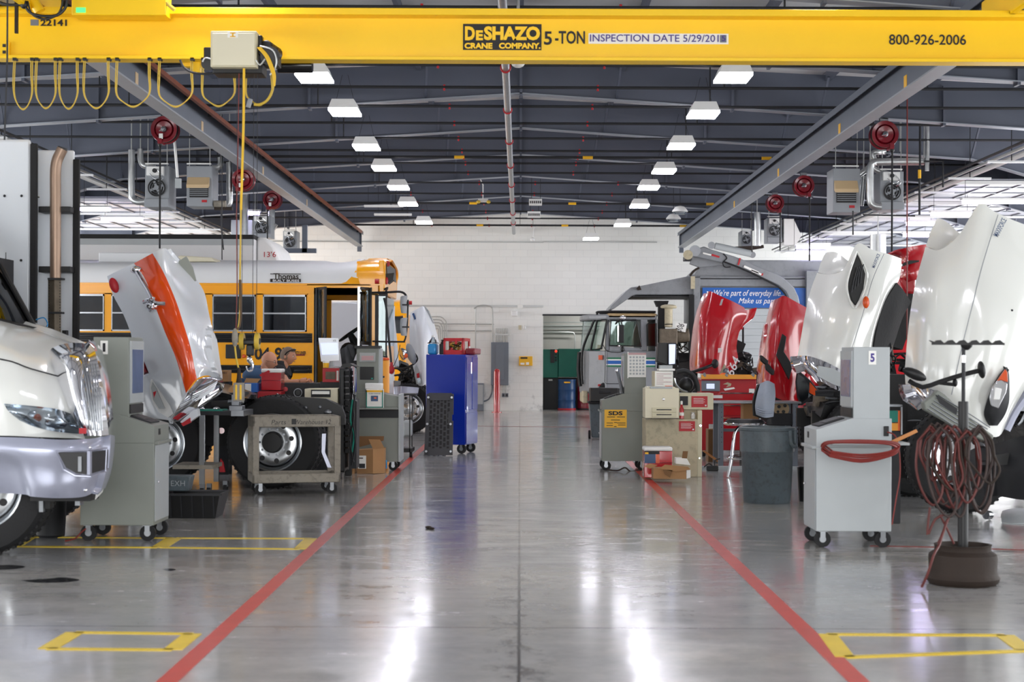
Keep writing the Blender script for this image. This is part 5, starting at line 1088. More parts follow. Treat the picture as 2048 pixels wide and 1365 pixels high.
MB().m('cart_light').pb(757, 761, 698, 790, d+.1, .38).build('tower_side', None, T, .003)  # paler grey stands in for light on the tower's side
MB().m('black_gloss').pb(719, 751, 706, 724, d+.065, .02).m('reel_red').pb(723, 747, 712, 721, d+.06, .01).build('screen_window', None, T); MB().m('black').pb(720, 748, 734, 760, d+.065, .02).m('teal').pb(742, 746, 756, 759, d+.06, .01).build('disk_slot', None, T)
MB().m('black').pb(709, 760, 692, 697, d+.05, .3).build('tower_cap', None, T)
MB().m('dark').pb(713, 797, 820, 836, d-.01, .02).build('drawer', None, T)
for cx in (-.26, .2): 
    for cy in (-.25, .2): caster(T, cx, cy, .06, .13)
T = thing('filter_carton', 'white carton with green framed print on the tower cart desk', 'carton', P(749, 817, 21.1))
MB().m('paper').pb(732, 766, 779, 817, 21.05, .14).build('carton_body', None, T, .003)
MB().m('white').pb(730, 765, 767, 779, 21.06, .13).build('carton_top', None, T, .01)
b = MB().m('teal').pb(732, 734, 781, 816, 21.043, .006).pb(764, 766, 781, 816, 21.043, .006).pb(732, 766, 814, 816, 21.043, .006).m('sign_yellow').pb(732, 766, 781, 785, 21.043, .006).m('drum_blue').pb(742, 756, 792, 803, 21.043, .006).m('amber').pb(748, 753, 795, 798, 21.04, .006); b.build('printed_side', None, T)
text('FLUID CHARGE', 'lettering', 'dark', T, P(749, 788, 21.04), .012, .15)
# cardboard boxes
T = thing('cardboard_box', 'open cardboard box with white labels on the floor by the tower cart', 'cardboard box', (WX(742, 20.9), 20.9, 0), 0)
MB().m('cardboard').ppoly([(714, 901, 20.7), (746, 899, 20.6), (746, 948, 20.6), (714, 948, 20.7)], .3).build('box_body', None, T)
MB().m('cardboard').ppoly([(746, 899, 20.6), (769, 897, 20.75), (769, 947, 20.75), (746, 948, 20.6)], .2).build('box_side', None, T)
for fl in ([(737, 879), (760, 880), (769, 897), (746, 899)], [(716, 873), (768, 873), (767, 882), (718, 895)], [(714, 901), (708, 906), (702, 948), (709, 950)]):
    MB().m('cardboard' if fl[0][0] != 716 else 'cardboard_dark').ppoly([(a, b_, 20.65 if fl[0][0] != 716 else 20.95) for a, b_ in fl], .006).build('flap', None, T)
MB().m('paper').pb(716, 732, 912, 938, 20.63, .02).m('dark').pb(718, 730, 928, 937, 20.625, .008).pb(718, 726, 916, 918, 20.625, .008).build('shipping_label', None, T)
T = thing('cardboard_box', 'smaller open cardboard box half hidden beside the utility cart', 'cardboard box', (WX(700, 21.1), 21.1, 0))
MB().m('cardboard').pb(693, 710, 918, 947, 20.9, .25).build('box_body', None, T, .003)
MB().m('cardboard').ppoly([(691, 877, 21.1), (699, 880, 21.1), (713, 900, 21.1), (693, 918, 21.1)], .006).build('flap', None, T); MB().m('paper').ppoly([(692, 900, 21.0), (700, 899, 21.0), (704, 915, 21.0), (692, 917, 21.0)], .01).build('packing_paper', None, T)
o = MB().m('black').pb(690, 702, 930, 952, 20.3, .15).m('steel').pb(693, 698, 935, 940, 20.29, .02).build('battery_pack', None, bevel=.004); tag(o, 'small black battery pack on the floor beside the cardboard boxes', 'battery')
o = MB().m('jug_blue').pb(770, 774, 921, 938, 21.0, .04).build('spray_can', None, bevel=.006); tag(o, 'tiny blue can on the floor at the open cardboard box', 'can')
# ================================================================ SCHOOL BUS
BD = 25.4; BX1 = WX(770, BD); BX0 = -13.5; BW = 2.45
T = thing('school_bus', 'yellow school bus with white roof and black rub rails crossing behind', 'school bus', (-7, BD+1.2, 0))
zb = lambda y: ZZ(y, BD, 600)
ix = lambda x: WX(x, BD, 620)
z_skirt = .62
def side(y0, y1, nm):
    b = MB().m('bus_yellow'); xd0 = ix(627)
    b.box(BX0, xd0, y0, y1, z_skirt, zb(664)); b.box(BX0, ix(756), y0, y1, zb(590), zb(566))
    b.box(ix(741), ix(757), y0, y1, z_skirt, zb(588))
    for k in range(12):
        x1_ = 526-k*101; b.box(ix(x1_-14), ix(x1_), y0, y1, zb(664), zb(588)) if k else b.box(ix(512), ix(526), y0, y1, zb(664), zb(588))
    b.box(ix(614), xd0, y0, y1, zb(664), zb(588)); return b.build(nm, None, T, smooth=False)
side(BD, BD+.06, 'side_panel'); side(BD+BW-.06, BD+BW, 'side_panel')
MB().m('bus_yellow').box(BX0, ix(627), BD-.03, BD, zb(588), zb(583)).box(BX0, ix(760), BD-.02, BD, zb(571), zb(568)).box(ix(616), ix(628), BD-.012, BD, .9, zb(575)).build('drip_rail', None, T)
for k in range(8):
    a, b_ = 526-101*k, 612-101*k
    for yy, sgn in ((BD-.012, 1), (BD+BW-.02, -1)):
        w_ = MB().m('aluminium')
        w_.box(ix(a), ix(b_), yy, yy+.03, zb(594), zb(590)).box(ix(a), ix(b_), yy, yy+.03, zb(664), zb(661)).box(ix(a), ix(a+2), yy, yy+.03, zb(664), zb(590)).box(ix(b_-2), ix(b_), yy, yy+.03, zb(664), zb(590)).box(ix(a), ix(b_), yy-.004, yy+.03, zb(629), zb(626))
        o = w_.build('window_frame', None, T); MB().m('bus_glass').box(ix(a), ix(b_), yy+.012, yy+.018, zb(664), zb(590)).build('pane', None, o)
for y0, y1 in ((671, 676), (679, 684), (733, 738), (741, 746)):
    MB().m('black_gloss').box(BX0, ix(625), BD-.035, BD, zb(y1), zb(y0)).build('rub_rail', None, T, .008)
MB().m('black').box(BX0, ix(625), BD-.015, BD, zb(686), zb(667)).build('rail_band', None, T)
MB().m('black').box(BX0, ix(625), BD-.015, BD, zb(747), zb(731)).build('rail_band', None, T)
# roof: white vault, yellow cap rising at the front
def roofsec(x, top, white=True):
    zt_ = zb(top); ze = zb(567)
    return [Vector((x, BD+dy, z)) for dy, z in ((-.01, ze), (.01, ze+(zt_-ze)*.55), (.2, ze+(zt_-ze)*.88), (.6, zt_), (1.22, zt_+.04), (1.85, zt_), (2.25, ze+(zt_-ze)*.88), (2.44, ze+(zt_-ze)*.55), (2.46, ze))]
MB().m('panel_white').patch([roofsec(BX0, 521), roofsec(ix(300), 521), roofsec(ix(600), 521), roofsec(ix(660), 523), roofsec(ix(700), 518), roofsec(ix(715), 517)], .03, 4, world=True).build('roof', None, T)
MB().m('bus_yellow').patch([roofsec(ix(713), 517), roofsec(ix(735), 515.5), roofsec(ix(757), 515), roofsec(ix(768), 517), roofsec(ix(770), 520)], .03, 4, world=True).build('roof_cap', None, T, label='raised yellow front roof cap')
MB().m('bus_yellow').ppoly([(678, 569, BD-.02), (692, 564, BD-.02), (705, 552, BD-.01), (712, 540, BD+.0), (714, 523, BD+.16), (720, 523, BD+.16), (720, 569, BD-.02)], .03).build('cap_sweep', None, T)
MB().m('bus_yellow').prism([(ix(757), zb(588)), (ix(769), zb(588)), (ix(770), zb(560)), (ix(768), zb(520)), (ix(757), zb(520))], 'y', BD+.0, BD+BW).build('front_cap', None, T, .02)
MB().m('black').prism([(ix(770), zb(552)), (ix(771), zb(552)), (ix(770), zb(524)), (ix(769), zb(524))], 'y', BD+.3, BD+BW-.3).build('destination_panel', None, T)
MB().m('printer').prism([(ix(330), zb(521)), (ix(420), zb(521)), (ix(410), zb(512)), (ix(345), zb(508))], 'y', BD+.5, BD+1.9).m('panel_white').prism([(ix(170), zb(521)), (ix(330), zb(521)), (ix(290), zb(500)), (ix(170), zb(500))], 'y', BD+.8, BD+1.6).build('roof_hatch', None, T, .02)
# front wall, windshield, interior
MB().m('bus_yellow').box(ix(757), ix(764), BD+.05, BD+BW-.05, z_skirt, zb(690)).build('front_wall', None, T)
MB().m('cab_glass').box(ix(763), ix(763)+.012, BD+.08, BD+BW-.08, zb(690), zb(590)).build('windshield', None, T)
MB().m('black').box(ix(757), ix(775), BD-.0, BD+.05, zb(592), zb(586)).box(ix(771), ix(774), BD-.01, BD+.05, zb(716), zb(588)).box(ix(756), ix(775), BD-.0, BD+.05, zb(718), zb(712)).box(ix(750), ix(757), BD-.004, BD+.02, zb(716), zb(590)).build('quarter_window_frame', None, T)
MB().m('cab_glass').box(ix(757), ix(771), BD+.01, BD+.02, zb(712), zb(592)).build('quarter_glass', None, T)
MB().m('dark').box(BX0, ix(757), BD+.06, BD+BW-.06, .85, .95).build('floor_pan', None, T)
for k in range(8):
    x = ix(575-101*k); MB().m('dark').box(x-.05, x+.05, BD+.1, BD+.95, .95, 1.9).build('bus_seat', None, T, .03); MB().m('dark').box(x-.05, x+.05, BD+1.5, BD+2.35, .95, 1.9).build('bus_seat', None, T, .03)
sw = P(700, 668, BD+1.4); R_ = Euler((0, -.62, 0)).to_matrix()
MB().m('black').lathe(sw, [(.21+.016*math.cos(2*PI*i/8), .016*math.sin(2*PI*i/8)) for i in range(9)], R_@Vector((0, 0, 1))+Vector((.0, 0, 0)), 28, False).tube([sw+R_@Vector((-.2, 0, 0)), sw, sw+R_@Vector((.2, 0, 0))], .014, 6).cyl(sw, P(716, 698, BD+1.4), .05, .09, n=14).build('steering_wheel', None, T)
MB().m('dark').ell(P(697, 703, BD+1.2), (.14, .3, .15), 14).box(ix(690), ix(757), BD+.5, BD+BW-.1, .95, 1.45).build('dashboard', None, T)
# folding door leaves
for lx0, lx1, yo, nm in ((633, 655, .28, 0), (721, 741, .28, 1)):
    o = MB().m('black')
    a = Vector((ix(lx0 if nm == 0 else lx1), BD, 0)); b_ = Vector((ix(lx1 if nm == 0 else lx0), BD-yo, 0))
    for z0, z1 in ((.55, .62), (zb(690), zb(683)), (zb(580), zb(575))):
        o.add([(a.x, a.y, z0), (b_.x, b_.y, z0), (b_.x, b_.y, z1), (a.x, a.y, z1), (a.x, a.y+.03, z0), (b_.x, b_.y+.03, z0), (b_.x, b_.y+.03, z1), (a.x, a.y+.03, z1)], [(0, 1, 2, 3), (4, 7, 6, 5), (0, 4, 5, 1), (2, 6, 7, 3), (0, 3, 7, 4), (1, 5, 6, 2)])
    o.m('aluminium' if nm else 'dark').cyl((b_.x, b_.y, .55), (b_.x, b_.y, zb(575)), .022, n=8).m('black').cyl((a.x, a.y, .55), (a.x, a.y, zb(575)), .022, n=8)
    o = o.build('door', None, T)
    MB().m('clear').add([(a.x, a.y+.01, zb(683)), (b_.x, b_.y+.01, zb(683)), (b_.x, b_.y+.01, zb(580)), (a.x, a.y+.01, zb(580)), (a.x, a.y+.02, zb(683)), (b_.x, b_.y+.02, zb(683)), (b_.x, b_.y+.02, zb(580)), (a.x, a.y+.02, zb(580))], [(0, 1, 2, 3), (4, 7, 6, 5), (0, 4, 5, 1), (2, 6, 7, 3), (0, 3, 7, 4), (1, 5, 6, 2)]).build('door_glass', None, o)
MB().m('dark').box(ix(629), ix(741), BD+.0, BD+.06, zb(590), zb(576)).box(ix(628), ix(632), BD+.0, BD+.05, .55, zb(576)).box(ix(737), ix(741), BD+.0, BD+.05, .55, zb(576)).build('door_frame', None, T)
MB().m('bus_yellow').box(ix(614), ix(741), BD-.02, BD-.0, zb(576), zb(569)).build('door_header', None, T)
# lettering and marks
sgn = MB().m('rust_brown').box(ix(541), ix(602), BD-.04, BD-.035, zb(549.5), zb(548)).box(ix(541), ix(602), BD-.04, BD-.035, zb(565), zb(558.5)).build('maker_badge', None, T)
text('Thomas', 'lettering', 'rust_brown', sgn, P(572, 553, BD-.045), .095, .4, bold=.02)
text('BUILT BUSES', 'lettering', 'panel_white', sgn, P(572, 561.7, BD-.045), .035, .42, bold=.02)
text('04-97', 'bus_number', 'lettering_black', T, P(545, 708, BD-.01), .2, .57, bold=.03)
MB().m('dark').box(ix(452), ix(482), BD-.03, BD, zb(718), zb(690)).build('stop_arm_box', None, T, .01)
MB().m('amber').ell(P(488, 713, BD-.01), (.035, .02, .03), 12).build('side_marker', None, T)
text('SAFETY LINER', 'lettering', 'lettering_black', T, P(598, 706, BD-.01), .05, .22, bold=.02); MB().m('hose_red').box(ix(588), ix(610), BD-.012, BD-.006, zb(712), zb(709)).build('badge_stripe', None, T)
b = MB().m('yellow')
for k in range(9):
    for x in (617.5, 623): b.ell((ix(x), BD-.013, zb(595+k*9)), (.006, .004, .006), 6); b.ell((ix(x), BD-.013, zb(690+k*8)), (.006, .004, .006), 6)
b.build('rivet', None, T)
MB().m('red_flat').cyl(P(774, 528, BD+.4), P(774, 528, BD+.6), .05, n=12).build('warning_lamp', None, T); MB().m('red_flat').cyl(P(750, 563, BD-.04), P(758, 563, BD-.04), .04, n=10).build('warning_lamp', None, T); MB().m('black').ppoly([(770, 548, BD+.2), (788, 546, BD+.2), (786, 560, BD+.2), (776, 568, BD+.2), (771, 560, BD+.2)], .3).m('red_flat').ell(P(773, 562, BD+.2), (.03, .1, .06), 10).build('warning_lamp', None, T)
# mirrors
b = MB().m('black').tube([P(744, 586, BD-.05), P(775, 585, BD-.1), P(800, 584, BD-.15), P(811, 590, BD-.15), P(812, 600, BD-.15)], .018, 8, 4).tube([P(768, 580, BD), P(775, 576, BD), P(772, 583, BD-.1)], .016, 8, 3).tube([P(816, 600, BD-.15), P(815, 640, BD-.15), P(812, 672, BD-.15), P(808, 684, BD-.15)], .014, 8, 3).tube([P(745, 683, BD-.05), P(780, 684, BD-.1), P(810, 684, BD-.15)], .014, 8, 3).tube([P(768, 596, BD), P(773, 620, BD), P(778, 680, BD-.05), P(782, 720, BD-.1), P(783, 742, BD-.1)], .018, 8, 4).tube([P(783, 736, BD-.1), P(800, 738, BD-.1), P(812, 736, BD-.1), P(828, 728, BD-.1), P(835, 718, BD-.1), P(830, 708, BD-.1)], .014, 8, 4).tube([P(783, 740, BD-.1), P(795, 715, BD-.1), P(800, 690, BD-.1)], .006, 6, 3)
b.build('mirror_arm', None, T)
for y0, y1 in ((592, 627), (636, 672)):
    o = MB().m('grey_paint').patch([[(801, y0+2, BD-.16), (806, y0, BD-.24), (815, y0, BD-.18)], [(800, (y0+y1)/2, BD-.16), (804, (y0+y1)/2, BD-.26), (813, (y0+y1)/2, BD-.18)], [(802, y1-1, BD-.16), (806, y1, BD-.24), (814, y1, BD-.18)]], .03, 5).build('mirror', None, T)
    MB().m('dark').pb(804, 818, (y0+y1)/2-1, (y0+y1)/2+2, BD-.27, .04).build('mirror_bracket', None, o)
o = MB().m('grey_paint').ell(P(822, 708, BD-.12), (.07, .1, .17), 18, Euler((0, -.3, 0)).to_matrix()).build('cross_mirror', None, T)
MB().m('chrome').lathe(P(810, 708, BD-.2), [(.001, -.03), (.07, -.01), (.1, .03), (.1, .06)], Vector((-1, -.4, -.2)), 18).m('amber').ell(P(812, 712, BD-.3), (.03, .02, .04), 10).build('lamp', None, o)
for x in (ix(300), ix(900-900+60)):
    wheel(T, x-3, BD+.02, .5, .5, .26, 'steel')
MB().m('white_cool').box(ix(757), ix(766), BD+.3, BD+BW-.3, .5, 1.4).build('nose', None, T)
# white trailer behind the bus
T = thing('box_trailer', 'long white box trailer with dark top rail rising behind the school bus', 'trailer', (-9, 30.2, 0)); d = 29.0
tx1 = WX(507, d); tz = ZZ(476, d, 350)
MB().m('panel_white').box(-14.5, tx1, d, d+2.5, 1.1, tz).build('trailer_body', None, T, .02)
MB().m('rubber').box(-14.5, tx1, d-.03, d+2.53, tz-.02, tz+.06).build('top_rail', None, T)
MB().m('cart_light').box(-14.5, tx1, d-.02, d, tz-.13, tz-.02).build('rivet_band', None, T)
nz = MB().m('white').prism([(tx1, tz+.05), (tx1+.16, tz+.03), (tx1+.32, tz-.12), (tx1+.42, tz-.4), (tx1+.42, 1.2), (tx1, 1.2)], 'y', d+.3, d+2.2).build('trailer_nose', None, T, .05)
text("13'6", 'height_mark', 'red_flat', nz, P(540, 509, d+.29), .1, .22)
MB().m('black').box(-13, -5.6, d+.5, d+2, .75, 1.1).build('trailer_frame', None, T)
for x in (-12.6, -11.3): wheel(T, x, d+.1, .51, .51, .3, 'steel'); wheel(T, x, d+2.1, .51, .51, .3, 'steel')
MB().m('steel').box(-6.6, -6.45, d+.4, d+.5, 0, .8).build('landing_leg', None, T); MB().m('steel').box(-6.6, -6.45, d+2, d+2.1, 0, .8).build('landing_leg', None, T)
# orange barrel
T = thing('barrel', 'pale orange plastic barrel behind the grey tower cart', 'barrel', (WX(766, 22.4), 22.4, 0)); w = 13*22.4/FPX
MB().m('barrel_orange').lathe((0, 0, 0), [(w*.94, 0), (w, .03), (w, ZZ(722, 22.4)-.02), (w*.9, ZZ(722, 22.4))], 'z', 24).m('dark').box(-.02, .03, -w-.004, -w+.004, 1.22, 1.245).build('barrel_body', None, T, world=False)
MB().m('amber').lathe((0, 0, ZZ(722, 22.4)), [(w*.98, 0), (w*1.02, .01), (w*.9, .035), (.001, .04)], 'z', 24).build('barrel_lid', None, T, world=False)
o = MB().m('red_flat').ell(P(783, 740, 25.28), (.05, .04, .07), 12).lathe(P(783, 735, 25.28), [(.03, 0), (.02, .08)], 'z', 10).build('hanging_lamp', None); tag(o, 'small orange-red work lamp hung on the bus mirror arm', 'lamp')
# ================================================================ SECOND BUS and the white truck before it
T = thing('school_bus', 'second yellow school bus far back beside the end wall, mostly hidden', 'school bus', (-4.5, 41.5, 0)); d = 40.5
MB().m('bus_yellow').box(-11, WX(812, d), d, d+2.4, .5, ZZ(668, d)).box(-11, WX(800, d), d, d+2.4, ZZ(634, d), ZZ(628, d)).box(WX(806, d), WX(812, d), d, d+2.4, ZZ(670, d), ZZ(628, d)).build('body_shell', None, T, .02)
MB().m('bus_glass').box(-11, WX(806, d), d+.03, d+.05, ZZ(668, d), ZZ(634, d)).build('pane', None, T)
MB().m('bus_yellow').patch([[(780, 632, d), (780, 610, d), (780, 604, d+.4), (780, 602, d+1.2)], [(800, 632, d), (800, 608, d), (800, 601, d+.4), (800, 600, d+1.2)], [(813, 630, d), (813, 610, d), (813, 603, d+.4), (812, 602, d+1.2)]], .03, 4).build('roof_cap', None, T)
MB().m('panel_white').patch([[(700, 632, d), (700, 612, d), (700, 605, d+.4), (700, 604, d+1.2)], [(785, 632, d-.02), (785, 610, d-.02), (788, 604, d+.4), (788, 602, d+1.2)]], .03, 4).build('roof', None, T)
MB().m('red_flat').cyl(P(818, 606, d+.3), P(824, 606, d+.3), .05, n=10).m('dark').cyl(P(812, 606, d+.3), P(818, 606, d+.3), .04, n=10).build('warning_lamp', None, T)
wheel(T, -6, d+.02, .5, .5, .26, 'steel')
T = thing('white_truck', 'white truck with raised hood between the bus mirrors and blue cabinet', 'truck', (-2.6, 33, 0)); d = 31.5
MB().m('white_cool').patch([
    [(821, 626, d+.1), (833, 619, d), (846, 613, d), (853, 622, d+.2), (866, 640, d+.5)],
    [(819, 655, d), (836, 648, d-.2), (852, 645, d-.1), (862, 655, d+.1), (874, 668, d+.5)],
    [(820, 695, d), (840, 690, d-.25), (857, 688, d-.15), (870, 695, d+.1), (880, 700, d+.5)],
    [(826, 735, d), (842, 735, d-.25), (858, 735, d-.15), (868, 735, d+.1), (876, 735, d+.5)],
    [(838, 772, d), (846, 772, d-.2), (856, 765, d-.1), (862, 756, d+.1), (866, 750, d+.5)]], .04, 5).build('hood', None, T)
MB().m('cart_light').patch([[(846, 613, d+.2), (852, 618, d+.2), (862, 634, d+.3)], [(856, 624, d+.3), (860, 628, d+.3), (866, 648, d+.4)]], .02, 4).build('cowl_panel', None, T)
MB().m('drum_blue').ppoly([(824, 628, d-.06), (828, 626, d-.06), (832, 638, d-.12), (829, 640, d-.12)], .02).build('hood_emblem', None, T)
hl = MB().m('cart_light').ppoly([(829, 737, d-.15), (832, 730, d-.15), (837, 738, d-.2), (845, 765, d-.25), (840, 772, d-.22), (833, 768, d-.2), (829, 752, d-.15)], .05).build('headlight', None, T)
MB().m('red_flat').ppoly([(833, 748, d-.24), (838, 746, d-.26), (839, 756, d-.26), (834, 757, d-.24)], .03).m('lens').ppoly([(833, 757, d-.24), (840, 756, d-.26), (843, 766, d-.26), (836, 768, d-.24)], .03).build('headlight_lens', None, hl)
engine(T, WX(785, d), WX(835, d), d+.2, d+1.6, .55, 1.32, 50, 5, .6)
MB().m('silver_paint').patch([[(777, 776, d-.3), (800, 773, d-.5), (838, 776, d-.3)], [(779, 788, d-.3), (800, 790, d-.5), (836, 788, d-.3)]], .08, 5).build('bumper', None, T)
chassis(T, -7, WX(830, d), d+.5, d+1.4, .6)
wheel(T, WX(815, d), d+.1, .5, .5, .28); wheel(T, WX(815, d), d+1.5, .5, .5, .28)
MB().m('white_cool').patch([[(781, 605, d+.4), (786, 602, d+.6)], [(787, 680, d+.4), (795, 680, d+.6)], [(793, 735, d+.4), (799, 735, d+.6)]], .05, 4).box(-6.5, WX(772, d), d+.2, d+2.2, 1.0, 2.6).build('cab', None, T, .1)
T = thing('rolling_stand', 'thin black rolling stand with a white bucket beyond the tower cart', 'stand', (WX(818, 24), 24.4, 0)); d = 24.0
b = MB().m('black')
for x in (802, 820): b.box(WX(x-1, d), WX(x+1, d), d, d+.03, .08, ZZ(792, d)); b.box(WX(x-1, d), WX(x+1, d), d+.5, d+.53, .08, ZZ(792, d))
b.box(WX(800, d), WX(832, d), d, d+.55, ZZ(792, d), ZZ(789, d)).box(WX(800, d), WX(825, d), d, d+.55, .08, .14); b.build('frame', None, T)
for x in (804, 822): MB().m('rubber').cyl((WX(x, d)-.02, d+.05, .045), (WX(x, d)+.02, d+.05, .045), .045, n=12).build('caster', None, T)
MB().m('cart_light').pb(805, 823, 842, 874, d+.1, .3).build('bucket', None, T, .03)
# ================================================================ BLUE CABINET + CREEPER
T = thing('tool_cabinet', 'tall glossy blue rolling tool cabinet standing alone in the aisle', 'cabinet', (-.85, 25.0, 0), -.3)
z0, z1 = .14, ZZ(710, 25.0)
MB().m('blue').box(-.66, 0, 0, .58, z0, z1).build('cabinet_body', None, T, .008, world=False)
MB().m('blue').box(0, .012, .02, .28, z0+.55, z1-.04).build('side_door', None, T, .004, world=False); MB().m('blue').box(0, .012, .02, .56, z0+.02, z0+.5).build('side_door', None, T, .004, world=False); MB().m('blue').box(0, .012, .3, .56, z0+.55, z1-.04).build('side_door', None, T, .004, world=False)
MB().m('chrome').box(.012, .02, .25, .27, z1-.3, z1-.12).build('handle', None, T, world=False); MB().m('chrome').box(.012, .02, .06, .075, z0+.52, z0+.6).build('handle', None, T, world=False)
lb = MB().m('paper').box(-.42, -.24, -.004, 0, .63+.12, .87).build('warning_label', None, T, world=False)
b = MB().m('red_flat').box(-.41, -.25, -.006, -.004, .845, .862).m('dark')
for k in range(5): b.box(-.37, -.26, -.006, -.004, .83-k*.015, .835-k*.015)
b.m('red_flat')
for k in range(3): b.box(-.41, -.39, -.006, -.004, .82-k*.025, .83-k*.025)
b.build('label_print', None, lb, world=False)
for x in (-.58, -.08):
    for y in (.06, .5): caster(T, x, y, .075, .15)
T = thing('milk_crate', 'red plastic milk crate of cables on top of the blue tool cabinet', 'crate', (-1.0, 25.3, z1), -.3)
w, dd, h = .165, .15, .26
b = MB().m('red')
for s in (-1, 1):
    b.box(-w, w, s*dd-.008, s*dd+.008, 0, .07).box(-w, w, s*dd-.008, s*dd+.008, h-.05, h).box(s*w-.008, s*w+.008, -dd, dd, 0, .07).box(s*w-.008, s*w+.008, -dd, dd, h-.05, h)
    for t in (-1, 1): b.box(s*w-.03 if s > 0 else s*w, s*w if s > 0 else s*w+.03, t*dd-.008, t*dd+.008, 0, h)
    b.box(s*w-.008, s*w+.008, -dd, -dd+.04, 0, h).box(s*w-.008, s*w+.008, dd-.04, dd, 0, h)
b.box(-w, w, -dd, dd, 0, .015).box(-.05, -.01, -dd-.008, -dd+.008, .07, .1).box(.02, .06, -dd-.008, -dd+.008, .16, h-.04); b.build('crate_body', None, T, .003, world=False)
o = MB().m('cable_yellow'); rnd = random.Random(4)
for k in range(12):
    o.m(rnd.choice(['cable_yellow', 'rust_brown', 'hose_red', 'wood', 'black'])); o.tube([Vector((rnd.uniform(-.13, .13), rnd.uniform(-.11, .11), rnd.uniform(.03, .2))) for _ in range(5)], .008, 5, 5)
for q in o.v: q += Vector((-1.0, 25.3, z1))
o = o.build('tangled_cable', None); tag(o, 'tangle of coloured cables filling the red milk crate', 'cable')
T = thing('fluid_jug', 'clear jug of bright blue washer fluid on the blue tool cabinet', 'jug', (-1.38, 25.4, z1), -.3)
MB().m('jug_blue').box(-.075, .075, -.07, .07, 0, .17).build('fluid', None, T, .03, world=False)
MB().m('clear').box(-.075, .075, -.07, .07, .171, .19).lathe((0, 0, .18), [(.08, 0), (.05, .05), (.025, .08), (.022, .1)], 'z', 14).build('jug_body', None, T, .02, world=False)
MB().m('white').cyl((0, 0, .275), (0, 0, .3), .025, n=14).build('cap', None, T, world=False)
T = thing('oil_bottle', 'black oil bottle between the blue jug and red crate', 'bottle', (-1.23, 25.35, z1), -.3)
MB().m('black').box(-.045, .045, -.035, .035, 0, .17).lathe((0, 0, .17), [(.035, 0), (.02, .03), (.018, .045)], 'z', 12).build('bottle_body', None, T, .015, world=False); MB().m('dark').cyl((0, 0, .212), (0, 0, .235), .02, n=12).build('cap', None, T, world=False)
T = thing('rag_box', 'dull red box at the back corner of the blue tool cabinet', 'box', (-.74, 25.35, z1), -.3)
MB().m('reel_red').box(-.07, .09, -.2, .12, 0, .1).build('box_body', None, T, .02, world=False); MB().m('white').cyl((-.03, -.1, .1), (-.03, -.1, .13), .015, n=8).build('knob', None, T, world=False)
# creeper
T = thing('mechanic_creeper', 'black slotted plastic mechanic creeper leaning against the blue tool cabinet', 'creeper', (WX(877, 24.5), 24.5, 0))
b = MB().m('creeper_grey'); x0, x1 = WX(849, 24.5)-T.location.x, WX(906, 24.5)-T.location.x; hh = ZZ(789, 24.6)
def lean(x, z, t=0): return (x*(1-.04*(z/hh)) + .012*z, .02+z*.30-t, z+.01)
def slab(b, xa, xb, za, zb_, t=.035):
    V = [lean(x, z, tt) for tt in (0, t) for z in (za, zb_) for x in (xa, xb)]
    b.add(V, [(0, 1, 3, 2), (4, 6, 7, 5), (0, 4, 5, 1), (2, 3, 7, 6), (0, 2, 6, 4), (1, 5, 7, 3)])
slab(b, x0, x0+.05, 0, hh*.985); slab(b, x1-.05, x1, 0, hh*.55); slab(b, x1-.08, x1-.02, hh*.5, hh*.7); slab(b, x1-.05, x1, hh*.65, hh*.985); slab(b, x0+.03, x1-.03, 0, .1); slab(b, x0+.03, x1-.03, hh*.88, hh)
n = 6; wd = (x1-x0-.1)/n
for k in range(n+1):
    xx = x0+.05+k*wd; slab(b, xx-.009, xx+.009, .08, hh*.9, .028)
for r in range(9):
    za = .1+r*hh*.088
    for k in range(n): slab(b, x0+.05+k*wd, x0+.05+(k+1)*wd, za+(.03 if k % 2 else 0), za+.022+(.03 if k % 2 else 0), .026)
b.m('black'); slab(b, x0+.03, x1-.03, .05, hh*.95, .008)
b.build('creeper_board', None, T, world=False)
for x, z in ((x0+.03, .06), (x1-.03, .06), (x0+.03, hh*.93), (x1-.03, hh*.93), (x0+.03, hh*.5), (x1-.04, hh*.5)):
    q = Vector(lean(x, z, .04)); MB().m('steel').cyl(q, q+Vector((0, -.03, 0)), .018, n=10).build('wheel_mount', None, T, world=False)
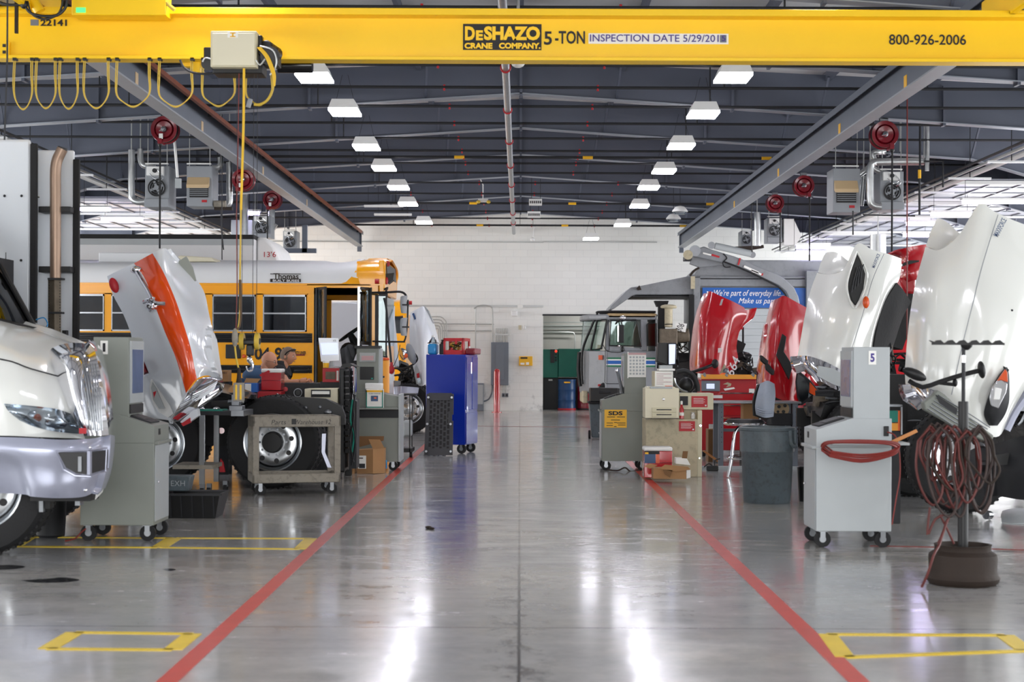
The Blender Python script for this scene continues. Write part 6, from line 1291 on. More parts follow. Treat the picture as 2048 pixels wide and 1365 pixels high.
# ================================================================ TWO MEN
def skin(name, nodes, edges, m, parent, sub=2, root=None):
    ks = list(nodes); me = bpy.data.meshes.new(name); inv = mw(parent).inverted()
    me.from_pydata([tuple(inv@Vector(nodes[k][0])) for k in ks], [(ks.index(a), ks.index(b)) for a, b in edges], [])
    o = bpy.data.objects.new(name, me); COL.objects.link(o); o.parent = parent; me.materials.append(MATS[m])
    md = o.modifiers.new('skin', 'SKIN'); md.use_smooth_shade = True
    for i, k in enumerate(ks):
        r = nodes[k][1]; r = r if isinstance(r, tuple) else (r, r)
        me.skin_vertices[0].data[i].radius = r; me.skin_vertices[0].data[i].use_root = (k == (root or ks[0]))
    s = o.modifiers.new('sub', 'SUBSURF'); s.levels = sub; s.render_levels = sub
    return o
def head(mb, c, h, yaw, pitch, roll=0, hairc=None):
    "head facing +X before rotation; h = chin to crown"
    c = Vector(c); R = Euler((roll, pitch, yaw)).to_matrix(); V = []; n = 28; k = 22; a = h/2
    for i in range(k+1):
        t = PI*i/k
        for j in range(n):
            f = 2*PI*j/n; x = math.sin(t)*math.cos(f); y = math.sin(t)*math.sin(f); z = math.cos(t)
            X = x*a*.86; Y = y*a*.66; Z = z*a
            if z < -.05:                                  # jaw: narrow towards the chin, flatten the throat
                s = 1-.38*(-z)**1.3; Y *= s
                X = X*(1-.12*(-z)) if X > 0 else X*(1-.45*(-z))
            if x > .2:
                fr = max(0, x)
                g = lambda zc, w: math.exp(-((z-zc)/w)**2)
                side_ = math.exp(-(y/.2)**2)
                X += a*(.26*g(-.22, .12)*side_+.09*g(-.05, .14)*math.exp(-(y/.12)**2)+.06*g(.14, .07)*math.exp(-(y/.5)**2)-.05*g(.03, .07)*math.exp(-((abs(y)-.35)/.16)**2)+.055*g(-.5, .07)*math.exp(-(y/.28)**2)-.03*g(-.58, .03)*side_+.08*g(-.82, .13)*math.exp(-(y/.3)**2))*fr
            V.append(c+R@Vector((X, Y, Z)))
    b0 = len(mb.v); mb.v += V
    for i in range(k):
        for j in range(n): mb.f.append((b0+i*n+j, b0+(i+1)*n+j, b0+(i+1)*n+(j+1) % n, b0+i*n+(j+1) % n)); mb.mi.append(mb.c)
    for sy in (-1, 1):
        mb.ell(c+R@Vector((-.06*a, sy*a*.66, -.08*a)), (.13*a, .06*a, .22*a), 10, R)
        mb.ell(c+R@Vector((-.0*a, sy*a*.7, -.08*a)), (.06*a, .03*a, .12*a), 8, R)
    return R, a
def man(lab, hc, d, pitch, sh, shirt, hand, glasses=False, shades=False, hair=True, elbow=None, lean=.25):
    C_ = P(hc[0], hc[1], d); T = thing('person', lab, 'person', (C_.x-lean-.05, d, 0))
    neck = C_+Vector((-.06, 0, -.13)); chest = P(sh[0], sh[1], d)+Vector((0, 0, -.12)); pel = Vector((chest.x-lean*.7, d, .98))
    f = Vector((0, -.17, 0)); N = {}
    upper = P(sh[0], sh[1], d)
    hb = MB().m('skin'); R, a = head(hb, C_, .245, -.25, pitch)
    # neck and arms of skin: one body surface joined with the head volume
    hb.tube([C_+R@Vector((-.035, 0, -.05)), neck, (neck+upper)/2, upper+Vector((0, 0, -.03))], [.062]*5+[.066]*5+[.075]*6, 14, 4)
    hnd = [P(q[0], q[1], q[2]) for q in hand]
    sh_ = upper+Vector((.0, -.19, -.03)); el = P(*elbow) if elbow else (sh_+hnd[0])/2+Vector((-.02, -.05, -.12))
    wr = hnd[0]
    hb.tube([sh_, (sh_+el)/2, el, (el+wr)/2, wr], [.055]*4+[.048]*4+[.044]*4+[.036]*4+[.028], 12, 4)
    dirv = (hnd[1]-hnd[0]).normalized(); up = Vector((0, -.3, .9)); sd = dirv.cross(up).normalized()
    hb.tube([wr, wr+dirv*.045, wr+dirv*.09], [.027, .036, .04, .042, .043, .042, .042, .04, .034], 12, 4)
    for k, L_ in enumerate((.07, .08, .074, .058)):
        b0 = wr+dirv*.085+sd*(-.03+.02*k); hb.tube([b0, b0+dirv*L_*.5+Vector((0, 0, .004)), b0+dirv*L_*.85+Vector((0, 0, -.02)), b0+dirv*L_*.95+Vector((0, 0, -.04))], .0085, 8, 3)
    b0 = wr+dirv*.03-sd*.035; hb.tube([b0, b0-sd*.03+dirv*.03, b0-sd*.035+dirv*.06+Vector((0, 0, -.02))], .0105, 8, 3)
    sh2 = upper+Vector((.0, .19, -.03)); el2 = sh2+Vector((.08, .05, -.28)); wr2 = el2+Vector((.24, -.08, -.02))
    hb.tube([sh2, el2, wr2, wr2+Vector((.09, 0, -.02))], [.055]*3+[.045]*3+[.032]*3+[.034], 12, 3)
    for k in range(4): b1 = wr2+Vector((.08, -.03+.02*k, -.015)); hb.tube([b1, b1+Vector((.05, 0, -.01)), b1+Vector((.07, 0, -.035))], .0085, 8, 2)
    b1 = wr2+Vector((.03, -.04, 0)); hb.tube([b1, b1+Vector((.03, -.03, -.01)), b1+Vector((.06, -.03, -.03))], .01, 8, 2)
    body = hb.build('body', None, T)
    # eyes, brows
    e = MB().m('white')
    for sy in (-1, 1):
        q = C_+R@Vector((a*.74, sy*a*.27, .03*a)); e.m('paper').ell(q, (.008, .014, .009), 10, R); e.m('black').ell(q+R@Vector((.006, 0, 0)), (.004, .006, .006), 8, R)
        e.m('hair').tube([q+R@Vector((.0, -.02, .02)), q+R@Vector((.01, 0, .025)), q+R@Vector((.0, .02, .02))], .004, 6, 2)
    e.m('reel_red').tube([C_+R@Vector((a*.82, -.022, -.53*a)), C_+R@Vector((a*.9, 0, -.53*a)), C_+R@Vector((a*.82, .022, -.53*a))], .004, 6, 3)
    e.build('face_detail', None, T)
    if hair:
        hm = MB().m('hair'); V = []; n = 24; k = 9
        for i in range(k+1):
            t = .62*PI*i/k
            for j in range(n):
                fz = 2*PI*j/n; x, y, z = math.sin(t)*math.cos(fz), math.sin(t)*math.sin(fz), math.cos(t)
                lim = 1.0
                if x > .25 and z < .55: z = max(z, .5); lim = .97
                V.append(C_+R@Vector((x*a*.885*lim-.002, y*a*.69, z*a*1.025)))
        hm.add(V, [(i*n+j, (i+1)*n+j, (i+1)*n+(j+1) % n, i*n+(j+1) % n) for i in range(k) for j in range(n)]); hm.build('hair', None, T)
    if glasses:
        gm = MB().m('dark')
        for sy in (-1, 1): gm.torus(C_+R@Vector((a*.88, sy*a*.27, .02*a)), .019, .0018, 'x', 16, 5); gm.tube([C_+R@Vector((a*.86, sy*a*.45, .04*a)), C_+R@Vector((a*.2, sy*a*.7, .05*a)), C_+R@Vector((-.06*a, sy*a*.7, .03*a))], .002, 5)
        gm.build('glasses', None, T)
    if shades:
        gm = MB().m('black_gloss').tube([C_+R@Vector((a*.55, -.05, .72*a)), C_+R@Vector((a*.72, 0, .78*a)), C_+R@Vector((a*.55, .05, .72*a))], .014, 8, 4).tube([C_+R@Vector((a*.5, -a*.52, .7*a)), C_+R@Vector((a*.1, -a*.7, .4*a)), C_+R@Vector((-.08*a, -a*.7, .08*a))], .007, 8, 4)
        gm.build('sunglasses', None, T)
    N = {'pel': (pel, (.18, .2)), 'w': ((pel+chest)/2+Vector((-.03, 0, 0)), (.19, .2)), 'ch': (chest, (.2, .22)), 'up': (upper+Vector((-.02, 0, -.02)), (.14, .15)),
         'sl': (upper+Vector((-.01, -.18, -.05)), .115), 'el': (sh_*.4+el*.6, .09), 'sr': (upper+Vector((-.01, .18, -.05)), .115), 'er': (sh2*.4+el2*.6, .09), 'nk': (neck*.4+upper*.6, .092)}
    skin('shirt', N, [('pel', 'w'), ('w', 'ch'), ('ch', 'up'), ('up', 'sl'), ('sl', 'el'), ('up', 'sr'), ('sr', 'er'), ('up', 'nk')], shirt, T)
    N = {'pel': (pel+Vector((0, 0, -.02)), (.15, .16)), 'hl': (pel+Vector((0, -.1, -.1)), .1), 'kl': (pel+Vector((.06, -.12, -.48)), .075), 'al': (Vector((pel.x-.02, d-.13, .1)), .06), 'hr': (pel+Vector((0, .1, -.1)), .1), 'kr': (pel+Vector((.02, .12, -.48)), .075), 'ar': (Vector((pel.x-.08, d+.13, .1)), .06)}
    skin('trousers', N, [('pel', 'hl'), ('hl', 'kl'), ('kl', 'al'), ('pel', 'hr'), ('hr', 'kr'), ('kr', 'ar')], 'trousers', T)
    for q in ((pel.x-.02, d-.13), (pel.x-.08, d+.13)): MB().m('black').ell((q[0]+.06, q[1], .05), (.14, .05, .05), 14).build('shoe', None, T)
    return T
man('bald person in glasses and blue shirt leaning in behind the red cooler', (538, 722.5), 20.85, .2, (513, 742), 'shirt_blue', ((600, 764, 20.35), (617, 761, 20.35)), glasses=True, hair=False, elbow=(566, 766, 20.4), lean=.2)
man('short-haired person in black shirt with sunglasses on head beside the bus', (576, 712.5), 21.45, .12, (560, 732), 'shirt_black', ((604, 768, 20.9), (616, 765, 20.9)), shades=True, elbow=(578, 772, 20.9), lean=.12)
# ================================================================ GARBAGE TRUCK
T = thing('garbage_truck', 'grey front-loading garbage truck with blue slogan panel by the end wall', 'truck', (4.5, 41.2, 0)); d = 40.0
gx = lambda x: WX(x, d, 660)
gz = lambda y: ZZ(y, d, 1260)
pl = [(gx(1166), 42.4), (gx(1166), 41.2), (gx(1180), 40.4), (gx(1214), d), (gx(1314), d), (gx(1314), 42.4)]
MB().m('truck_grey').prism(pl, 'z', .62, gz(702)).prism([(gx(1281), d+.02), (gx(1295), d+.02), (gx(1295), 42.4), (gx(1281), 42.4)], 'z', gz(702), gz(638)).box(gx(1311), gx(1315), d+.01, 42.4, gz(702), gz(638)).box(gx(1212), gx(1219), d+.01, d+.1, gz(702), gz(638)).build('cab_body', None, T, .02)
MB().m('truck_grey').prism(pl, 'z', gz(640), gz(629)).build('cab_brow', None, T, .04)
MB().m('roof_rust').prism([(max(a, gx(1212)), b) for a, b in pl], 'z', gz(639), gz(627)).build('cab_roof', None, T, .05, label='rusty cab roof')
MB().m('dark').prism([(gx(1200), 40.2), (gx(1310), 40.2), (gx(1310), 40.5), (gx(1200), 40.5)], 'z', gz(628), gz(624)).build('roof_visor', None, T)
# windows
MB().m('truck_grey').prism([(gx(1219), gz(702)), (gx(1219), gz(690)), (gx(1222), gz(692)), (gx(1280), gz(697)), (gx(1285), gz(702))], 'y', d, d+.06).build('door_panel', None, T)
o = MB().m('black').tube([(gx(a), d-.01, gz(b)) for a, b in ((1219, 692), (1222, 642), (1272, 641), (1277, 655), (1283, 693))], .022, 6, 1, True).build('door_window_seal', None, T)
MB().m('cab_glass').prism([(gx(1219), gz(692)), (gx(1222), gz(642)), (gx(1272), gz(641)), (gx(1277), gz(655)), (gx(1283), gz(693))], 'y', d+.0, d+.012).build('door_glass', None, T)
MB().m('black').tube([(gx(a), d-.01, gz(b)) for a, b in ((1295, 692), (1294, 650), (1297, 647), (1312, 647), (1312, 693))], .022, 6, 1, True).build('rear_window_seal', None, T)
MB().m('cab_glass').prism([(gx(a), gz(b)) for a, b in ((1295, 692), (1294, 648), (1312, 647), (1312, 693))], 'y', d+.0, d+.012).build('rear_glass', None, T)
MB().m('cab_glass').add([(gx(1183), 40.45, gz(700)), (gx(1203), 40.12, gz(697)), (gx(1213), 40.05, gz(640)), (gx(1196), 40.4, gz(640)), (gx(1168), 41.3, gz(703)), (gx(1168), 42.3, gz(703)), (gx(1172), 42.3, gz(640)), (gx(1174), 41.3, gz(640))], [(0, 1, 2, 3), (4, 0, 3, 7), (5, 4, 7, 6)]).build('windshield', None, T)
MB().m('black').tube([(gx(1183), 40.4, gz(701)), (gx(1203), 40.06, gz(698)), (gx(1214), 39.98, gz(640)), (gx(1196), 40.35, gz(639))], .03, 6, 1, True).build('windshield_seal', None, T)
MB().m('black').tube([(gx(1312), 40.1, gz(624)), (gx(1205), 40.1, gz(624)), (gx(1195), 40.3, gz(630)), (gx(1182), 40.5, gz(660)), (gx(1168), 40.8, gz(700)), (gx(1166), 40.8, gz(740)), (gx(1168), 40.8, gz(770))], .03, 8, 4).tube([(gx(1162), 41, gz(705)), (gx(1160), 41, gz(740)), (gx(1164), 41, gz(775))], .05, 8, 3).build('guard_bar', None, T)
s = MB().m('green_stripe')
for a, b, m_ in ((715.5, 719, 'green_stripe'), (719, 721.5, 'white'), (722, 728.5, 'sign_blue'), (729, 731, 'white'), (731, 734.5, 'green_stripe')):
    s.m(m_).box(gx(1216), gx(1312), d-.006, d, gz(b), gz(a))
    s.add([(gx(1183), 40.37, gz(b)), (gx(1215), 39.99, gz(b)), (gx(1215), 39.99, gz(a)), (gx(1183), 40.37, gz(a))], [(0, 1, 2, 3)])
s.build('side_stripe', None, T)
MB().m('amber').pb(1197, 1205, 711, 720, 40.05, .1).build('side_marker', None, T); MB().m('red_flat').pb(1196, 1204, 769, 773, 40.1, .06).build('side_marker', None, T)
MB().m('dark').tube([(gx(a), d-.008, gz(b)) for a, b in ((1217, 640), (1212, 660), (1211, 690), (1210, 765), (1213, 768), (1250, 768))], .008, 5, 1).tube([(gx(a), d-.008, gz(b)) for a, b in ((1206, 690), (1215, 703), (1240, 705), (1250, 700))], .01, 5, 3).build('door_seam', None, T)
MB().m('black').pb(1179, 1240, 777, 806, d-.05, .3).build('step', None, T, .02)
MB().m('old_beige').pb(1165, 1176, 783, 807, 40.4, 1.8).build('front_bumper', None, T, .03)
o = MB().m('black').pb(1237, 1248, 650, 686, d-.5, .12).ell(P(1246, 638, d-.4), (.08, .06, .07), 12).ell(P(1245, 699, d-.4), (.05, .05, .07), 10).tube([P(1232, 648, d-.1), P(1240, 640, d-.4), P(1244, 650, d-.4)], .02, 6, 3).build('mirror', None, T, .02)
MB().m('chrome').pb(1235, 1237.5, 652, 684, d-.5, .1).build('mirror_glass', None, o)
MB().m('chrome').ell(P(1246, 636, d-.45), (.09, .07, .06), 12).ell(P(1238, 692, d-.5), (.03, .03, .03), 8).build('mirror_cap', None, T)
MB().m('black').box(gx(1215), 9.5, d+.3, d+.5, .6, .9).box(gx(1215), 9.5, d+1.9, d+2.1, .6, .9).box(gx(1300), gx(1400), d+.5, d+1.9, .5, 1.6).build('chassis_frame', None, T)
for x in (gx(1235), 5.9, 7.2): wheel(T, x, d+.05, .52, .52, .3, 'steel'); wheel(T, x, d+2.0, .52, .52, .3, 'steel')
engine(T, gx(1318), gx(1392), d+.2, d+1.9, .9, gz(665), 50, 9)
MB().m('steel').box(gx(1311), gx(1314), d-.02, d+.03, gz(770), gz(640)).build('exhaust_bracket', None, T)
c = P(1337, 690, d-.1)
MB().m('old_beige').lathe((c.x, c.y, gz(655)), [(.1, 0), (.1, gz(617)-gz(655)), (.2, gz(617)-gz(655)), (.21, gz(613)-gz(655)), (.17, gz(611)-gz(655)), (.1, gz(609.5)-gz(655)), (.001, gz(609)-gz(655))], 'z', 18).m('engine_tan').box(gx(1318), gx(1353), d-.3, d+.2, gz(689), gz(658)).cyl((gx(1353), d, gz(672)), (gx(1378), d, gz(670)), .17, n=16).m('black').lathe((c.x, c.y, gz(655)), [(.105, .05), (.105, .1)], 'z', 18).box(gx(1320), gx(1352), d-.28, d+.2, gz(720), gz(689)).build('air_intake', None, T, .05)
MB().m('black').prism([(gx(1313), gz(600)), (gx(1342), gz(600)), (gx(1338), gz(612)), (gx(1318), gz(612))], 'y', d+.6, d+.9).box(gx(1321), gx(1335), d+.65, d+.85, gz(690), gz(612)).build('exhaust_stack', None, T)
o = MB().m('paper').ppoly([(1350, 645, d-.2), (1374, 648, d-.2), (1371, 665, d-.2), (1352, 661, d-.2)], .02).build('number_plate', None, T); text('306', 'number', 'lettering_black', o, P(1360, 655, d-.205), .16, .2, ry=-1.1)
# body
bx0, bx1 = gx(1387), 10.5
MB().m('truck_grey').prism([(bx0, gz(556)), (gx(1392), gz(543)), (gx(1405), gz(530)), (gx(1425), gz(522)), (gx(1450), gz(519)), (bx1, gz(519)), (bx1, .95), (gx(1445), .95), (gx(1445), gz(700)), (bx0, gz(700))], 'y', d+.12, d+2.4).build('hopper_body', None, T, .02)
MB().m('truck_grey').box(bx0, bx1, d+.02, d+.12, gz(572), gz(558)).box(bx0, gx(1400), d+.0, d+.12, gz(720), gz(555)).box(gx(1611), gx(1640), d-.1, d+.12, .95, gz(541)).box(gx(1400), bx1, d+.05, d+.12, gz(556), gz(552)).build('body_rail', None, T, .01)
MB().m('dark').box(bx0, bx1, d+.1, d+.118, gz(557), gz(554)).build('rail_gap', None, T)
MB().m('rubber').box(gx(1378), gx(1388), d-.05, d+.1, gz(720), gz(590)).build('body_post', None, T); MB().m('old_beige').pb(1382, 1390, 553, 578, d-.08, .06).build('rust_strap', None, T)
b = MB().m('cart_light')
for k in range(11): b.prism([(gx(1402), 0), (gx(1612), 0), (gx(1612), .17), (gx(1402), .17)], 'y', d+.07, d+.12); [setattr(q, 'z', q.z+gz(630+k*13.5)) for q in b.v[-8:]]
b.build('side_slat', None, T, .012)
sg = MB().m('sign_blue').box(gx(1405), gx(1611), d+.02, d+.06, gz(615), gz(575)).build('slogan_panel', None, T)
text("We're part of everyday life...", 'lettering', 'lettering_white', sg, (gx(1498), d+.015, gz(587)), .2, 1.75, shear=.35, bold=0)
text("Make us part of", 'lettering', 'lettering_white', sg, (gx(1523), d+.015, gz(602.5)), .18, 1.15, shear=.35, bold=0)
# loader canopy
MB().m('truck_grey').ppoly([(1389, 549), (1380, 552), (1282, 572), (1262, 575), (1252, 583), (1222, 613), (1219, 620), (1228, 618), (1262, 594), (1272, 590), (1389, 590)], 2.0, d+.1).build('cab_canopy', None, T, .02)
MB().m('dark').ppoly([(1266, 592), (1389, 592), (1389, 594), (1266, 594)], 2.0, d+.05).m('rust_brown').ppoly([(1273, 577), (1279, 571), (1283, 580), (1276, 581)], .2, d+.0).tube([P(1380, 552, d+.05), P(1388, 542, d+.05), P(1398, 536, d+.05)], .03, 6, 3).build('canopy_edge', None, T)
# lift arm
A = [(160, 175), (200, 130), (330, 90), (420, 130), (740, 225), (900, 285), (1060, 365), (1300, 455), (1440, 540), (1560, 655), (1615, 770), (1640, 895), (1500, 900), (1480, 780), (1440, 700), (1350, 625), (1180, 545), (1000, 455), (780, 355), (560, 305), (330, 255), (200, 230)]
MB().m('truck_grey').ppoly([(1360+a/6.827, 480+b/6.827) for a, b in A], .18, d-.35).build('lift_arm', None, T, .02)
MB().m('rubber').tube([P(1360+a/6.827, 480+b/6.827, d-.37) for a, b in ((600, 300), (780, 368), (1000, 465), (1180, 555), (1340, 640), (1420, 720), (1455, 780))], .022, 6, 3).tube([P(1360+a/6.827, 480+b/6.827, d-.37) for a, b in ((590, 190), (640, 250), (585, 310), (610, 370), (690, 370))], .014, 6, 4).build('hydraulic_hose', None, T)
MB().m('cart_light').cyl(P(1430, 492, d-.45), P(1502, 508, d-.45), .085, n=16).m('chrome').cyl(P(1500, 508, d-.45), P(1508, 510, d-.45), .05, n=12).m('steel').cyl(P(1390, 502, d-.5), P(1390, 502, d-.2), .14, n=20).cyl(P(1423, 491, d-.5), P(1423, 491, d-.3), .09, n=16).cyl(P(1505, 510, d-.5), P(1505, 510, d-.3), .08, n=16).build('lift_cylinder', None, T)
MB().m('old_beige').cyl(P(1376, 510, d-.5), P(1376, 510, d+1.8), .12, n=16).m('dark').pb(1370, 1384, 512, 521, d-.4, .5).m('truck_grey').ppoly([(1384, 512), (1402, 500), (1440, 520), (1470, 528), (1400, 535), (1380, 528)], .2, d-.1).build('fork_pivot', None, T, .01)
MB().m('paper').ppoly([(1406, 505), (1423, 509), (1422, 512), (1406, 508)], .01, d-.37).ppoly([(1489, 531), (1518, 544), (1517, 548), (1487, 535)], .01, d-.37).ppoly([(1502, 539), (1524, 548), (1522, 551), (1504, 544)], .01, d-.37).m('red_flat').ppoly([(1424, 508), (1440, 513), (1438, 516), (1423, 512)], .01, d-.37).ppoly([(1479, 516), (1482, 517), (1478, 531), (1475, 530)], .01, d-.37).ppoly([(1524, 547), (1527, 547), (1525, 552), (1522, 551)], .01, d-.37).build('reflective_strip', None, T)
MB().m('rust_brown').ppoly([(1460, 494), (1520, 491), (1527, 490), (1528, 496), (1505, 500), (1507, 508), (1490, 505)], .12, d+.3).build('rusty_bracket', None, T)
T2 = thing('wheeled_cart_bin', 'dark grey wheeled bin standing before the garbage truck cab', 'bin', (WX(1196, 29.8), 30.0, 0)); w = .12
MB().m('bin_grey').add([(-.11, -.16, .02), (.1, -.16, .02), (.1, .16, .02), (-.11, .16, .02), (-.16, -.22, .66), (.3, -.22, .66), (.3, .22, .66), (-.16, .22, .66)], [(0, 3, 2, 1), (4, 5, 6, 7), (0, 1, 5, 4), (1, 2, 6, 5), (2, 3, 7, 6), (3, 0, 4, 7)]).build('bin_body', None, T2, .02, world=False)
MB().m('rubber').cyl((-.17, -.1, .08), (-.13, -.1, .08), .08, n=14).build('bin_wheel', None, T2, world=False)
MB().m('dark').box(-.18, .32, -.24, .24, .66, .7).build('bin_rim', None, T2, .01, world=False)
o = MB().m('black').pb(1181, 1236, 777, 804, 29.6, .35).m('dark').pb(1198, 1222, 783, 788, 29.58, .02).build('tool_case', None, bevel=.02); tag(o, 'black plastic tool case lying on the dark wheeled bin', 'tool case')
o.location.z = .705
# ================================================================ RED TRUCK 664
def rhood(T, grid, m, th=.03, label=None, sub=5, nm='hood'): return MB().m(m).patch(grid, th, sub).build(nm, None, T, label=label)
T = thing('red_truck', 'red truck 664 with raised hood, standing just before the garbage truck', 'truck', (3.6, 32.5, 0)); d = 31.0
rhood(T, [
    [(1407, 588, d+.6), (1414, 586, d+.3), (1421, 583, d), (1440, 592, d), (1465, 603, d+.1), (1488, 615, d+.3)],
    [(1396, 615, d+.5), (1404, 612, d+.1), (1416, 612, d-.1), (1440, 618, d-.1), (1465, 624, d), (1493, 632, d+.3)],
    [(1387, 650, d+.5), (1396, 648, d), (1408, 648, d-.2), (1435, 650, d-.2), (1460, 652, d-.1), (1481, 656, d+.2)],
    [(1382, 690, d+.5), (1391, 690, d), (1402, 690, d-.25), (1432, 692, d-.25), (1456, 692, d-.1), (1473, 693, d+.2)],
    [(1379, 725, d+.5), (1389, 728, d), (1402, 730, d-.25), (1430, 732, d-.25), (1452, 730, d-.1), (1476, 722, d+.2)],
    [(1380, 742, d+.5), (1391, 746, d), (1404, 748, d-.2), (1430, 750, d-.2), (1448, 750, d-.1), (1462, 747, d+.2)]], 'red')
MB().m('red').patch([[(1478, 625, d+.3), (1496, 620, d+.35), (1514, 616, d+.5)], [(1484, 645, d+.25), (1497, 640, d+.35), (1508, 634, d+.5)], [(1474, 672, d+.2), (1486, 654, d+.3), (1500, 643, d+.45)]], .03, 5).build('fender_lip', None, T)
MB().m('red').patch([[(1407, 587, d+.8), (1412, 590, d+.6), (1417, 592, d+.3)], [(1393, 622, d+.8), (1402, 622, d+.5), (1410, 622, d+.2)]], .03, 4).build('cowl_panel', None, T)
text('664', 'truck_number', 'lettering_white', T, P(1466, 733, d-.15), .17, .36, ry=-1.15, bold=.01, shear=.2)
MB().m('cart_light').ppoly([(1443, 599), (1447, 598), (1443, 611), (1439, 611)], .02, d-.14).build('hood_emblem', None, T)
MB().m('paper').ppoly([(1436, 697), (1444, 696), (1443, 705), (1436, 706)], .01, d-.3).build('sticker', None, T)
MB().m('black').tube([P(1380, 746, d-.4), P(1405, 738, d-.5), P(1428, 729, d-.4)], .03, 8, 3).ell(P(1430, 728, d-.4), (.07, .08, .09), 12).build('mirror', None, T)
MB().m('old_beige').ppoly([(1443, 740), (1449, 728), (1453, 738), (1455, 747), (1440, 748)], .05, d-.35).m('steel').ell(P(1452, 743, d-.35), (.06, .05, .06), 12).build('headlight', None, T)
engine(T, WX(1472, d), WX(1515, d), d+.3, d+1.8, 1.0, ZZ(705, d), 50, 12, .8)
MB().m('black').ppoly([(1475, 680), (1492, 688), (1483, 710), (1470, 702)], .1, d+.4).build('air_box', None, T); MB().m('dark').tube([P(1486, 655, d+.5), P(1486, 690, d+.5)], .02, 6).build('hood_strut', None, T)
chassis(T, WX(1395, d), 8.6, d+.5, d+1.6, .6)
wheel(T, WX(1430, d), d+.2, .52, .52, .3); wheel(T, WX(1430, d), d+1.9, .52, .52, .3)
MB().m('red').box(6.2, 8.4, d+.2, d+2.4, 1.0, 2.65).build('cab', None, T, .1)
MB().m('black').ppoly([(1313, 766), (1322, 745), (1345, 742), (1365, 750), (1385, 770), (1378, 772), (1360, 756), (1342, 750), (1328, 756)], .25, 28).build('fender_flare', None, T)
# ================================================================ RED TRUCK with black side vent
T = thing('red_truck', 'red truck with raised hood bearing a jagged black vent', 'truck', (4.6, 27, 0)); d = 25.6
rhood(T, [
    [(1541, 606, d+.6), (1550, 600, d+.3), (1559, 596, d+.05), (1569, 592, d), (1590, 603, d+.1), (1625, 622, d+.4)],
    [(1534, 635, d+.5), (1543, 634, d+.1), (1554, 633, d-.1), (1566, 630, d-.1), (1590, 636, d), (1625, 645, d+.3)],
    [(1526, 678, d+.5), (1535, 680, d), (1546, 680, d-.15), (1560, 680, d-.2), (1588, 682, d-.1), (1622, 690, d+.2)],
    [(1519, 725, d+.5), (1528, 728, d), (1540, 730, d-.2), (1556, 732, d-.25), (1588, 735, d-.15), (1622, 745, d+.1)],
    [(1514, 765, d+.5), (1525, 772, d), (1538, 776, d-.15), (1556, 782, d-.2), (1580, 788, d-.15), (1606, 785, d+.1)],
    [(1520, 778, d+.5), (1532, 786, d+.1), (1545, 792, d-.1), (1562, 800, d-.15), (1582, 806, d-.1), (1602, 808, d+.1)]], 'red')
MB().m('black').ppoly([(1565, 668), (1573, 674), (1568, 704), (1586, 732), (1578, 760), (1553, 711)], .06, d-.34).build('hood_vent', None, T, .006)
MB().m('black').ppoly([(1520, 711), (1524, 711), (1537, 722), (1536, 730), (1530, 730), (1521, 722)], .08, d-.3).ppoly([(1530, 730), (1536, 727), (1549, 742), (1548, 751), (1544, 751), (1532, 740)], .08, d-.3).build('mirror', None, T, .02)
hl = MB().m('dark').ppoly([(1595, 742), (1602, 745), (1622, 762), (1638, 782), (1630, 795), (1603, 812), (1595, 795), (1592, 765)], .08, d-.3).build('headlight', None, T, .01)
MB().m('lens').ppoly([(1596, 748), (1608, 756), (1620, 775), (1618, 795), (1603, 806), (1597, 790), (1594, 765)], .03, d-.34).m('amber').ppoly([(1620, 765), (1635, 782), (1630, 792), (1618, 785)], .03, d-.34).build('headlight_lens', None, hl)
MB().m('red').patch([[(1600, 722, d+.2), (1615, 738, d+.1), (1637, 770, d+.3)], [(1602, 745, d+.1), (1618, 760, d), (1638, 776, d+.3)], [(1596, 790, d+.1), (1605, 815, d), (1625, 800, d+.3)]], .03, 4).build('fender', None, T)
bp = MB().m('red').patch([[(1595, 812, d-.2), (1640, 806, d-.5), (1700, 812, d-.5), (1790, 815, d-.3)], [(1598, 832, d-.2), (1640, 836, d-.55), (1700, 836, d-.55), (1790, 838, d-.3)], [(1602, 850, d-.1), (1640, 858, d-.5), (1700, 860, d-.5), (1790, 862, d-.3)]], .06, 5).build('bumper', None, T)
MB().m('chrome').ppoly([(1620, 814), (1655, 812), (1650, 836), (1618, 836)], .03, d-.62).build('licence_plate', None, bp)
engine(T, WX(1600, d), WX(1710, d), d+.0, d+1.4, .8, ZZ(770, d), 70, 14, .5)
chassis(T, WX(1560, d), 9.4, d+.5, d+1.6, .6)
wheel(T, WX(1640, d), d+.1, .52, .52, .3); wheel(T, WX(1640, d), d+1.7, .52, .52, .3)
MB().m('red').box(6.9, 9.2, d+.2, d+2.4, 1.0, 2.65).build('cab', None, T, .1)
# tall red hood further along
T = thing('red_truck', 'red truck whose raised hood peeks out between the two white hoods', 'truck', (6.2, 23, 0)); d = 22.2
rhood(T, [
    [(1775, 511, d+.3), (1800, 500, d), (1830, 492, d), (1870, 487, d+.2)],
    [(1800, 520, d+.3), (1812, 515, d), (1835, 510, d), (1870, 510, d+.2)],
    [(1796, 560, d+.3), (1812, 550, d-.1), (1832, 540, d-.1), (1870, 535, d+.2)],
    [(1800, 565, d+.3), (1815, 565, d), (1832, 560, d-.1), (1870, 555, d+.2)]], 'red')
MB().m('black').ppoly([(1806, 527), (1820, 521), (1838, 521), (1838, 524), (1815, 530), (1806, 533)], .05, d-.14).build('hood_vent', None, T)
MB().m('red').ppoly([(1797, 558), (1815, 553), (1832, 548), (1832, 585), (1828, 588), (1810, 587), (1805, 575)], .3, d).build('fender', None, T, .03)
MB().m('black').ppoly([(1800, 588), (1826, 588), (1826, 640), (1805, 700), (1775, 690)], .5, d+.1).build('wheel_well', None, T)
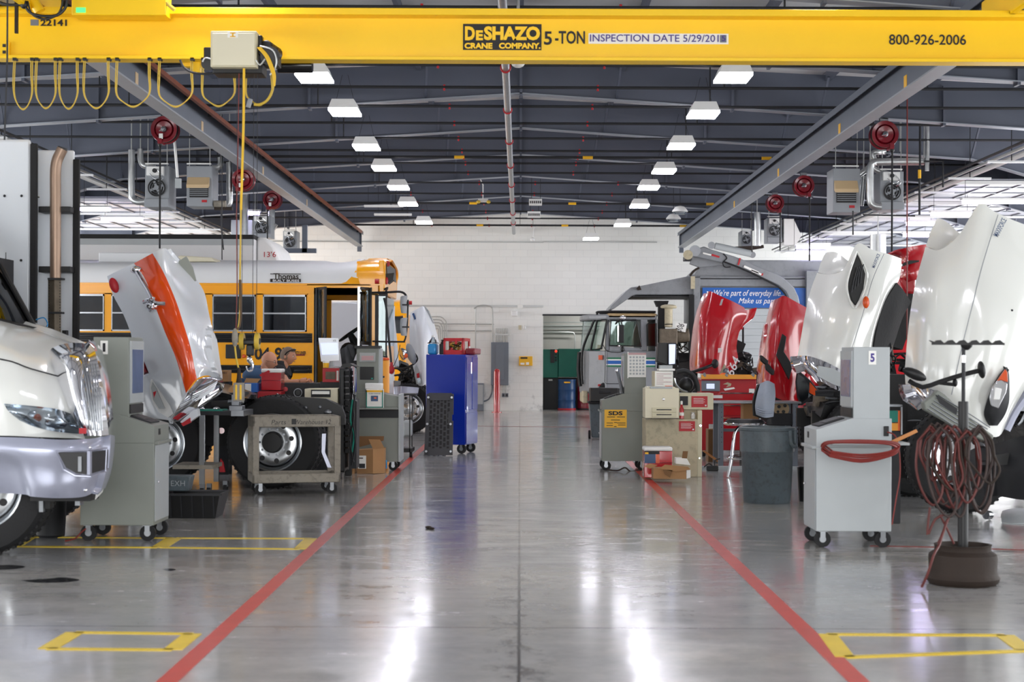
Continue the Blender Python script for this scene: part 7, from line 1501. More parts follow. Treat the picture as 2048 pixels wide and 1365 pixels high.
chassis(T, 5.4, 9.6, d+.4, d+1.4, .6); wheel(T, WX(1815, d)-.1, d+.3, .52, .52, .3); wheel(T, WX(1815, d)-.1, d+1.6, .52, .52, .3)
engine(T, 4.9, 6.0, d+.5, d+1.4, .8, 1.6, 30, 21)
# ================================================================ WHITE TRUCK with black vent
T = thing('white_truck', 'white truck with raised hood showing a black louvred vent and amber marker', 'truck', (4.6, 20.5, 0)); d = 19.8
rhood(T, [
    [(1634, 546, d+.6), (1660, 549, d+.2), (1688, 538, d), (1714, 488, d+.05), (1745, 500, d+.05), (1776, 508, d+.15), (1803, 518, d+.4)],
    [(1620, 585, d+.5), (1652, 588, d), (1685, 585, d-.1), (1715, 560, d-.1), (1745, 560, d-.1), (1775, 560, d+.05), (1799, 558, d+.4)],
    [(1609, 635, d+.5), (1640, 638, d-.1), (1675, 636, d-.2), (1706, 632, d-.25), (1735, 622, d-.2), (1760, 615, d-.1), (1775, 595, d+.3)],
    [(1601, 680, d+.5), (1630, 684, d-.1), (1665, 688, d-.25), (1698, 690, d-.3), (1722, 684, d-.25), (1742, 680, d-.1), (1755, 660, d+.2)],
    [(1595, 714, d+.5), (1622, 720, d-.1), (1655, 730, d-.25), (1686, 742, d-.3), (1712, 748, d-.25), (1734, 740, d-.1), (1749, 720, d+.2)],
    [(1594, 725, d+.5), (1620, 745, d-.05), (1650, 760, d-.2), (1680, 775, d-.25), (1706, 782, d-.2), (1730, 782, d-.05), (1748, 780, d+.2)]], 'white_paint')
MB().m('white_paint').patch([[(1651, 505, d+.9), (1672, 505, d+.8), (1696, 522, d+.5)], [(1642, 525, d+.8), (1665, 528, d+.7), (1694, 532, d+.3)], [(1636, 545, d+.65), (1660, 549, d+.35), (1689, 540, d+.1)]], .02, 5).build('cowl_panel', None, T)
vt = MB().m('black').ppoly([(1714, 506), (1722, 522), (1731, 548), (1727, 578), (1718, 600), (1711, 612), (1703, 600), (1697, 580), (1697, 568), (1703, 540)], .12, d-.24).build('hood_vent', None, T, .01)
b = MB().m('dark')
for k in range(4): b.tube([P(1703+k*6, 585-k*6, d-.26), P(1708+k*5, 560-k*6, d-.26), P(1715+k*4, 535-k*2, d-.26)], .008, 5, 2)
b.build('vent_slat', None, vt)
MB().m('white_paint').tube([P(a, b_, d-.25) for a, b_ in ((1714, 503), (1724, 522), (1734, 548), (1729, 580), (1711, 616), (1700, 604), (1694, 580), (1695, 560), (1702, 535))], .014, 6, 3, True).build('vent_rim', None, vt)
MB().m('amber').ell(P(1732, 605, d-.28), (.042, .03, .075), 14).build('turn_signal', None, T)
MB().m('grey_paint').tube([P(1768, 508, d+.0), P(1745, 560, d-.14), P(1728, 620, d-.26), P(1706, 690, d-.34), P(1675, 772, d-.3)], .004, 5, 4).build('hood_seam', None, T)
text('MAXXFORCE', 'lettering', 'drum_blue', T, P(1752, 522, d-.06), .04, .18, ry=-1.2, bold=.01)
lin_ = MB().m('rubber').patch([[(1794, 566, d+.3), (1806, 580, d+.4), (1822, 604, d+.7)], [(1768, 610, d+.1), (1790, 625, d+.3), (1806, 635, d+.7)], [(1755, 655, d+.0), (1778, 665, d+.3), (1794, 670, d+.7)], [(1748, 700, d+.0), (1768, 705, d+.3), (1785, 705, d+.7)], [(1748, 760, d+.0), (1765, 762, d+.3), (1784, 765, d+.7)]], .03, 5).build('fender_liner', None, T)
gr = MB().m('chrome').patch([[(1593, 714, d+.4), (1601, 712, d+.05), (1622, 714, d-.25), (1655, 726, d-.35), (1692, 746, d-.35)], [(1594, 726, d+.35), (1606, 730, d-.05), (1630, 738, d-.35), (1662, 752, d-.42), (1700, 770, d-.4)], [(1597, 737, d+.4), (1615, 748, d-.0), (1640, 762, d-.3), (1668, 778, d-.4), (1703, 793, d-.38)]], .08, 5).build('grille', None, T)
MB().m('cart_light').ppoly([(1638, 732), (1668, 738), (1700, 758), (1700, 780), (1668, 770), (1634, 752)], .05, d-.5).build('grille_insert', None, gr)
engine(T, WX(1755, d)-.1, WX(1810, d), d+.4, d+1.6, .75, ZZ(650, d), 60, 17, .5)
engine(T, WX(1640, d), WX(1740, d), d+.2, d+1.6, .75, ZZ(790, d), 40, 18, .3)
chassis(T, 3.7, 9.6, d+.5, d+1.6, .6)
wheel(T, WX(1735, d), d+.1, .52, .52, .3); wheel(T, WX(1735, d), d+1.7, .52, .52, .3)
MB().m('white_paint').box(7.0, 9.2, d+.2, d+2.4, 1.0, 2.65).build('cab', None, T, .1)
# ================================================================ BIG WHITE TRUCK
T = thing('white_truck', 'closest big white truck with raised hood, dark-framed headlight and black bumper', 'truck', (4.6, 15, 0)); d = 14.2
rhood(T, [
    [(1851, 494, d+.5), (1880, 500, d+.2), (1918, 470, d+.1), (1958, 409, d+.05), (1990, 424, d+.05), (2035, 444, d+.1), (2110, 470, d+.3)],
    [(1834, 555, d+.4), (1868, 560, d), (1905, 548, d-.1), (1945, 525, d-.15), (1990, 525, d-.15), (2040, 530, d-.1), (2120, 540, d+.1)],
    [(1822, 615, d+.4), (1858, 622, d-.05), (1898, 625, d-.2), (1935, 625, d-.25), (1985, 630, d-.3), (2045, 635, d-.2), (2110, 640, d+.05)],
    [(1814, 685, d+.4), (1850, 692, d-.05), (1890, 700, d-.25), (1930, 705, d-.3), (1975, 712, d-.35), (2025, 715, d-.25), (2080, 705, d+.0)],
    [(1810, 740, d+.4), (1842, 752, d-.05), (1880, 768, d-.25), (1922, 785, d-.32), (1960, 798, d-.32), (2010, 800, d-.2), (2056, 765, d+.05)],
    [(1811, 770, d+.4), (1842, 785, d-.0), (1878, 810, d-.2), (1925, 845, d-.28), (1962, 868, d-.28), (1998, 873, d-.15), (2015, 840, d+.05)]], 'white_paint', .035)
MB().m('white_paint').patch([[(1874, 437, d+.8), (1890, 442, d+.7), (1920, 468, d+.3)], [(1862, 462, d+.75), (1885, 470, d+.6), (1912, 480, d+.25)], [(1852, 492, d+.6), (1876, 500, d+.35), (1905, 488, d+.15)]], .02, 5).build('cowl_panel', None, T)
MB().m('grey_paint').tube([P(1996, 430, d+.0), P(1965, 530, d-.19), P(1945, 610, d-.3), P(1925, 690, d-.35), P(1903, 790, d-.33)], .004, 5, 5).build('hood_seam', None, T)
text('MAXXFORCE', 'lettering', 'drum_blue', T, P(2000, 455, d-.07), .05, .17, ry=-1.1, bold=.01)
MB().m('dark').ell(P(2024, 621, d-.24), (.012, .01, .01), 8).build('bolt', None, T)
hl = MB().m('dark').patch([[(x0 + (x1-x0)*t, y, d-.335-.05*math.sin(PI*t)+ez) for t in (0, .33, .66, 1)] for x0, x1, y, ez in ((2009, 2015, 735, .08), (1998, 2018, 750, .04), (1984, 2019, 775, .01), (1973, 2018, 805, .0), (1968, 2010, 830, .02), (1978, 1995, 852, .06))], .04, 5).build('headlight', None, T)
MB().m('amber').ppoly([(2011, 739), (2015, 745), (2016, 765), (2002, 760), (1995, 762)], .03, d-.43).m('chrome').ppoly([(1995, 762), (2003, 760), (2015, 768), (2013, 785), (2003, 805), (1997, 818), (1983, 812), (1980, 795), (1985, 775)], .03, d-.43).m('white').ppoly([(1990, 775), (2004, 778), (2000, 800), (1987, 800)], .02, d-.45).build('headlight_lens', None, hl, .006)
gr = MB().m('chrome').patch([[(1811, 768, d+.3), (1818, 768, d+.0), (1845, 772, d-.3), (1870, 782, d-.42)], [(1812, 782, d+.3), (1826, 790, d-.05), (1848, 796, d-.35), (1868, 806, d-.45)], [(1818, 795, d+.3), (1838, 808, d-.05), (1852, 818, d-.3), (1870, 826, d-.4)]], .06, 5).build('grille', None, T)
gi = MB().m('cart_grey').ppoly([(1848, 805), (1868, 790), (1875, 780), (1890, 790), (1940, 838), (1988, 872), (1986, 880), (1968, 882), (1935, 868), (1850, 820)], .12, d-.5).build('grille_insert', None, gr, .01)
b = MB().m('aluminium')
for k in range(6): b.tube([P(1856+k*4, 818-k*5.5, d-.51), P(1905+k*5, 850-k*5.5, d-.51), P(1955+k*5, 873-k*3.5, d-.51)], .005, 5)
b.m('dark').ppoly([(1872, 790), (1915, 818), (1913, 830), (1880, 808)], .02, d-.515).build('grille_bar', None, gi)
# hood mirrors
MB().m('black').tube([P(1818, 762, d-.6), P(1845, 775, d-.65), P(1880, 764, d-.65), P(1925, 750, d-.65), P(1958, 742, d-.65)], .02, 8, 2).tube([P(1875, 766, d-.65), P(1910, 770, d-.65)], .015, 8).ell(P(1910, 766, d-.65), (.022, .03, .035), 10).build('mirror_arm', None, T)
for c, r, a in (((1829, 749), (.11, .06, .045), .4), ((1963, 740), (.03, .06, .075), -.15)): MB().m('black').ell(P(c[0], c[1], d-.65), r, 16, Euler((0, a, 0)).to_matrix()).build('mirror', None, T)
xw = WX(1911, 15.9)
wheel(T, xw, 15.6, .52, .52, .28, 'chrome'); wheel(T, xw, 17.5, .52, .52, .28)
bm_ = MB().m('dark').patch([[(1950, 905, 14.8), (1985, 890, 14.2), (2048, 872, 13.8), (2130, 862, 13.7)], [(1952, 945, 14.8), (1990, 940, 14.1), (2048, 935, 13.7), (2130, 930, 13.6)], [(1965, 985, 14.8), (1995, 992, 14.15), (2040, 1000, 13.8), (2130, 1008, 13.7)]], .08, 5).build('bumper', None, T)
MB().m('black').ppoly([(1988, 912), (2020, 907), (2016, 930), (1986, 932)], .05, 13.88).build('fog_light_recess', None, bm_)
engine(T, WX(2000, 14.6), WX(2120, 14.6), 14.6, 16.4, .7, ZZ(780, 14.6), 60, 22, .4)
chassis(T, xw-.3, 9.6, 15.95, 17.0, .6)
MB().m('silver_paint').tube([P(2010, 860, 14.5), P(2030, 820, 14.5), P(2060, 780, 14.5)], .05, 10, 3).build('coolant_pipe', None, T)
MB().m('black').box(WX(1790, 15.9), WX(1830, 15.9), 16.2, 17.4, .3, 1.35).build('dark_block', None, T)  # plain black block between the cart and the tyre
# ================================================================ CART "SDS"
ct = computer_cart('grey computer cart with a yellow SDS sign on its side', WX(1247, 21.6), 21.65, PI, None, tall=1.57)
d = 21.3
o = MB().m('sign_yellow').pb(1209, 1253.5, 820, 856, 21.37, .006).build('safety_sign', None, ct)
text('SDS', 'lettering', 'lettering_black', o, P(1231, 827, 21.368), .055, .19, bold=.04)
b = MB().m('dark')
for k, (x0, x1, y) in enumerate(((1214, 1230, 834), (1234, 1250, 834), (1222, 1240, 840), (1213, 1226, 846), (1234, 1251, 846), (1213, 1226, 851), (1228, 1234, 845), (1236, 1251, 850), (1228, 1233, 853))): b.pb(x0, x1, y, y+1.2, 21.366, .004)
b.build('sign_print', None, o)
ps = MB().m('paper').pb(1257, 1292, 706, 755, 21.395, .006).m('reel_red').pb(1257, 1292, 706, 710, 21.39, .006).m('paper').pb(1255, 1257, 704, 757, 21.395, .01).build('poster', None, ct)
b = MB().m('cart_light')
for r in range(6):
    for c in range(5): b.pb(1259+c*6.4, 1263+c*6.4, 713+r*6.6, 717+r*6.6, 21.39, .004)
b.build('poster_print', None, ps)
o = MB().m('dark').pb(1232, 1258, 788, 792, 21.4, .2).m('steel').tube([P(1234, 740, 21.5), P(1240, 765, 21.5), P(1246, 788, 21.5)], .022, 8, 2).m('chrome').ell(P(1234, 742, 21.5), (.03, .03, .03), 10).build('clamp_tool', None); tag(o, 'silver-handled tool standing on the sloped desk of the SDS cart', 'tool')
o = MB().m('hose_brown').tube([P(1215, 940, 21.3), P(1235, 942, 21.2), P(1250, 936, 21.3), P(1262, 944, 21.3), P(1280, 940, 21.4)], .01, 6, 5).build('extension_cord', None); tag(o, 'tangled dark cord on the floor between the SDS cart wheels', 'cord')
# ================================================================ BEIGE CABINET, PRINTER, MONITOR
T = thing('beige_cabinet', 'tall scuffed beige cabinet with red notices behind the open cardboard box', 'cabinet', (WX(1345, 20.3), 20.6, 0)); d = 20.3
MB().m('old_beige').box(WX(1292, d), WX(1396, d), d, d+.6, .0, ZZ(838, d)).build('cabinet_body', None, T, .008)
MB().m('beige').box(WX(1396, d), WX(1405, d), d+.02, d+.6, 0, ZZ(820, d)).m('chrome').cyl(P(1401, 852, d), P(1401, 852, d+.02), .02, n=10).cyl(P(1399, 917, d), P(1399, 917, d+.02), .015, n=10).build('cabinet_door', None, T, .006)
MB().m('beige').pb(1358, 1427, 787, 820, d+.12, .4).build('upper_drawer', None, T, .008)
MB().m('old_beige').box(WX(1360, d), WX(1402, d), d+.15, d+.55, ZZ(838, d), ZZ(820, d)).build('riser', None, T)
MB().m('beige').box(WX(1310, d), WX(1346, d), d+.12, d+.5, ZZ(838, d), ZZ(742, d)).build('paper_tower', None, T, .006)
for x0, x1, y0, y1, dd in ((1383, 1415, 793, 815, d+.11), (1358, 1390, 843, 863, d-.008)):
    o = MB().m('red_flat').pb(x0, x1, y0, y1, dd, .006).build('notice', None, T, label='red printed notice')
    b = MB().m('panel_white')
    for k in range(5): b.pb(x0+4, x1-8+(k % 2)*3, y0+4+k*2.4, y0+4.6+k*2.4, dd-.003, .003)
    b.pb(x1-5, x1-2, y1-5, y1-2, dd-.003, .003).build('notice_print', None, o)
MB().m('dark').pb(1360, 1376, 793, 811, d+.11, .006).build('notice', None, T, label='dark printed notice')
o = MB().m('paper').pb(1310, 1346, 743, 774, d+.11, .006).m('amber').pb(1330, 1345, 772, 775, d+.1, .006).build('notice', None, T, label='white form taped on')
b = MB().m('reel_red')
for k in range(6): b.pb(1313, 1327 if k % 2 else 1343, 748+k*4, 748.8+k*4, d+.105, .004)
b.build('notice_print', None, o)
T = thing('printer', 'large beige laser printer with two paper drawers beside the SDS sign cart', 'printer', P(1325, 837, 20.2)); d = 19.9
MB().m('printer').pb(1290, 1358, 777, 837, d, .4).m('dark').pb(1290.5, 1357, 836, 838, d+.02, .38).build('printer_body', None, T, .02)
MB().m('printer').prism([(WX(1290, d), ZZ(780, d)), (WX(1357, d), ZZ(780, d)), (WX(1350, d), ZZ(773, d)), (WX(1296, d), ZZ(773, d))], 'y', d+.04, d+.38).m('cart_light').pb(1300, 1345, 774, 778, d-.005, .1).m('chrome').ell(P(1327, 799, d), (.018, .01, .018), 12).build('printer_cover', None, T, .008)
for y0 in (818, 828):
    o = MB().m('beige').pb(1304, 1353, y0-2, y0+7, d-.014, .02).build('paper_drawer', None, T, .003); MB().m('dark').pb(1313, 1343, y0+1, y0+3, d-.016, .006).build('drawer_pull', None, o)
T = thing('monitor', 'computer monitor on the beige cabinet, seen nearly edge on', 'monitor', P(1335, 740, 20.5)); d = 20.4
MB().m('black').ppoly([(1317, 686), (1336, 686), (1336, 732), (1314, 724)], .28, d+.05).m('dark').ppoly([(1336, 686), (1353, 686), (1352, 731), (1336, 733)], .06, d).build('monitor_frame', None, T, .01)
MB().m('screen_glow').ppoly([(1338, 689), (1351, 689), (1350, 728), (1338, 729)], .01, d-.006).build('screen', None, T)
MB().m('cart_light').pb(1320, 1345, 731, 742, d, .2).m('paper').pb(1318, 1350, 738, 742, d-.02, .3).build('stand', None, T)
o = MB().m('dark').tube([P(1353, 745, 20.7), P(1370, 742, 20.7), P(1387, 752, 20.7), P(1395, 770, 20.7), P(1396, 784, 20.7)], .03, 10, 4).m('aluminium').tube([P(1348, 757, 20.65), P(1352, 770, 20.65), P(1362, 780, 20.65), P(1375, 785, 20.65)], .02, 8, 4).m('black').ell(P(1372, 770, 20.75), (.1, .1, .1), 12).build('coiled_hose', None); tag(o, 'coiled dark hose and metal lever heaped behind the laser printer', 'hose')
# spray bottle and cup on the cabinet
T = thing('spray_can', 'red and white spray can beside the laser printer', 'spray can', P(1363, 838, 20.35))
MB().m('red').lathe(P(1363, 838, 20.35), [(.03, 0), (.03, .12), (.018, .15), (.014, .18)], 'z', 14).m('paper').lathe(P(1363, 838, 20.35), [(.031, .04), (.031, .08)], 'z', 14, False).build('can_body', None, T); MB().m('paper').lathe(P(1363, 838, 20.35), [(.014, .18), (.016, .22), (.001, .23)], 'z', 12).build('nozzle', None, T)
o = MB().m('white').lathe(P(1386, 838, 20.4), [(.026, 0), (.03, .05), (.02, .055), (.02, .075), (.028, .08), (.001, .082)], 'z', 16).build('cup', None); tag(o, 'small white cup on the lower ledge of the beige cabinet', 'cup')
# red cooler and open box at the foot
c = cooler('red and white cooler on the floor at the foot of the beige cabinet', 1288, 1345, 895, 903, 956, 19.75, .3, 0)
MB().m('drum_blue').pb(1289, 1311, 908, 927, 19.74, .01).m('sign_yellow').pb(1290, 1297, 905, 909, 19.735, .01).m('amber').pb(1312, 1319, 904, 927, 19.74, .01).m('dark').pb(1289, 1319, 903, 909, 19.738, .006).build('carton_label', None, c)
T = thing('cardboard_box', 'torn open cardboard box lying on the floor by the red cooler', 'cardboard box', (WX(1340, 19.4), 19.5, 0)); d = 19.25
MB().m('cardboard').ppoly([(1307, 937), (1372, 939), (1373, 959), (1307, 958)], .3, d).build('box_body', None, T)
for f_ in ([(1288, 933), (1300, 928), (1315, 931), (1300, 938)], [(1318, 938), (1330, 930), (1376, 934), (1381, 940), (1350, 944)], [(1326, 940), (1345, 941), (1340, 956), (1330, 950)]):
    MB().m('cardboard' if f_[0][0] != 1326 else 'cardboard_dark').ppoly(f_, .01, d-.03).build('flap', None, T)
MB().m('paper').ppoly([(1352, 917), (1374, 918), (1381, 931), (1352, 928)], .2, d+.08).ppoly([(1373, 939), (1381, 940), (1381, 956), (1373, 958)], .25, d).build('packing_paper', None, T); MB().m('cardboard_dark').ppoly([(1366, 903), (1376, 903), (1374, 918), (1364, 917)], .02, d+.1).build('carton_scrap', None, T)
# ================================================================ RED TOOL CHEST
T = thing('tool_chest', 'red tool chest with a parts tray and gauge before the red 664 hood', 'tool chest', (WX(1458, 24.6), 24.9, 0)); d = 24.5
MB().m('red_flat').box(WX(1403, d), WX(1513, d), d, d+.6, .1, ZZ(758, d)).build('chest_body', None, T, .01)
for y0, y1 in ((783, 805), (808, 830), (833, 860)): 
    o = MB().m('red').box(WX(1436, d), WX(1508, d), d-.015, d, ZZ(y1, d), ZZ(y0, d)).build('drawer', None, T, .004); MB().m('chrome').box(WX(1440, d), WX(1504, d), d-.03, d-.015, ZZ(y0+3, d), ZZ(y0+1, d)).build('drawer_pull', None, o)
MB().m('barrel_orange').box(WX(1402, d), WX(1512, d), d-.05, d-.035, ZZ(757, d), ZZ(748, d)).m('red').box(WX(1402, d), WX(1512, d), d-.035, d+.5, ZZ(759, d), ZZ(755, d)).build('parts_tray', None, T, .004)
b = MB().m('steel')
for x in (1406, 1450, 1503): b.cyl(P(x, 749, d-.02), P(x+5, 753, d-.02), .035, n=12)
b.m('dark').ppoly([(1467, 757), (1475, 749), (1483, 749), (1490, 757)], .1, d+.0).m('orange').ell(P(1447, 751, d-.0), (.06, .05, .04), 12).build('machined_part', None, T)
o = MB().m('panel_grey').pb(1403, 1440, 762, 783, d-.03, .03).build('gauge_box', None, T, .006); MB().m('screen_glow').pb(1413, 1429, 768, 778, d-.036, .006).build('gauge_display', None, o)
MB().m('old_beige').ppoly([(1446, 769), (1455, 765), (1463, 768), (1461, 773), (1452, 775), (1457, 770)], .006, d-.006).m('paper').pb(1498, 1509, 778, 787, d-.02, .004).ppoly([(1447, 778), (1468, 775), (1470, 778), (1450, 782)], .006, d-.02).pb(1425, 1445, 791, 797, d-.034, .004).build('sticker', None, T)
for x in (1410, 1505):
    MB().m('rubber').cyl((WX(x, d)-.02, d+.1, .05), (WX(x, d)+.02, d+.1, .05), .05, n=12).m('steel').box(WX(x, d)-.02, WX(x, d)+.02, d+.08, d+.12, .05, .12).build('caster', None, T)
# workbench
T = thing('workbench', 'steel workbench with thin bright edge standing behind the swivel chair', 'workbench', (WX(1510, 22.6), 22.9, 0)); d = 22.5
MB().m('steel').box(WX(1415, d), WX(1603, d), d, d+.7, ZZ(806, d), ZZ(802, d)).build('bench_top', None, T, .004)
for x in (1443, 1592):
    for dy in (.03, .62):
        l = MB().m('panel_grey').box(WX(x-5, d), WX(x+5, d), d+dy, d+dy+.05, 0, ZZ(806, d)); l = l.build('leg', None, T)
        h = MB().m('black')
        for k in range(8): h.cyl(P(x, 815+k*10, d+dy-.002), P(x, 815+k*10, d+dy), .006, n=6)
        h.build('leg_hole', None, l)
MB().m('dark').box(WX(1535, d), WX(1587, d), d+.05, d+.6, ZZ(850, d), ZZ(826, d)).build('bench_drawer', None, T, .01)
MB().m('panel_grey').box(WX(1448, d), WX(1587, d), d+.6, d+.63, ZZ(866, d), ZZ(860, d)).build('lower_rail', None, T)
T = thing('cardboard_box', 'cardboard box stored beneath the steel workbench', 'cardboard box', (WX(1502, 22.9), 23, 0)); 
MB().m('cardboard').pb(1487, 1517, 808, 860, 22.8, .3).build('box_body', None, T, .004); MB().m('dark').box(WX(1486, 22.8), WX(1518, 22.8), 22.78, 23.12, 0, ZZ(860, 22.8)).build('box_stand', None, T)
o = MB().m('oil_beige').cyl(P(1563, 818, 22.7), P(1563, 818, 22.8), .11, n=20).m('black').cyl(P(1558, 814, 22.69), P(1558, 814, 22.71), .025, n=10).cyl(P(1570, 812, 22.69), P(1570, 812, 22.71), .025, n=10).cyl(P(1567, 824, 22.69), P(1567, 824, 22.71), .025, n=10).cyl(P(1556, 824, 22.69), P(1556, 824, 22.71), .02, n=10).build('brake_plate', None); tag(o, 'round tan plate with four holes under the steel workbench', 'plate')
T = thing('cardboard_box', 'tall cardboard box on the floor by the bench leg', 'cardboard box', (WX(1428, 23.3), 23.4, 0))
MB().m('cardboard_dark').box(WX(1417, 23.3), WX(1440, 23.3), 23.3, 23.6, 0, ZZ(858, 23.3)).build('box_body', None, T, .004); MB().m('paper').ppoly([(1418, 849), (1432, 849), (1434, 857), (1418, 858)], .02, 23.3).build('flap', None, T)
o = MB().m('wood').ppoly([(1405, 889), (1410, 888), (1442, 910), (1438, 913)], .06, 23.0).build('wood_plank', None); tag(o, 'short wooden board leaning on the floor beside the beige cabinet', 'plank'); o.location.z = .002
o = MB().m('black').pb(1414, 1437, 930, 940, 21.4, .1).build('power_strip', None, bevel=.01); tag(o, 'black power strip on the floor beside the chair legs', 'power strip'); o.location.z = .001
o = MB().m('black').tube([P(1408, 935, 21.5), P(1418, 928, 21.5), P(1428, 934, 21.5), P(1430, 922, 21.5), P(1440, 918, 21.5)], .008, 6, 4).build('extension_cord', None); tag(o, 'black cord coiling over the power strip', 'cord')
o = MB().m('cart_light').box(WX(1400, 21.8), WX(1600, 21.8), 21.75, 21.82, .001, .04).build('floor_rail', None); tag(o, 'pale steel bar lying on the floor behind the chair', 'bar')
# chair
T = thing('swivel_chair', 'grey high-backed shop chair with chrome legs behind the round bin', 'chair', (WX(1490, 20.2), 20.3, 0)); d = 20.2
cb_ = MB().m('chair_grey').patch([[(1520, 768, d), (1535, 762, d-.05), (1549, 768, d)], [(1514, 790, d-.02), (1533, 785, d-.1), (1551, 788, d-.02)], [(1510, 812, d-.02), (1530, 812, d-.1), (1549, 812, d-.02)], [(1512, 830, d), (1530, 836, d-.06), (1547, 834, d)]], .05, 5).build('backrest', None, T)
MB().m('black').patch([[(1517, 770, d+.02), (1535, 764, d+.05), (1547, 770, d+.05)], [(1507, 800, d+.02), (1530, 800, d+.05), (1546, 800, d+.05)], [(1508, 832, d+.02), (1530, 838, d+.05), (1544, 835, d+.05)]], .04, 5).build('back_shell', None, T)
b = MB().m('chair_grey')
for k in range(3): b.tube([P(1514, 818+k*4, d-.06), P(1530, 822+k*4, d-.13), P(1547, 819+k*4, d-.06)], .006, 5, 3)
b.build('stitching', None, cb_)
b = MB().m('black')
for k in range(8): b.pb(1534, 1543, 826+k*3, 827.6+k*3, d+.0, .06)
b.pb(1537, 1541, 824, 850, d+.02, .04).build('bellows', None, T)
MB().m('black').lathe(P(1490, 852, d+.1), [(.02, 0), (.24, .01), (.26, .045), (.22, .08), (.001, .085)], 'z', 28).build('seat', None, T); MB().m('chrome').torus(P(1490, 848, d+.1), .255, .018, 'z', 32, 8).build('seat_rim', None, T)
for a in range(4):
    an = a*PI/2+.6; q = Vector((T.location.x, d+.1, 0)); r_ = Vector((math.cos(an), math.sin(an), 0))
    MB().m('chrome').tube([q+r_*.08+Vector((0, 0, ZZ(853, d))), q+r_*.16+Vector((0, 0, ZZ(868, d))), q+r_*.22+Vector((0, 0, .2)), q+r_*.27+Vector((0, 0, .012))], .016, 8, 4).build('leg', None, T)
MB().m('chrome').torus((T.location.x, d+.1, .24), .21, .01, 'z', 28, 6).build('foot_ring', None, T)
# ================================================================ ROUND BIN
T = thing('trash_bin', 'large round grey plastic trash can in front of the shop chair', 'bin', (WX(1535, 16.75), 16.75, 0)); r = .285
zt = ZZ(852, 16.75)
MB().m('bin_grey').lathe((0, 0, 0), [(r*.82, 0), (r*.86, .02), (r*.95, zt*.66), (r*.99, zt*.68), (r*1.0, zt-.04), (r*.96, zt-.04), (r*.82, .04), (.001, .035)], 'z', 40).build('bin_body', None, T, world=False)
MB().m('bin_grey').lathe((0, 0, zt-.035), [(r*.98, 0), (r*1.03, .0), (r*1.04, .03), (r*.96, .035), (r*.94, 0)], 'z', 40, False).build('bin_rim', None, T, world=False)
for s in (.55,):
    a = -s; q = Vector((math.cos(a), math.sin(a), 0))
    MB().m('bin_grey').tube([Vector((q.x*r*.98+q.y*.07, q.y*r*.98-q.x*.07, zt-.03)), Vector((q.x*r*1.0+q.y*.055, q.y*r*1.0-q.x*.055, zt-.17)), Vector((q.x*r*1.12, q.y*r*1.12, zt-.2)), Vector((q.x*r*1.0-q.y*.055, q.y*r*1.0+q.x*.055, zt-.17)), Vector((q.x*r*.98-q.y*.07, q.y*r*.98+q.x*.07, zt-.03))], .02, 8, 3).build('handle', None, T, world=False)
text('BRUTE', 'lettering', 'dark', T, (-.2, -.19, zt-.09), .022, .08, rz=-.75, bold=.03, world=False)
T = thing('trash_bin', 'small dark bin on the floor hidden behind the cart marked 5', 'bin', (WX(1612, 16.9), 16.9, 0))
MB().m('black').lathe((0, 0, 0), [(.07, 0), (.09, .36), (.08, .36), (.06, .02), (.001, .02)], 'z', 20).build('bin_body', None, T, world=False)
# ================================================================ CART 5
ct = computer_cart('grey computer cart marked 5 with a red hose coiled round its side shelf', 2.66, 13.0, PI, '5', numm='purple', tone='cart_light', tall=1.6)
d = 12.7
MB().m('cart_light').box(WX(1655, d), WX(1808, d), 12.5, 12.73, .83, .85).m('black').pb(1768, 1778, 853, 873, 12.715, .02).build('side_shelf', None, ct, .004)
T = thing('air_hose', 'red air hose wound around the shelf of the cart marked 5', 'hose', P(1725, 900, 12.6))
b = MB().m('hose_red'); rnd = random.Random(8)
for k in range(9):
    dx, dz = rnd.uniform(-4, 4), rnd.uniform(-4, 9)
    b.tube([P(1646+dx, 893+dz, 12.5), P(1660+dx, 884+dz*.4, 12.42), P(1720, 882+dz*.5, 12.4), P(1780+dx, 885+dz*.5, 12.42), P(1797+dx*.5, 893+dz, 12.48), P(1780+dx, 905+dz, 12.42), P(1722, 912+dz*1.5, 12.38), P(1662+dx, 905+dz, 12.42)], .0075, 6, 4, True)
b.build('hose_coil', None, T)
MB().m('hose_red').tube([P(1775, 865, 12.65), P(1790, 872, 12.6), P(1798, 900, 12.6), P(1800, 950, 12.6), P(1792, 1000, 12.6), P(1784, 1050, 12.6)], .006, 6, 5).build('hanging_hose', None, T)
o = MB().m('wood').ppoly([(1783, 882), (1788, 888), (1836, 865), (1833, 859)], .02, 12.46).build('wooden_stick', None, bevel=.003); tag(o, 'short wooden stick lying across the shelf of the cart marked 5', 'stick')
T = thing('chemical_shelf', 'small rack with green and orange product labels behind the cart marked 5', 'shelf', (WX(1793, 14.6), 14.7, 0)); d = 14.6
MB().m('steel').pb(1770, 1805, 810, 814, d, .2).pb(1802, 1805, 812, 870, d, .02).build('rack_frame', None, T); MB().m('teal').pb(1774, 1796, 822, 845, d+.02, .1).m('orange').pb(1796, 1800, 822, 862, d+.02, .1).m('barrel_orange').pb(1774, 1796, 847, 862, d+.02, .1).build('product_carton', None, T); MB().m('dark').box(WX(1772, d), WX(1803, d), d+.02, d+.2, 0, ZZ(863, d)).build('rack_base', None, T)
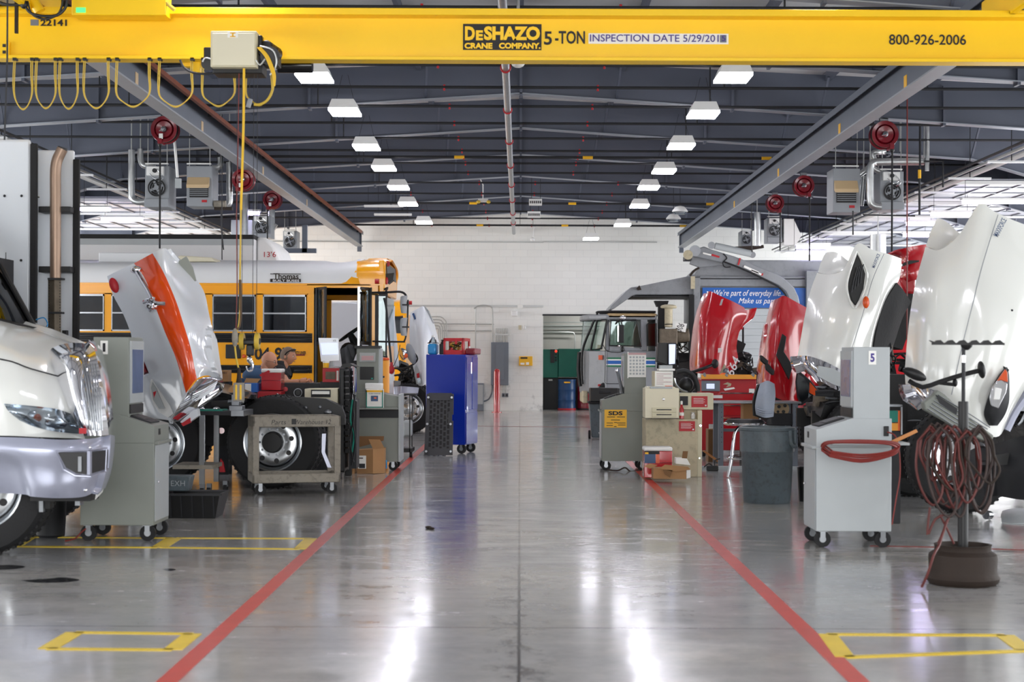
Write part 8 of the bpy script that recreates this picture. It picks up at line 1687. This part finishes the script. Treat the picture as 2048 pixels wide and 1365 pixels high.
# ================================================================ HOSE STAND
hx, hy = WX(1927, 10.72), 10.72
T = thing('hose_stand', 'dark hose stand made from a wheel drum base, pole and notched top bar', 'hose stand', (hx, hy, 0))
b = MB().m('rust_brown').lathe((0, 0, 0), [(.215, 0), (.235, .02), (.243, .045), (.228, .07), (.222, .09), (.226, .17), (.222, .2), (.185, .225), (.185, .255), (.19, .265), (.17, .265), (.16, .23), (.05, .22), (.001, .22)], 'z', 44)
b.build('drum_base', None, T, world=False)
MB().m('black').cyl((0, 0, .22), (0, 0, ZZ(800, hy)), .034, n=18).m('dark').cyl((0, 0, .8), (0, 0, ZZ(693, hy)), .013, n=12).m('chrome').cyl((0, 0, ZZ(722, hy)), (0, 0, ZZ(708, hy)), .0135, n=12).build('pole', None, T, world=False)
z_ = ZZ(687, hy)
b = MB().m('black').box(-.21, .27, -.02, .02, z_, z_+.014)
for k in range(6): x = -.17+k*.08; b.prism([(x-.035, z_+.012), (x+.035, z_+.012), (x+.012, z_+.033), (x-.012, z_+.03)], 'y', -.018, .018)
b.prism([(-.23, z_+.03), (-.2, z_+.01), (-.2, z_+.02)], 'y', -.02, .02).lathe((.02, 0, z_-.035), [(.012, 0), (.035, .02), (.04, .036)], 'z', 14).build('top_bar', None, T, world=False)
T = thing('air_hose', 'dark red hoses hanging in a big tangle on the hose stand', 'hose', (hx, hy, .5)); rnd = random.Random(11)
b = MB()
for k in range(22):
    b.m(rnd.choice(['hose_dark', 'hose_brown', 'hose_brown', 'rust_brown']))
    cx = 1880+rnd.uniform(-22, 30) if k < 13 else 1950+rnd.uniform(-20, 14); wx_ = rnd.uniform(18, 36); top = 848+rnd.uniform(-2, 22); bot = rnd.uniform(960, 1035); dd = hy-.06+rnd.uniform(-.12, .05); sk = rnd.uniform(-6, 20)
    b.tube([P(cx, top, dd), P(cx+wx_*.8, top+25, dd), P(cx+wx_, (top+bot)/2, dd), P(cx+wx_*.7+sk, bot-25, dd), P(cx+sk, bot, dd), P(cx-wx_*.7+sk*.5, bot-30, dd), P(cx-wx_, (top+bot)/2, dd), P(cx-wx_*.85, top+25, dd)], .0085, 7, 4, True)
b.m('hose_dark').tube([P(1860, 1015, hy-.1), P(1855, 1070, hy-.1), P(1870, 1040, hy-.1), P(1890, 1030, hy-.1)], .008, 7, 4).tube([P(1895, 1040, hy-.1), P(1885, 1070, hy-.15), P(1878, 1092, hy-.2), P(1868, 1110, hy-.3), P(1855, 1150, hy-.32), P(1843, 1175, hy-.3)], .009, 7, 4).tube([P(1880, 1030, hy-.1), P(1895, 1060, hy-.1), P(1908, 1088, hy-.1)], .008, 7, 3).tube([P(1898, 1035, hy-.1), P(1886, 1065, hy-.1), P(1876, 1088, hy-.1)], .008, 7, 3)
b.build('hose_coil', None, T)
strip('floor_hose', 'thin red hose running across the floor behind the hose stand', [(G(1740, 1093), G(1900, 1096), .018), (G(1900, 1096), G(2120, 1104), .018)], 'hose_red', 'hose')
o = MB().m('cart_light').patch([[(2005, 1025, 15.6), (2030, 1020, 15.8), (2070, 1022, 15.8)], [(2002, 1035, 15.1), (2030, 1032, 15.0), (2070, 1034, 15.0)], [(2004, 1046, 14.7), (2030, 1048, 14.6), (2070, 1048, 14.6)]], .01, 5).build('plastic_sheet', None); tag(o, 'crumpled pale plastic sheet on the floor by the big white truck', 'plastic sheet'); o.location.z = .0
o = MB().m('chrome').cyl(P(1972, 1000, 15.0), P(1980, 1000, 15.05), .04, n=14).build('floor_jack_wheel', None); tag(o, 'small shiny cap on the floor under the big white truck', 'cap'); o.location.z = 0
